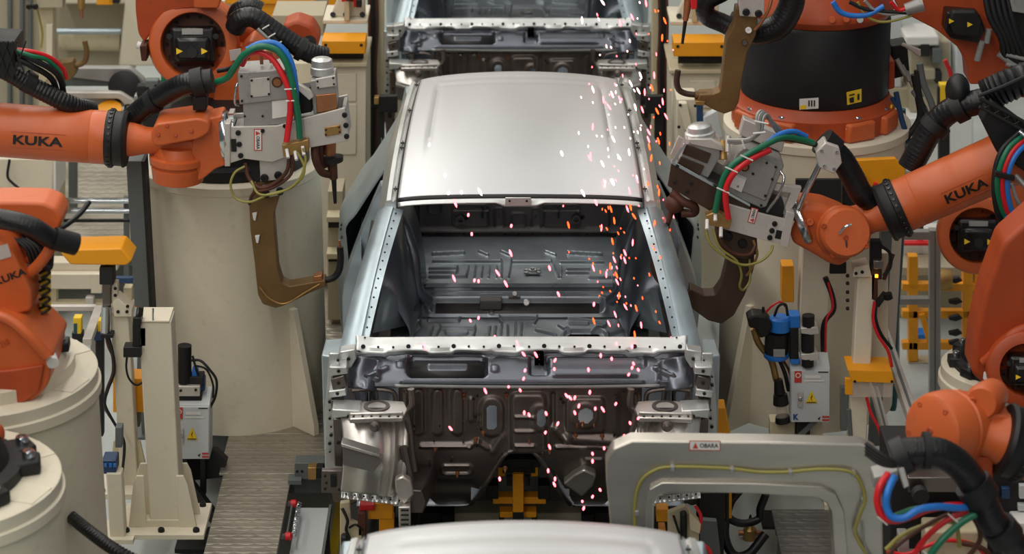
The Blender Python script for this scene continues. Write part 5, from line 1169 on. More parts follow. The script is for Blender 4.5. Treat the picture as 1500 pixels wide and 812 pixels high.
hose('cable', 'rust', gI, fk, [(1296, 820, 0), (1320, 795, 0), (1360, 768, 0), (1392, 752, 0)], 3)
for x, y in ((1286, 742), (1388, 738), (1352, 792)): hose('cable_tie', 'white', gI, fk, [(x-7, y-6, -.1), (x+7, y+6, -.1)], 1, 6, 1)
# ================================================================== STANDS, BOXES AND FITTINGS
def rect(x0, y0, x1, y1): return [(x0, y0), (x1, y0), (x1, y1), (x0, y1)]
def yfloor(Y): return 406+FPX*math.tan(math.atan((CAMZ+.36)/Y)-PITCH)
def R_(name, m, t, f, x0, y0, x1, y1, dy=0, th=.05, bevel=.003, **kw):
    y1 = min(y1, yfloor(f.Y)); y0 = min(y0, y1-2)
    return slab(name, m, t, f, rect(x0, y0, x1, y1), dy, th, bevel, **kw)
def post(parent, x0, x1, Y, ytop, m='cream', name='post', depth=None, zb=0):
    a, b = P(x0, 600, Y), P(x1, 600, Y); zt = zat(ytop, Y); w_ = b.x-a.x; d = depth or w_
    return M().span((a.x, Y, zb), (b.x, Y+d, zt)).build(name, m, parent, bevel=.006)
def at0(x, Y, z=0): return V((P(x, 600, Y).x, Y, z))
# ---- grey steel post in front of the left column
t = thing('steel_post', 'dark grey square steel post against the left cream column', 'post', at0(207, 10.36), None)
a = P(194, 400, 10.36); b = P(217, 400, 10.36)
M().span((a.x, 10.36, 0), (b.x, 10.46, zat(236, 10.36))).build('tube', 'grey_paint', t, bevel=.004)
M().span((b.x-.002, 10.352, 0), (b.x+.012, 10.465, zat(236, 10.36))).build('edge_strip', 'dark', t)
M().span((a.x-.05, 10.32, 0), (b.x+.012, 10.48, .012)).build('foot_plate', 'grey_paint', t)
# ---- cream stand with gusset foot (nearest)
Yp = 9.41; f2 = F(Yp)
t = thing('fixture_post', 'square cream steel post with gusset plates and bolted base, left walkway', 'post', at0(233, Yp), 'cream fixture posts')
post(t, 210, 257, Yp, 472)
pc_ = at0(233, Yp+.07)
M().box(pc_+V((0, 0, .012)), (.36, .30, .024)).build('base_plate', 'cream', t, bevel=.003)
for sx, sy in ((-1, -1), (1, -1), (-1, 1), (1, 1), (0, -1)): bolt(t, pc_+V((sx*.145, sy*.12, .024)), (0, 0, 1), .014, .016, 'black')
for sg in (-1, 1):
    q0 = pc_+V((sg*.067, -.02, .024)); pts = [q0, q0+V((sg*.075, 0, 0)), q0+V((sg*.045, 0, .20)), q0+V((sg*.03, 0, .235)), q0+V((0, 0, .235))]
    M().prism([p-V((0, .06, 0)) for p in pts], (0, .014, 0)).build('gusset', 'cream', t, bevel=.002); M().prism([p+V((0, .06, 0)) for p in pts], (0, .014, 0)).build('gusset', 'cream', t, bevel=.002)
q0 = pc_+V((0, -.075, .024)); M().prism([q0+V((-.11, -.004, 0)), q0+V((.10, -.004, 0)), q0+V((.07, -.004, .03)), q0+V((-.08, -.004, .03))], (0, .02, 0)).build('front_web', 'cream', t)
M().box(V((pc_.x, Yp+.07, zat(472, Yp)+.004)), (.145, .15, .008)).build('top_cap', 'cream', t, bevel=.002)
M().cyl(f2.p(224, 470), f2.p(224, 452), .004, n=8).build('top_pin', 'chrome', t)
t2 = t
t = thing('sensor_bracket', 'black sensor bracket bolted to the cream gusset post', 'bracket', f2.p(200, 515), None)
R_('upright', 'black', t, f2, 195, 470, 206, 516, -.02, .05); R_('foot', 'black', t, f2, 182, 505, 208, 520, -.03, .06); R_('head', 'black', t, f2, 196, 462, 208, 473, -.03, .06)
M().cyl(f2.p(199, 462, -.01), f2.p(201, 448, -.01), .009, n=10).build('pin', 'chrome', t); M().cyl(f2.p(206, 462), f2.p(207, 450), .010, n=10).build('pin', 'dark', t)
hose('cable', 'black', t, f2, [(187, 520, -.02), (186, 536, -.02), (190, 552, -.02), (200, 563, -.01), (210, 562, .02)], 1.6)
R_('stub', 'cream', t, f2, 205, 480, 214, 508, .0, .06)
# ---- slender cream stand with clamp head
Yq = 9.80; f1 = F(Yq)
t = thing('fixture_post', 'slim cream post carrying the yellow tipped clamp, behind the gusset post', 'post', at0(183, Yq), 'cream fixture posts')
post(t, 170, 196, Yq, 458)
M().box(at0(183, Yq+.04, .012), (.26, .26, .024)).build('base_plate', 'cream', t)
for sx, sy in ((-1, -1), (1, -1), (-1, 1), (1, 1)): bolt(t, at0(183, Yq+.04, .024)+V((sx*.10, sy*.10, 0)), (0, 0, 1), .012, .014, 'black')
for sg in (-1, 1):
    q0 = at0(183, Yq+.02)+V((sg*.037, 0, .024)); M().prism([q0, q0+V((sg*.05, 0, 0)), q0+V((sg*.02, 0, .2)), q0+V((0, 0, .2))], (0, .014, 0)).build('gusset', 'cream_old', t)
slab('head_plate', 'cream', t, f1, [(166, 440), (172, 434), (194, 452), (194, 462), (168, 462)], -.02, .09, .003)
for x, y in ((174, 454), (187, 454), (170, 430), (170, 420), (188, 446)): bolt(t, f1.p(x, y, -.02), (0, -1, 0), .007, .008, 'black')
R_('clamp_link', 'cream', t, f1, 163, 415, 172, 445, .0, .05)
R_('clamp_arm', 'dark', t, f1, 147, 388, 168, 414, -.03, .07, .005); R_('clamp_rod', 'steel_dark', t, f1, 151, 412, 163, 446, -.02, .04)
M().cyl(f1.p(157, 446, -.02), f1.p(156, 486, -.02), .021, n=20).build('cylinder', 'chrome', t, label='chrome air cylinder')
R_('cylinder_foot', 'black', t, f1, 149, 484, 168, 490, -.045, .06)
slab('lamp_hood', 'yellow', t, f1, [(92, 366), (98, 360), (180, 358), (196, 376), (188, 383), (106, 382)], -.05, .16, .01, 3, 3, label='yellow rounded clamp tip')
M().cyl(f1.p(152, 384, 0), f1.p(153, 392, 0), .012, n=12).build('hood_stem', 'copper', t)
hose('cable', 'rust', t, f1, [(156, 488, -.02), (160, 505, -.02), (166, 520, -.02), (166, 545, -.01), (158, 568, -.02), (155, 590, -.03), (164, 606, -.04)], 2.4)
hose('cable', 'black', t, f1, [(160, 488, -.03), (166, 510, -.03), (169, 540, -.03), (160, 566, -.04), (156, 584, -.05), (166, 604, -.06), (182, 634, -.05), (184, 655, -.04), (180, 700, -.04), (177, 755, -.04)], 2.2)
# ---- yellow box on the slim post
t = thing('yellow_box', 'orange-yellow sensor box fixed between the two cream posts', 'box', f1.p(187, 617, .06), None)
R_('case', 'yellow', t, f1, 161, 570, 217, 617, .085, .10, .006); R_('lid', 'yellow', t, f1, 160, 566, 218, 572, .08, .11, .003)
R_('mount', 'grey_paint', t, f1, 190, 617, 200, 640, .1, .05)
R_('gland', 'dark', t, f1, 168, 617, 174, 626, .09, .03)
# ---- blue switch on a cream stub
fs = F(9.35); t = thing('stub_stand', 'short cream stub stand with blue switch beside the left pedestal', 'stand', at0(160, 9.3), None)
post(t, 149, 172, 9.32, 694); M().box(at0(160, 9.38, .01), (.16, .18, .02)).build('base_plate', 'cream', t)
R_('switch', 'blue_dark', t, fs, 150, 672, 171, 692, -.02, .09, .004); R_('switch_lever', 'grey_paint', t, fs, 166, 634, 176, 664, .05, .05)
for x in (154, 161, 167): R_('button', 'blue', t, fs, x, 676, x+4, 681, -.026, .01, .001)
# ---- grey electrical boxes
def ebox(label, f, x0, y0, x1, y1, dep=.12, lean=0):
    w_ = x1-x0; h = y1-y0; hh = h*.13
    t = thing('control_box', label, 'box', f.p((x0+x1)/2, y1), 'grey control boxes')
    R_('case', 'box_grey', t, f, x0, y0+hh, x1, y1, 0, dep, .004)
    R_('door', 'box_grey', t, f, x0+1, y0+hh+1, x1-1, y1-1, -.006, .008, .002)
    # sloped rain top
    A = f.p(x0, y0+hh); B_ = f.p(x1, y0+hh); up = .04
    M().loft([[A, A+V((0, dep, up)), A+V((0, dep, 0))], [B_, B_+V((0, dep, up)), B_+V((0, dep, 0))]]).build('sloped_top', 'box_grey', t, bevel=.002)
    s = plane_y(f.Y-.008)
    X = lambda u: x0+w_*u; Yv = lambda v: y0+hh+(h-hh)*v
    patch('sticker', 'red_ink', t, [(X(.10), Yv(.03)), (X(.28), Yv(.03)), (X(.28), Yv(.25)), (X(.10), Yv(.25))], s, .001)
    M().lathe(P(X(.19), Yv(.11), f.Y-.0095), (0, -1, 0), [(0, w_*.07*f.k(x0, y0)), (.001, w_*.07*f.k(x0, y0))], 16).build('sticker_ring', 'white', t)
    M().lathe(P(X(.19), Yv(.11), f.Y-.0105), (0, -1, 0), [(0, w_*.045*f.k(x0, y0)), (.001, w_*.045*f.k(x0, y0))], 16).build('sticker_dot', 'red_ink', t)
    patch('paper_label', 'white', t, [(X(.36), Yv(.11)), (X(.76), Yv(.11)), (X(.76), Yv(.17)), (X(.36), Yv(.17))], s, .001)
    patch('paper_label', 'white', t, [(X(.34), Yv(.20)), (X(.85), Yv(.20)), (X(.85), Yv(.23)), (X(.34), Yv(.23))], s, .001)
    patch('maker_mark', 'ink', t, [(X(.70), Yv(.04)), (X(.95), Yv(.04)), (X(.95), Yv(.06)), (X(.70), Yv(.06))], s, .001)
    M().lathe(P(X(.25), Yv(.55), f.Y-.008), (0, -1, 0), [(0, .012), (.01, .010), (.012, .006)], 16).build('lock', 'chrome', t)
    slab('latch', 'alu', t, f, rpoly([(X(.17), Yv(.40)), (X(.31), Yv(.40)), (X(.31), Yv(.70)), (X(.17), Yv(.70))], 3), -.014, .008, .002)
    patch('warning_triangle', 'sign_yellow', t, [(X(.38), Yv(.64)), (X(.53), Yv(.40)), (X(.68), Yv(.64))], s, .001)
    patch('warning_bolt', 'ink', t, [(X(.53), Yv(.46)), (X(.555), Yv(.52)), (X(.53), Yv(.54)), (X(.55), Yv(.61)), (X(.505), Yv(.53)), (X(.53), Yv(.52))], s, .003)
    patch('warning_base', 'ink', t, [(X(.42), Yv(.615)), (X(.64), Yv(.615)), (X(.655), Yv(.63)), (X(.405), Yv(.63))], s, .003)
    pxtext('K', 'lettering', 'blue_ink', t, X(.07), Yv(.90), X(.21), Yv(.90), h*.10, s, .05, .003)
    for v_ in (.88, .94): patch('sticker', 'red_ink', t, [(X(.80), Yv(v_)), (X(.98), Yv(v_)), (X(.98), Yv(v_+.035)), (X(.80), Yv(v_+.035))], s, .001)
    patch('sticker_print', 'ink', t, [(X(.68), Yv(.93)), (X(.76), Yv(.89)), (X(.73), Yv(.96))], s, .002)
    return t
fx1 = F(9.95)
eb = ebox('light grey control box with warning triangle behind the gusset post, left', fx1, 252, 583, 307, 673)
t = thing('box_stand', 'black angle stand holding the left grey control box', 'stand', at0(285, 10.0), None)
R_('upright', 'black', t, fx1, 262, 672, 274, 740, .02, .05); R_('upright', 'black', t, fx1, 292, 672, 300, 732, .02, .05)
q0, q1 = fx1.p(262, 700, -.02), fx1.p(318, 760, -.10); M().prism([q0, q0+V((.03, 0, .03)), q1+V((.03, 0, .03)), q1], (0, .05, 0)).build('brace', 'black', t)
slab('dark_bracket', 'dark', t, fx1, [(262, 676), (314, 672), (330, 688), (322, 712), (280, 716), (262, 712)], .08, .05, .003)
M().span(fx1.p(255, 700)+V((0, -.1, -.32)), fx1.p(322, 700)+V((0, .12, -.30))).build('foot', 'black', t)
# pneumatic unit above the box
t = thing('air_filter', 'black cylinder silencer with blue valve above the left control box', 'air filter', fx1.p(270, 580, .08), None)
M().cyl(fx1.p(268, 568, .06), fx1.p(268, 514, .06), .030, n=24).build('silencer', 'black', t); R_('valve', 'alu', t, fx1, 256, 569, 292, 584, .02, .1, .004); R_('coil', 'black', t, fx1, 256, 580, 294, 592, .03, .09)
R_('blue_plug', 'blue', t, fx1, 279, 548, 288, 560, .05, .04); R_('body', 'dark', t, fx1, 276, 558, 296, 572, .04, .07); R_('blue_plug', 'blue_dark', t, fx1, 288, 562, 298, 580, .05, .05)
for x, y in ((264, 575), (286, 574)): bolt(t, fx1.p(x, y, .02), (0, -1, 0), .006, .006, 'black')
hose('cable', 'black', t, fx1, [(278, 535, .05), (292, 534, .04), (306, 546, .03), (316, 562, .03), (314, 586, .04), (306, 604, .05)], 2); hose('cable', 'black', t, fx1, [(280, 528, .05), (284, 540, .04), (288, 556, .05)], 1.8); hose('cable', 'black', t, fx1, [(282, 542, .05), (300, 548, .05), (310, 570, .05), (310, 590, .05)], 1.6)
# ribbed hose at lower left
hs = [P(88, 744, 7.9), P(112, 764, 7.75), P(140, 786, 7.6), P(172, 808, 7.5), P(215, 830, 7.45)]
tb = M().tube(hs, lambda u: .021*(1+.10*math.sin(u*70*2*PI/2)), 14, 60); tag(tb.build('corrugated_hose', 'rubber'), 'black corrugated hose coming out from the corner pedestal', 'hose')

# ================================================================== RIGHT: stands, filter, box
Yr = 9.95; fr = F(Yr)
t = thing('fixture_post', 'thick cream post behind the blue filter and right control box', 'post', at0(1185, Yr), 'cream fixture posts')
post(t, 1165, 1207, Yr, 338); M().box(at0(1186, Yr+.06, .012), (.30, .28, .024)).build('base_plate', 'cream', t)
R_('yellow_bracket', 'yellow', t, fr, 1146, 392, 1164, 446, .02, .08, .004); R_('yellow_bracket', 'yellow', t, fr, 1204, 398, 1212, 440, .03, .08, .004)
R_('sensor_head', 'black', t, fr, 1212, 384, 1240, 402, .0, .08, .006)
hose('cable', 'black', t, fr, [(1208, 404, -.02), (1218, 430, -.02), (1220, 452, -.02), (1206, 474, -.02), (1206, 530, -.02)], 4); hose('cable', 'red', t, fr, [(1212, 410, -.03), (1219, 445, -.03), (1209, 468, -.03), (1208, 530, -.03)], 1.6)
eb2 = ebox('light grey control box with warning triangle below the blue filter, right', F(9.82), 1158, 530, 1216, 619, .10)
t = thing('box_stand', 'dark stand under the right grey control box', 'stand', at0(1185, 9.85), None)
f9 = F(9.82); R_('upright', 'dark', t, f9, 1168, 619, 1188, 720, .03, .06); R_('upright', 'cream_old', t, f9, 1130, 625, 1166, 690, .05, .08)
q0 = f9.p(1188, 622, .02); M().prism([q0, q0+V((.03, 0, 0)), q0+V((-.06, 0, -.1)), q0+V((-.09, 0, -.1))], (0, .03, 0)).build('brace', 'grey_paint', t)
M().span(f9.p(1120, 700)+V((0, 0, -.25)), f9.p(1225, 700)+V((0, .16, -.235))).build('foot', 'dark', t)
# blue air filter
f0 = F(9.85); kb = f0.k(1140, 500)
t = thing('air_filter', 'blue and black filter regulator mounted in front of the right thick post', 'air filter', f0.p(1140, 525), None)
M().lathe(f0.p(1137, 524), (0, 0, 1), [(0, 17*kb), (2*kb, 18.5*kb), (7*kb, 18.5*kb), (8*kb, 17*kb)], 28).build('lower_ring', 'blue', t)
M().lathe(f0.p(1137, 516), (0, 0, 1), [(0, 17.5*kb), (32*kb, 17.5*kb)], 28).build('bowl', 'black', t)
M().lathe(f0.p(1142, 485), (0, 0, 1), [(0, 13*kb), (2*kb, 16*kb), (20*kb, 16*kb), (23*kb, 13*kb)], 28).build('upper_ring', 'blue', t)
R_('label_plate', 'alu_grey', t, f0, 1131, 505, 1148, 516, -.056, .006, .001)
slab('handle_block', 'black', t, f0, [(1093, 462), (1102, 456), (1122, 458), (1130, 470), (1124, 486), (1112, 490), (1106, 476), (1096, 474)], -.05, .09, .008, 3)
M().cyl(f0.p(1118, 458), f0.p(1118, 450), .006, n=10).build('knob', 'black', t)
R_('side_valve', 'blue', t, f0, 1156, 459, 1171, 477, -.03, .07, .004); R_('side_body', 'black', t, f0, 1156, 476, 1169, 524, -.03, .08, .005); R_('side_foot', 'blue', t, f0, 1157, 522, 1170, 530, -.03, .08, .003)
M().cyl(f0.p(1183, 474, -.03), f0.p(1183, 458, -.03), 9*kb, n=20).build('silencer', 'black', t); M().cyl(f0.p(1182, 510, -.03), f0.p(1182, 484, -.03), 9.5*kb, n=20).build('silencer', 'black', t); M().cyl(f0.p(1182, 532, -.03), f0.p(1182, 520, -.03), 9*kb, n=20).build('silencer', 'black', t)
for y in (474, 512): slab('clamp', 'alu', t, f0, [(1171, y), (1196, y-2), (1198, y+8), (1186, y+10), (1172, y+8)], -.055, .07, .003)
hose('cable', 'red', t, f0, [(1122, 456, -.01), (1130, 446, -.02), (1142, 440, -.02), (1150, 448, -.01)], 1.6); hose('cable', 'black', t, f0, [(1134, 462, -.01), (1140, 446, -.02), (1150, 444, -.02), (1153, 460, -.02)], 2)
hose('drop_tube', 'brass', t, f0, [(1104, 482, .0), (1112, 505, .01), (1130, 530, .02), (1138, 560, .02)], 5); hose('cable', 'black', t, f0, [(1142, 528, 0), (1150, 548, .0), (1156, 575, .02)], 3); hose('cable', 'rust', t, f0, [(1146, 526, .0), (1158, 550, .02), (1162, 580, .03)], 2)
M().cyl(f0.p(1142, 576), f0.p(1140, 556), .024, .018, n=16).build('gauge_neck', 'black', t); M().cyl(f0.p(1144, 592), f0.p(1143, 578), .034, .030, n=20).build('gauge_cap', 'black', t); M().cyl(f0.p(1146, 612), f0.p(1144, 592), .024, n=16).build('glass_bowl', 'clear', t); M().cyl(f0.p(1147, 618), f0.p(1146, 610), .034, .03, n=20).build('gauge_foot', 'black', t)
# second right stand with yellow hood
Ys = 9.7; f3 = F(Ys)
t = thing('fixture_post', 'slim cream post with yellow drip hood right of the control box', 'post', at0(1260, Ys), 'cream fixture posts')
post(t, 1246, 1272, Ys, 402); M().box(at0(1260, Ys+.05, .012), (.30, .28, .024)).build('base_plate', 'cream', t)
slab('head_plate', 'cream', t, f3, [(1248, 404), (1250, 390), (1272, 385), (1276, 404)], -.02, .09, .003)
for x, y in ((1253, 398), (1262, 396)): bolt(t, f3.p(x, y, -.02), (0, -1, 0), .007, .006, 'black')
R_('clamp_body', 'dark', t, f3, 1276, 356, 1292, 410, .0, .06, .004); R_('clamp_link', 'steel_bright', t, f3, 1279, 380, 1293, 392, -.02, .03, .002); R_('clamp_rod', 'rust', t, f3, 1276, 402, 1286, 440, .0, .04, .003)
M().box(f3.p(1283, 402, -.02), (.012, .01, .012)).build('indicator', 'lamp_amber', t)
R_('back_post', 'cream', t, f3, 1284, 388, 1308, 560, .14, .05, .004)
for y in (404, 415, 428, 440, 452): bolt(t, f3.p(1243, y, .0), (-1, -.3, 0), .008, .01, 'black')
hose('cable', 'black', t, f3, [(1290, 360, 0), (1304, 372, 0), (1304, 392, 0), (1294, 404, .0)], 2.4); hose('cable', 'rust', t, f3, [(1296, 412, .02), (1304, 390, .02), (1310, 376, .03)], 3)
hose('cable', 'red', t, f3, [(1280, 440, -.02), (1278, 466, -.02), (1286, 490, -.02), (1300, 512, -.02), (1306, 536, -.01)], 2.4); hose('cable', 'black', t, f3, [(1284, 438, -.01), (1282, 464, -.01), (1290, 488, -.01), (1306, 510, -.01)], 2.4)
M().cyl(f3.p(1285, 450, .02), f3.p(1298, 432, .02), .014, n=12).build('valve', 'dark', t); M().cyl(f3.p(1300, 430, .0), f3.p(1302, 438, 0), .018, n=12).build('valve_knob', 'black', t)
slab('hood', 'yellow', t, f3, [(1239, 533), (1303, 535), (1307, 552), (1245, 550)], -.07, .006, .002); M().loft([[f3.p(1239, 533, -.07), f3.p(1239, 533, .07), f3.p(1239, 531, .07)], [f3.p(1303, 535, -.07), f3.p(1303, 535, .07), f3.p(1303, 533, .07)]]).build('hood_top', 'yellow', t)
R_('hood_cheek', 'yellow', t, f3, 1236, 548, 1248, 572, -.05, .02, .003); R_('spray_guard', 'clear', t, f3, 1246, 551, 1304, 574, -.06, .01, .002)
for x in (1249, 1303): bolt(t, f3.p(x, 549, -.072), (0, -1, 0), .006, .005, 'black')
M().cyl(f3.p(1243, 600, .0), f3.p(1246, 640, 0), .010, n=10).build('gas_strut', 'grey_paint', t); R_('side_plate', 'grey_paint', t, f3, 1234, 576, 1246, 640, .06, .03)
hose('cable', 'red', t, f3, [(1268, 578, -.03), (1274, 600, -.04), (1286, 624, -.05), (1292, 660, -.05)], 2.2)
slab('gusset', 'cream_old', t, f3, [(1234, 690), (1246, 610), (1246, 690)], .02, .016, .001)
# silver strips, pipes and frame on the right
for (p0, p1, r_, lab) in (((1290, 476), (1346, 640), 8, 'bright aluminium rail slanting past the yellow hood'), ((1278, 560), (1312, 690), 6, 'thin aluminium rail slanting below the yellow hood'), ((1318, 690), (1340, 770), 4, 'aluminium rail end behind the red and blue cables')):
    a = P(*p0, 10.35); b = P(*p1, 9.35); d = (b-a); n_ = V((1, 0, 0)); u = d.normalized().cross(n_).normalized(); kk = r_*.0028
    t = thing('aluminium_rail', lab, 'rail', b, None)
    M().prism([a-n_*kk-u*kk, a+n_*kk-u*kk, a+n_*kk+u*kk, a-n_*kk+u*kk], d).build('profile', 'alu', t, bevel=.002)
    M().prism([a-n_*kk*.25-u*kk*1.15, a+n_*kk*.25-u*kk*1.15, a+n_*kk*.25+u*kk*1.15, a-n_*kk*.25+u*kk*1.15], d).build('groove', 'grey_paint', t)
t = thing('profile_rack', 'aluminium profile frame standing in front of the far yellow rack', 'frame', at0(1370, 11.6, -.36), None); fz = F(11.6)
R_('upright', 'alu_grey', t, fz, 1362, 338, 1378, 585, 0, .05); R_('rail', 'alu_grey', t, fz, 1318, 340, 1362, 352, 0, .05); R_('rail', 'alu_grey', t, fz, 1318, 438, 1362, 447, 0, .05); R_('upright', 'alu_grey', t, fz, 1306, 338, 1318, 590, 0, .05)
R_('groove', 'grey_paint', t, fz, 1369, 340, 1371, 580, -.003, .01, .001)
M().tube([P(1316, 150, 11.2), P(1317, 250, 11.2), P(1313, 350, 11.2), P(1306, 470, 11.2), P(1304, 560, 11.3)], .024, 12, 5)
tag(M().tube([P(1320, 160, 11.15), P(1320, 300, 11.15), P(1316, 380, 11.15), P(1310, 470, 11.15), P(1308, 580, 11.15), P(1306, 600, 11.15)], .022, 12, 5).build('supply_pipe', 'teal'), 'vertical teal supply pipe behind the right cream posts', 'pipe')
tag(M().tube([P(1312, 170, 11.1), P(1313, 300, 11.1), P(1309, 380, 11.1), P(1304, 470, 11.1), P(1302, 590, 11.1)], .012, 12, 5).build('supply_pipe', 'blue_dark'), 'thin dark blue supply pipe beside the teal pipe', 'pipe')
# yellow rack far right
fy = F(12.05); t = thing('yellow_rack', 'yellow steel storage rack far behind on the right', 'rack', at0(1380, 12.05, -.36), None)
for x in (1331, 1411, 1428): R_('upright', 'yellow', t, fy, x, 376, x+14, 530, 0, .06)
for y in (416, 456, 502): R_('beam', 'yellow', t, fy, 1322, y, 1440, y+11, .0, .05)
slab('brace', 'yellow', t, fy, [(1346, 460), (1354, 458), (1366, 500), (1358, 502)], -.02, .04, .002)
for y in (405, 436, 460, 482, 496): slab('hook', 'black', t, fy, [(1388, y), (1402, y-3), (1408, y+2), (1398, y+6), (1388, y+4)], -.05, .03, .003)
M().lathe(fy.p(1362, 404, -.06), (1, 0, 0), [(0, .05), (.05, .06), (.1, .05)], 16).build('roll', 'brass', t)
R_('pad', 'cream_old', t, fy, 1330, 536, 1366, 552, .0, .1)
# yellow cover plate behind forearm
fw = F(10.22); t = thing('yellow_cover', 'orange-yellow guard plate behind the right robot wrist', 'guard plate', at0(1294, 10.25), None)
slab('plate', 'yellow', t, fw, [(1230, 236), (1312, 232), (1326, 248), (1326, 330), (1230, 330)], 0, .03, .004); M().span((P(1288, 400, 10.25).x, 10.255, 0), (P(1304, 400, 10.25).x, 10.31, zat(320, 10.25))).build('foot_post', 'grey_paint', t)
R_('dark_block', 'dark', t, fw, 1232, 250, 1262, 300, -.05, .05); M().box(fw.p(1282, 272, -.01), (.016, .02, .03)).build('red_button', 'red', t)
R_('mesh_plate', 'dark', t, fw, 1162, 252, 1228, 300, -.10, .02)
# yellow post by the car
fyp = F(9.25); t = thing('yellow_stop', 'bright yellow locating post touching the car front on the right', 'post', at0(1058, 9.25, -.36), None)
slab('post', 'yellow', t, fyp, [(1049, 598), (1063, 598), (1072, 646), (1072, 760), (1049, 760)], 0, .09, .003)
# black bracket on car right pillar / left pillar handled by car
# low hardware behind the alu frame, right
t = thing('floor_valve', 'small brass valve body on the floor behind the aluminium gun frame', 'valve', G(1098, 790, -.36), None)
g_ = G(1098, 790, -.36); M().lathe(g_, (0, 0, 1), [(0, .03), (.05, .03), (.06, .02), (.09, .008)], 14).build('body', 'brass', t); M().cyl(g_+V((-.05, 0, .03)), g_+V((.05, 0, .03)), .012, n=10).build('pipe', 'copper', t); M().cyl(g_+V((0, 0, .085)), g_+V((0, 0, .12)), .012, .004, n=10).build('stem', 'black', t)
fhs = F(9.3)
for i, (pts, r_, lab) in enumerate((([(1122, 724, .0), (1114, 745, .0), (1112, 760, 0), (1090, 764, -.02), (1070, 758, -.02), (1056, 742, 0)], 6, 'black hose bending left behind the aluminium gun frame'), ([(1085, 716, .0), (1068, 740, 0), (1060, 775, -.05), (1072, 800, -.08), (1095, 798, -.08), (1120, 776, -.04)], 7, 'thick black hose looping over the floor inside the gun frame'))):
    tag(hose('hose', 'rubber', None, fhs, pts, r_, 12), lab, 'hose')
# grey sheet and dark rails right of the car front
t = thing('rail_bracket_stand', 'cream clamp plate with yellow unit under the car front, right', 'clamp', at0(1000, 8.75, -.36), 'clamp units under the car front'); fcl = F(8.75)
slab('clamp_plate', 'cream_old', t, fcl, [(978, 752), (1004, 742), (1024, 764), (1024, 850), (978, 850)], 0, .03, .003); slab('clamp_plate', 'cream_old', t, fcl, [(1008, 742), (1026, 762), (1024, 776), (1010, 770)], -.04, .02, .002)
R_('yellow_unit', 'yellow', t, fcl, 962, 752, 980, 770, .03, .06); R_('yellow_unit', 'yellow', t, fcl, 966, 782, 976, 840, .04, .06)
R_('cylinder', 'black', t, fcl, 996, 748, 1006, 800, -.03, .05, .01); hose('cable', 'black', t, fcl, [(986, 752, -.02), (994, 775, -.03), (1000, 790, -.03)], 1.8)
hose('cable', 'red', t, fcl, [(1018, 738, -.02), (1026, 752, -.03), (1024, 775, -.02)], 2.4); hose('cable', 'red', t, fcl, [(1024, 792, -.02), (1036, 800, -.02), (1044, 815, -.02)], 3)
t = thing('dark_rail', 'dark steel sheet and rail beside the clamp under the car front, right', 'rail', at0(1040, 9.0, -.36), None)
slab('sheet', 'grey_paint', t, F(9.0), [(1026, 762), (1050, 764), (1060, 850), (1026, 850)], 0, .03, .003); R_('support', 'steel_dark', t, F(9.1), 1022, 715, 1054, 728, 0, .1)
for i in range(4): R_('bar', 'dark', t, F(9.15), 1036+9*i, 712, 1041+9*i, 765, 0, .03)
M().box(F(9.2).p(1040, 775), (.10, .2, .5)).build('body', 'dark', t)
# ---- under the car: centre lifter and beams
fu_ = F(9.35); t = thing('lifting_fixture', 'yellow and black lifting fixture seen through the tunnel under the car', 'fixture', at0(757, 9.35, -.36), None)
R_('mast', 'yellow', t, fu_, 751, 692, 767, 748, -.02, .06, .003); R_('mast_foot', 'black', t, fu_, 751, 748, 767, 785, -.02, .06, .003)
R_('arm', 'yellow', t, fu_, 722, 732, 800, 742, .02, .06, .003); R_('arm', 'yellow', t, fu_, 732, 754, 786, 762, .02, .06, .003)
R_('head', 'black', t, fu_, 728, 672, 792, 684, -.01, .06, .003); R_('head', 'dark', t, fu_, 736, 684, 784, 694, .0, .05, .003)
for sx in (-1, 1):
    R_('clamp_block', 'black', t, fu_, 759+sx*38-9, 712, 759+sx*38+9, 732, .0, .08, .004); R_('yellow_pad', 'yellow', t, fu_, 759+sx*24-5, 686, 759+sx*24+5, 700, .01, .04, .002)
    M().cyl(fu_.p(759+sx*13, 692, -.03), fu_.p(759+sx*13, 706, -.03), .012, n=10).build('pin', 'black', t)
    R_('yellow_unit', 'yellow', t, fu_, 759+sx*18-6, 772, 759+sx*18+6, 778, .0, .05, .002)
    R_('foot_frame', 'dark', t, fu_, 759+sx*24-4, 762, 759+sx*24+4, 800, .02, .05, .002)
R_('stripe', 'sign_yellow', t, fu_, 752, 779, 766, 782, -.026, .01, .001)
t = thing('skid_beam', 'beige cross beam of the carrier under the car, centre', 'beam', at0(757, 9.75, -.36), None)
fb_ = F(9.7); R_('beam', 'beige', t, fb_, 665, 752, 852, 783, 0, .12, .004); R_('end_block', 'dark', t, fb_, 647, 752, 666, 800, -.02, .16, .004); R_('end_block', 'dark', t, fb_, 852, 752, 870, 800, -.02, .16, .004)
R_('web', 'dark', t, fb_, 668, 783, 722, 812, .02, .1); R_('web', 'dark', t, fb_, 796, 783, 850, 812, .02, .1)
R_('side_beam', 'beige', t, fb_, 617, 772, 647, 800, .02, .1, .004); R_('side_beam', 'beige', t, fb_, 870, 772, 900, 800, .02, .1, .004); R_('side_rail', 'dark', t, fb_, 600, 752, 648, 772, .0, .12, .004); R_('side_rail', 'dark', t, fb_, 870, 752, 918, 772, .0, .12, .004)
R_('back_plate', 'rust', t, fb_, 630, 728, 668, 754, .06, .05); R_('back_plate', 'rust', t, fb_, 840, 728, 890, 754, .06, .05)
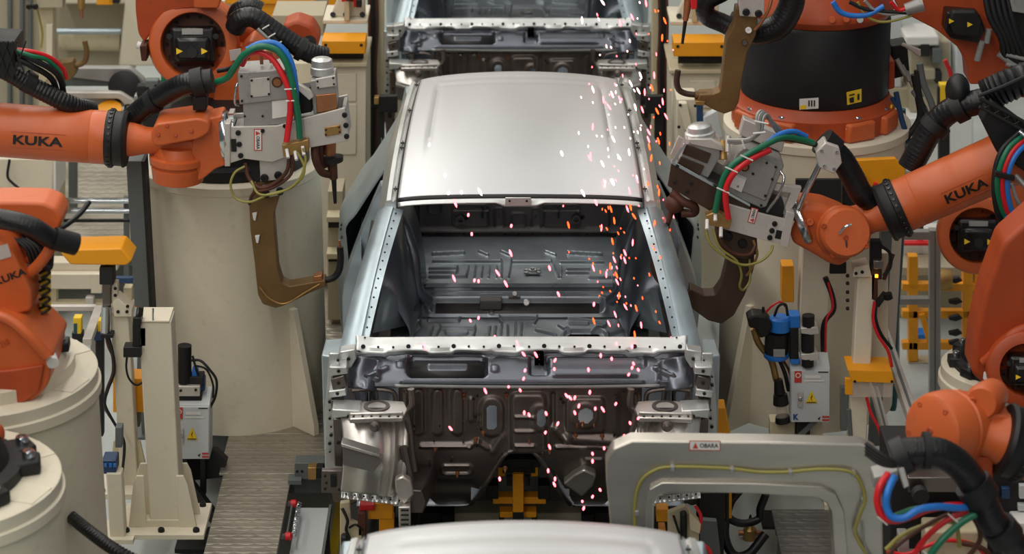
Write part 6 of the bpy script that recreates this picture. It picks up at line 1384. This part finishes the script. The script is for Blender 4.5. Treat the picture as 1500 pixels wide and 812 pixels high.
for zz in (-.62, .62):
    tt = thing('skid_rail', 'dark steel skid rail running under the car sill, %s' % ('left' if zz < 0 else 'right'), 'rail', (CX+zz*.78, 10.2, -.36), 'skid rails under the cars')
    M().span((CX+zz*.78-.06, 8.9, -.05), (CX+zz*.78+.06, 13.0, .12)).build('rail', 'dark', tt, bevel=.004)
    for yy in (9.3, 10.4, 11.5): M().span((CX+zz*.78-.04, yy, -.36), (CX+zz*.78+.04, yy+.1, -.05)).build('foot', 'dark', tt); M().span((CX+zz*.78-.03, yy, .12), (CX+zz*.78+.03, yy+.08, .24)).build('support_pad', 'grey_paint', tt)
# left clamp unit under the car front
t = thing('clamp_stand', 'cream clamp plate with yellow unit under the car front, left', 'clamp', at0(515, 8.75, -.36), 'clamp units under the car front')
slab('clamp_plate', 'cream_old', t, fcl, [(498, 738), (512, 736), (514, 764), (530, 772), (530, 792), (512, 800), (512, 850), (498, 850)], 0, .03, .003); slab('clamp_plate', 'cream_old', t, fcl, [(520, 794), (538, 784), (540, 850), (518, 850)], -.05, .02, .003)
R_('yellow_unit', 'yellow', t, fcl, 538, 746, 575, 770, .05, .08, .004); R_('yellow_unit', 'yellow', t, fcl, 554, 770, 576, 800, .06, .06, .004); R_('red_valve', 'red', t, fcl, 526, 744, 548, 752, .02, .05, .003)
R_('valve', 'rust', t, fcl, 524, 752, 536, 786, .0, .05, .004); hose('cable', 'black', t, fcl, [(502, 740, -.03), (510, 756, -.04), (508, 772, -.03), (516, 790, -.03)], 2.4); hose('cable', 'black', t, fcl, [(512, 770, -.02), (522, 764, -.03), (532, 774, -.02)], 1.8)
R_('cylinder', 'black', t, fcl, 500, 780, 510, 806, -.04, .04, .008); R_('end_plate', 'black', t, fcl, 561, 772, 602, 850, -.06, .03, .003); bolt(t, fcl.p(578, 780, -.06), (0, -1, 0), .012, .006, 'blue', 'bolt_head'); bolt(t, fcl.p(588, 778, -.06), (0, -1, 0), .005, .004, 'galv_light', 'bolt_tip')
# bracket arm under platform edge left of the car tip
t = thing('locator_arm', 'grey locator arm with brass block pointing at the car front tip, left', 'arm', G(440, 700, .0), None); fl_ = F(9.85)
R_('arm', 'grey_paint', t, fl_, 430, 686, 476, 710, .05, .08, .003); R_('brass_block', 'brass', t, fl_, 451, 684, 464, 702, -.01, .05, .003); R_('black_block', 'black', t, fl_, 464, 684, 474, 700, -.01, .05, .003)
M().span((xr-.01, 9.86, fl_.p(432, 706).z), (fl_.p(434, 700).x+.02, 9.93, -.002)).build('mount', 'grey_paint', t)
for x in (434, 441): bolt(t, fl_.p(x, 698, .05), (0, -1, 0), .006, .005, 'black')
# ================================================================== BACKGROUND MACHINES
def bgthing(name, label, cat, x, Y, group=None): return thing(name, label, cat, at0(x, Y, -.36), group)
# far left conveyor: two bright rails, beams, floor
fA = F(12.6)
t = bgthing('guard_rail', 'two bright round steel rails crossing behind the left robots', 'rail', 95, 12.6)
for y in (293.5, 308): M().cyl(P(-60, y, 12.6), P(194, y+1, 12.6), .016, n=14).build('rail', 'chrome', t)
for x in (-40, 180): R_('upright', 'grey_paint', t, fA, x, 290, x+8, 420, .02, .03)
R_('kick_strip', 'dark', t, fA, 70, 324, 194, 328, .02, .02)
fB = F(11.9)
t = bgthing('cream_beam', 'long cream machine beam behind the yellow tipped clamp, left', 'beam', 130, 11.9)
R_('beam', 'cream', t, fB, 64, 402, 165, 424, 0, .10, .004); R_('beam', 'cream', t, fB, 64, 390, 170, 402, .05, .10, .004); R_('lower_beam', 'cream_old', t, fB, 64, 444, 196, 452, 0, .06, .004); R_('end_plate', 'cream', t, fB, 134, 400, 150, 428, -.02, .03)
for x in (70, 180): R_('leg', 'cream_old', t, fB, x, 424, x+12, 540, .02, .06)
for x, y in ((172, 418), (171, 432), (172, 410)): bolt(t, fB.p(x-4, y, .0), (1, -1, 0), .009, .012, 'black')
R_('small_block', 'alu', t, fB, 126, 434, 138, 446, -.02, .04); R_('blue_strip', 'blue_dark', t, fB, 170, 404, 196, 412, -.03, .03)
fC = F(10.9)
t = bgthing('aluminium_profile', 'aluminium profile rails on the floor behind the left pedestal', 'rail', 110, 10.9)
R_('profile', 'alu', t, fC, 60, 449, 140, 456, 0, .03); a, b = P(146, 456, 10.9), P(128, 506, 10.2); M().prism([a-V((.02, 0, 0)), a+V((.02, 0, 0)), a+V((.02, 0, .03)), a+V((-.02, 0, .03))], b-a).build('profile', 'alu', t, bevel=.002)
R_('leg', 'alu_grey', t, fC, 64, 456, 72, 620, 0, .03); R_('leg', 'alu_grey', t, fC, 132, 456, 139, 620, .01, .03)
t = bgthing('light_barrier', 'yellow sensor block on the floor behind the left pedestal', 'sensor', 113, 10.6)
R_('case', 'sign_yellow', t, F(10.6), 107, 466, 119, 490, 0, .05); R_('front', 'teal', t, F(10.6), 108, 474, 113, 489, -.004, .01, .001); R_('foot', 'dark', t, F(10.6), 105, 488, 121, 640, .0, .05)
t = bgthing('light_barrier', 'yellow and blue sensor block partly behind the chrome air cylinder', 'sensor', 145, 10.5)
R_('case', 'sign_yellow', t, F(10.5), 143, 470, 152, 490, 0, .05); R_('front', 'blue_dark', t, F(10.5), 138, 486, 150, 498, -.01, .05, .002); R_('foot', 'dark', t, F(10.5), 140, 498, 151, 640, .0, .05)
t = bgthing('cream_cabinet', 'cream low cabinet with a coat-hook cable behind the left forearm', 'cabinet', 20, 12.3)
R_('body', 'cream', t, F(12.3), -40, 232, 78, 292, 0, .4, .01); R_('base', 'cream_old', t, F(12.3), -40, 292, 78, 400, .02, .36); R_('side', 'white', t, F(12.3), 78, 232, 82, 290, .0, .3)
hose('cable', 'black', t, F(12.25), [(14, 234), (11, 258), (18, 268), (28, 276)], 2)
# low valve parts under forearm between
t = bgthing('valve_block', 'dark valve blocks under the left robot wrist', 'valve', 200, 11.2)
R_('block', 'dark', t, F(11.2), 196, 226, 214, 252, 0, .08); R_('block', 'grey_paint', t, F(11.2), 190, 248, 222, 262, 0, .1); R_('stand', 'dark', t, F(11.2), 200, 252, 214, 560, .02, .06); M().cyl(P(202, 228, 11.18), P(209, 250, 11.18), .014, n=10).build('lever', 'alu_grey', t)
# far left welding station: back panel, gun, rails
fD = F(15.3)
t = bgthing('machine_housing', 'large beige machine housing in the far upper left corner', 'machine', 110, 15.3)
R_('panel', 'beige', t, fD, 60, 4, 184, 130, .3, .2, .01); R_('top_panel', 'cream', t, fD, 80, -60, 182, 12, .1, .3, .01); R_('left_panel', 'beige', t, fD, -60, -40, 58, 200, .2, .3, .01); slab('side_frame', 'cream', t, fD, [(172, 100), (184, -20), (225, -20), (225, 100)], .05, .2, .01)
R_('base', 'cream_old', t, fD, -60, 200, 240, 330, .25, .25, .01)
for x in (4, 22, 34): R_('conduit', 'grey_paint', t, fD, x, -40, x+6, 190, .15, .05, .01)
M().cyl(fD.p(78, 52, .1), fD.p(174, 52, .1), .02, n=12).build('pipe', 'galv', t); M().cyl(fD.p(80, 72, .2), fD.p(170, 74, .2), .06, n=16).build('roller', 'cream_old', t)
R_('yellow_part', 'yellow', t, fD, 142, -4, 166, 6, -.02, .05); R_('black_part', 'black', t, fD, 160, -6, 176, 4, -.02, .05)
t = bgthing('transfer_rail', 'silver rounded transfer rails with black roller, behind the left forearm', 'rail', 150, 13.4); fE = F(13.4)
slab('rail', 'alu_grey', t, fE, rpoly([(90, 100), (190, 100), (212, 118), (212, 126), (90, 112)], 5), 0, .06, .004); slab('rail', 'alu', t, fE, rpoly([(90, 128), (180, 128), (200, 140), (200, 152), (190, 150), (178, 137), (90, 137)], 4), -.1, .05, .004)
R_('web', 'grey_paint', t, fE, 90, 112, 200, 128, .02, .04); R_('plate', 'alu_grey', t, fE, 92, 136, 196, 152, -.06, .03)
M().lathe(fE.p(184, 126, .0), (0, -1, .2), [(0, .085), (.05, .09), (.06, .06)], 28).build('roller', 'black', t); M().lathe(fE.p(166, 158, -.12), (0, -.5, 1), [(0, .07), (.04, .07)], 24).build('yellow_disc', 'yellow', t)
for x in (100, 196): R_('leg', 'grey_paint', t, fE, x, 150, x+12, 306, .0, .05)
t = bgthing('valve_block', 'black connector cluster left of the ring joint robot', 'valve', 215, 12.4); fF = F(12.4)
for (x0, y0, x1, y1, m_) in ((200, 126, 220, 148, 'dark'), (212, 118, 232, 132, 'grey_paint'), (224, 122, 252, 148, 'dark'), (196, 140, 204, 156, 'alu_grey')): R_('connector', m_, t, fF, x0, y0, x1, y1, 0, .06, .006)
hose('cable', 'black', t, fF, [(184, 162, -.03), (186, 152, -.03), (194, 152, -.03), (202, 156, -.03)], 1.8); R_('stand', 'dark', t, fF, 208, 146, 232, 360, .02, .06); M().cyl(fF.p(240, 105), fF.p(240, 122), .015, n=8).build('plug', 'green', t)
# far welding gun electrodes
fG = F(13.0); kg = fG.k(110, 50); t = bgthing('electrode_stand', 'far copper welding electrode pair beside a pale upright, upper left', 'electrode', 70, 13.0)
slab('upright', 'cream_old', t, fG, [(52, -30), (80, -30), (78, 40), (82, 100), (60, 130), (58, 60)], 0, .1, .006); R_('strip', 'cream', t, fG, 69, 34, 78, 100, -.03, .03); R_('top_unit', 'beige', t, fG, 56, -20, 94, 8, -.05, .1); R_('foot', 'cream_old', t, fG, 56, 110, 80, 327, .02, .08)
for x in (46, 55): bolt(t, fG.p(x, 5, -.06), (0, -1, 0), .016, .02, 'black')
M().cyl(fG.p(119, -20), fG.p(119, 12), 7*kg, 5*kg).build('upper_electrode_holder', 'brass', t); M().cyl(fG.p(119, 12), fG.p(120, 26), 3*kg, 2*kg, n=10).build('electrode', 'copper', t); hose('electrode_arm', 'gun_bronze', t, fG, [(92, 98), (112, 96), (124, 90), (127, 76), (124, 60)], 4); slab('arm_block', 'gun_bronze', t, fG, [(84, 90), (108, 86), (114, 104), (104, 116), (88, 116)], -.04, .08, .006); hose('cable', 'olive', t, fG, [(52, 5), (58, 28), (62, 50), (60, 70)], 1.6); R_('upper_beam', 'beige', t, fG, 60, -60, 126, -18, .0, .08)
# yellow frame top centre left
fH = F(13.6); t = bgthing('yellow_gantry', 'yellow steel machine frame above the left welding gun', 'frame', 410, 13.6)
R_('upright', 'yellow', t, fH, 380, -40, 418, 52, 0, .1, .006); R_('top_beam', 'yellow', t, fH, 330, -40, 462, 5, -.02, .1, .006); R_('gusset_block', 'yellow', t, fH, 416, 4, 428, 40, .0, .08, .004); R_('leg', 'yellow', t, fH, 385, 52, 410, 320, .02, .1); slab('brace', 'yellow', t, fH, [(484, -10), (500, -10), (500, 14), (478, 16)], .05, .05, .004)
for y in (14, 20, 26): bolt(t, fH.p(421, y, 0), (1, -1, 0), .014, .016, 'black')
R_('grey_unit', 'alu_grey', t, fH, 446, -8, 482, 16, .06, .1, .006); R_('left_part', 'white', t, fH, 316, 4, 360, 20, .05, .1); R_('red_strip', 'red', t, fH, 330, -4, 356, 4, .0, .05)
# cream cabinets left and right of the rear car with yellow bars
def cabinet(label, x0, x1, Y, ys, mirror=False):
    f = F(Y); t = bgthing('machine_cabinet', label, 'cabinet', (x0+x1)/2, Y, 'cream cabinets beside the rear car')
    top, bar, rol, cab = ys
    R_('cabinet_body', 'cream', t, f, x0, cab, x1, cab+320, 0, .45, .006)
    R_('door', 'cream', t, f, x0+(x1-x0)*.35, cab+12, x1-14, cab+52, -.008, .012, .003); R_('door', 'cream', t, f, x0+(x1-x0)*.35, cab+56, x1-14, cab+130, -.008, .012, .003)
    R_('top_plate', 'cream_old', t, f, x0-4, cab-6, x1+2, cab, -.03, .5, .004)
    M().cyl(f.p(x0+10, (rol+cab)/2-4, .03), f.p(x1-4, (rol+cab)/2-4, .03), .024, n=16).build('roller', 'dark', t); R_('roller_box', 'dark', t, f, x0+4, rol, x1-2, rol+6, .04, .06)
    R_('yellow_bar', 'yellow', t, f, x0+2, bar, x1, rol, -.05, .16, .004)
    for x in (x0+8, x1-6): bolt(t, f.p(x, bar+6, -.05), (0, -1, 0), .008, .006, 'black')
    R_('deck', 'cream', t, f, x0, bar-16, x1, bar-10, .14, .3, .004); slab('fixture_plate', 'cream', t, f, [(x0+10, bar-16), (x0+24, bar-52), (x1-6, bar-60), (x1-4, bar-16)], .2, .06, .006)
    R_('fixture_rib', 'cream_old', t, f, x0+32, bar-50, x0+40, bar-16, .12, .08, .004)
    for x in (x0+14, (x0+x1)/2, x1-8): bolt(t, f.p(x, bar-20, .19), (0, -1, .4), .014, .012, 'black')
    R_('red_clamp', 'red', t, f, x0+28, top, x0+54, top+10, .12, .05, .004); R_('red_clamp', 'red', t, f, x0+46, top+8, x0+52, top+18, .12, .04, .003); R_('black_clamp', 'black', t, f, x0+36, top-6, x0+46, top+6, .08, .06, .004); R_('black_clamp', 'black', t, f, x0+50, top+4, x0+58, top+16, .09, .05, .004)
    return t
cabinet('cream cabinet with yellow bar left of the rear car', 470, 536, 12.2, (2, 56, 75, 96))
cabinet('cream cabinet with yellow bar right of the rear car', 984, 1062, 12.3, (4, 58, 79, 106))
t = bgthing('machine_cabinet', 'tall cream cabinet panel behind the silver cap of the left gun', 'cabinet', 455, 12.6, 'cream cabinets beside the rear car'); R_('cabinet_body', 'cream', t, F(12.6), 400, 92, 470, 420, 0, .3, .006); R_('shelf', 'beige', t, F(12.6), 396, 30, 472, 60, .1, .3); R_('upright', 'beige', t, F(12.6), 398, 60, 408, 92, .1, .2)
# lower dark shelf openings right of the left column
t = bgthing('low_locker', 'low beige locker between the left column and the car', 'locker', 490, 11.6); fI = F(11.6)
R_('body', 'beige', t, fI, 478, 290, 500, 480, .1, .2); R_('shelf', 'cream_old', t, fI, 478, 318, 502, 326, .0, .2); R_('opening', 'dark', t, fI, 479, 326, 498, 342, .08, .05, .001); R_('opening', 'dark', t, fI, 479, 380, 498, 392, .08, .05, .001); R_('shelf', 'cream_old', t, fI, 478, 372, 502, 380, .0, .2)
# cable posts hugging the rear car
def cablepost(label, x0, x1, Y, sg):
    f = F(Y); t = bgthing('cable_post', label, 'post', (x0+x1)/2, Y, 'cable posts beside the rear car')
    R_('post', 'cream_old', t, f, x0, -40, x1, 360, 0, .08, .004)
    for i, (m_, dx, r_) in enumerate((('rust', 3, 2.6), ('black', 8, 3), ('dark', 12, 2.2), ('rust', 15, 2))):
        x = (x0+dx*.9) if sg > 0 else (x1-dx*.9)
        hose('cable', m_, t, f, [(x, -30, -.02), (x+1.5, 40, -.025), (x-1, 100, -.03), (x+1, 160, -.025), (x, 230, -.02)], r_)
    R_('cable_clamp', 'dark', t, f, x0, 150, x1, 156, -.04, .05)
    return t
cablepost('cream post with dark brown cables left of the rear car', 538, 562, 12.8, 1)
cablepost('cream post with dark red cables right of the rear car', 955, 978, 12.8, -1)
# small block on left post pointing at car: brass limit block
t = bgthing('limit_block', 'black bracket with brass block pointing at the car rear, left', 'bracket', 553, 12.15); fJ = F(12.15)
R_('brass_block', 'brass', t, fJ, 548, 143, 555, 153, 0, .05, .003); R_('bracket', 'black', t, fJ, 555, 142, 582, 166, .01, .04, .003); R_('arm', 'dark', t, fJ, 552, 150, 562, 330, .06, .05)
t = bgthing('limit_block', 'black bracket pointing at the car rear, right', 'bracket', 962, 12.15); R_('bracket', 'black', t, fJ, 946, 142, 972, 168, .01, .04, .003); R_('arm', 'dark', t, fJ, 960, 150, 972, 330, .06, .05)
# right of rear cabinet: low fixture with blue rod and bags
t = bgthing('low_fixture', 'cream bracket with blue rod beside the right gun motor cap', 'fixture', 1010, 11.8); fK = F(11.8)
R_('body', 'cream', t, fK, 992, 150, 1022, 400, .05, .2, .004); slab('bracket', 'cream', t, fK, [(994, 150), (1006, 150), (1014, 186), (1002, 190)], -.02, .05, .003); R_('blue_rod', 'blue_dark', t, fK, 1021, 152, 1030, 180, .0, .04); slab('cover_sheet', 'box_grey', t, fK, [(1030, 170), (1050, 160), (1060, 200), (1030, 205)], -.02, .06, .006)
for x, y in ((996, 152), (1018, 153), (994, 184)): bolt(t, fK.p(x, y, -.02), (0, -1, 0), .008, .008, 'black')
# far right background
fL = F(14.2); t = bgthing('machine_housing', 'pale machine housing behind the right robot arm, upper right', 'machine', 1360, 14.2)
R_('panel', 'box_grey', t, fL, 1296, 20, 1332, 150, .3, .2, .01); R_('panel', 'white', t, fL, 1330, 60, 1380, 74, .1, .3, .01); R_('block', 'beige', t, fL, 1340, 74, 1400, 180, .2, .3, .01); R_('pale_panel', 'box_grey', t, fL, 1404, 70, 1425, 182, .1, .2, .01); R_('base', 'white', t, fL, 1330, 180, 1430, 260, .1, .3, .01); R_('base', 'beige', t, fL, 1300, 150, 1430, 330, .3, .3, .01)
for (x0, y0, x1, y1, m_) in ((1352, 70, 1366, 90, 'dark'), (1370, 78, 1384, 100, 'grey_paint'), (1356, 108, 1374, 124, 'beige'), (1348, 118, 1356, 128, 'dark'), (1374, 112, 1384, 130, 'dark')): R_('fitting', m_, t, fL, x0, y0, x1, y1, .1, .08, .006)
t = bgthing('yellow_guard', 'yellow post with red hose behind the right robot hose', 'post', 1384, 13.0); fM = F(13.0)
R_('post', 'sign_yellow', t, fM, 1377, 124, 1392, 178, 0, .06, .004); R_('edge', 'dark', t, fM, 1374, 128, 1377, 176, .0, .04, .002); hose('red_hose', 'red', t, fM, [(1384, 88, .0), (1391, 104, 0), (1395, 124, 0), (1394, 140, 0)], 3.2); R_('foot', 'dark', t, fM, 1376, 178, 1392, 330, .01, .05)
t = bgthing('yellow_guard', 'slim yellow post peeping out left of the right robot hose', 'post', 1350, 12.6); R_('post', 'sign_yellow', t, F(12.6), 1345, 198, 1353, 236, 0, .05, .004); R_('foot', 'dark', t, F(12.6), 1345, 236, 1353, 400, .0, .05)
t = bgthing('pallet_shelf', 'low grey shelf with blue part behind the aluminium frame, right', 'shelf', 1360, 12.4); fN = F(12.4)
R_('shelf', 'beige', t, fN, 1322, 392, 1430, 404, .0, .3); R_('shelf', 'white', t, fN, 1322, 374, 1430, 392, .2, .3); R_('part', 'blue', t, fN, 1340, 480, 1356, 492, -.1, .1); R_('base', 'beige', t, fN, 1322, 404, 1440, 520, .3, .2); R_('red_strip', 'red', t, fN, 1322, 366, 1376, 370, .1, .05)
# lower right: machine bed with black block and white piece under the hoses
t = bgthing('machine_bed', 'dark machine bed with cream parts under the cables, lower right', 'machine', 1410, 8.2); fO = F(8.2)
R_('bed', 'dark', t, fO, 1310, 690, 1420, 900, .1, .3, .006); R_('plate', 'steel_dark', t, fO, 1330, 700, 1420, 722, .0, .2, .004); R_('cream_part', 'cream_old', t, fO, 1350, 760, 1440, 900, -.1, .12, .01); R_('rack', 'black', t, fO, 1428, 690, 1540, 900, .0, .3, .006); R_('white_part', 'white', t, fO, 1478, 748, 1530, 800, -.1, .1, .006); M().cyl(fO.p(1345, 718, -.02), fO.p(1346, 718, -.06), .03, n=20).build('ring', 'dark', t)
for x in (1450, 1466): R_('button_box', 'blue_dark' if x > 1460 else 'dark', t, fO, x, 712, x+12, 728, -.02, .05, .003)
R_('white_module', 'box_grey', t, fO, 1492, 708, 1512, 728, -.02, .05); R_('white_module', 'box_grey', t, fO, 1490, 736, 1512, 746, -.02, .05)
for x, y in ((1330, 800), (1312, 770)): R_('alu_block', 'alu_grey', t, fO, x, y, x+14, y+30, -.1, .08, .004)
hose('cable', 'red', t, fO, [(1292, 786, -.12), (1320, 790, -.12), (1350, 778, -.12), (1380, 770, -.12), (1420, 780, -.1), (1440, 800, -.1)], 3); hose('cable', 'rust', t, fO, [(1400, 770, -.14), (1425, 776, -.14), (1440, 790, -.14), (1436, 815, -.14)], 4); hose('cable', 'black', t, fO, [(1470, 760, -.16), (1450, 775, -.16), (1445, 800, -.16), (1448, 830, -.16)], 4.5)

# ================================================================== WELD SPARKS
random.seed(21)
SPK = {}
for key in ('spark_pink', 'spark_orange', 'spark_white'):
    b_ = M().ball((0, 0, 0), 1, (1, 1, 1), 8); me = bpy.data.meshes.new('weld_spark'); me.from_pydata(b_.v, [], b_.f); me.validate(); me.shade_smooth(); me.materials.append(MATS[key]); SPK[key] = me
def spark(x, y, Y, key, px, ln, ang):
    p = P(x, y, Y); k_ = mpp(p); o = bpy.data.objects.new('weld_spark', SPK[key]); COL.objects.link(o); o.location = p
    o.scale = (px*k_, px*k_, max(px, ln)*k_); o.rotation_euler = (0, ang, 0)
    look = ('long ' if ln > 4.4 else 'short ')+{'spark_pink': 'pink', 'spark_orange': 'orange', 'spark_white': 'pale pink'}[key]
    if y < 105: where = 'above the rear car'
    elif x > 945 and y < 330: where = 'beside the right roof edge'
    elif y < 287: where = 'over the silver roof'
    elif y < 500: where = 'in the windscreen opening'
    elif y < 566: where = 'over the cowl'
    else: where = 'before the dark firewall'
    side = 'left half' if x < 762 else ('right half' if x < 900 else 'far right')
    return tag(o, '%s weld spark %s, %s' % (look, where, side), 'spark', 'weld sparks '+where)
def depth_for(x, y): return 9.5 if y < 285 else (9.3 if y < 500 else 8.4)
exact = [(667, 298, 9), (686, 315, 4), (749, 331, 4), (691, 343, 4), (748, 371, 8), (729, 400, 8), (695, 411, 4), (701, 412, 4), (741, 416, 8), (665, 408, 8), (805, 393, 6), (818, 431, 6), (870, 446, 5), (689, 470, 4), (701, 466, 4), (725, 494, 4), (758, 504, 7), (622, 508, 8), (767, 519, 6), (769, 543, 4), (767, 555, 4), (745, 567, 3), (762, 572, 4), (711, 573, 7), (768, 605, 5), (775, 608, 5), (660, 628, 6), (732, 702, 5), (800, 606, 5), (799, 634, 4), (805, 655, 6), (817, 621, 5), (803, 690, 5), (813, 702, 5), (812, 710, 6), (868, 676, 5), (868, 665, 4), (879, 718, 4), (868, 728, 4), (853, 735, 3), (855, 745, 5), (868, 785, 4), (835, 583, 6), (830, 580, 6), (842, 583, 5), (848, 595, 5), (864, 575, 5), (883, 600, 7), (842, 605, 5), (872, 599, 4), (902, 592, 4), (923, 620, 4), (935, 613, 4), (914, 639, 4), (885, 657, 4), (896, 526, 4), (880, 521, 5), (862, 542, 5), (813, 528, 5), (812, 541, 4), (928, 533, 4), (935, 542, 4), (926, 539, 4), (921, 549, 4), (903, 504, 4), (926, 508, 5), (785, 520, 7), (657, 283, 4), (676, 282, 4), (703, 281, 9), (854, 283, 8), (629, 212, 4), (652, 257, 4), (823, 225, 6), (873, 297, 7)]
n_ = 0
for (x, y, L9) in exact:
    spark(x, y, depth_for(x, y), 'spark_white' if y < 286 else 'spark_pink', 1.9, L9*.8, -random.uniform(.25, .6) if L9 > 5 else random.uniform(-.4, .4)); n_ += 1
while n_ < 270:
    r_ = random.random()
    if r_ < .30: x, y = random.gauss(895, 26), random.uniform(300, 480); Y = 9.3
    elif r_ < .62: x, y = random.gauss(905, 30), random.uniform(95, 285); Y = 9.6
    elif r_ < .82: x, y = random.gauss(960, 16), random.uniform(10, 330); Y = 9.9
    elif r_ < .92: x, y = random.gauss(905, 30), random.uniform(0, 100); Y = 11.5
    else: x, y = random.uniform(860, 985), random.uniform(320, 510); Y = 9.2
    x += 30*(y/500-.5)*.3
    key = random.choice(('spark_pink', 'spark_orange', 'spark_orange')) if x > 945 or y > 300 else random.choice(('spark_white', 'spark_white', 'spark_pink'))
    big = random.random() < .35
    spark(x, y, Y+random.uniform(-.3, .3), key, 1.45 if big else 1.05, 6 if big else random.choice((1.5, 2, 3)), random.uniform(-.55, .1)); n_ += 1
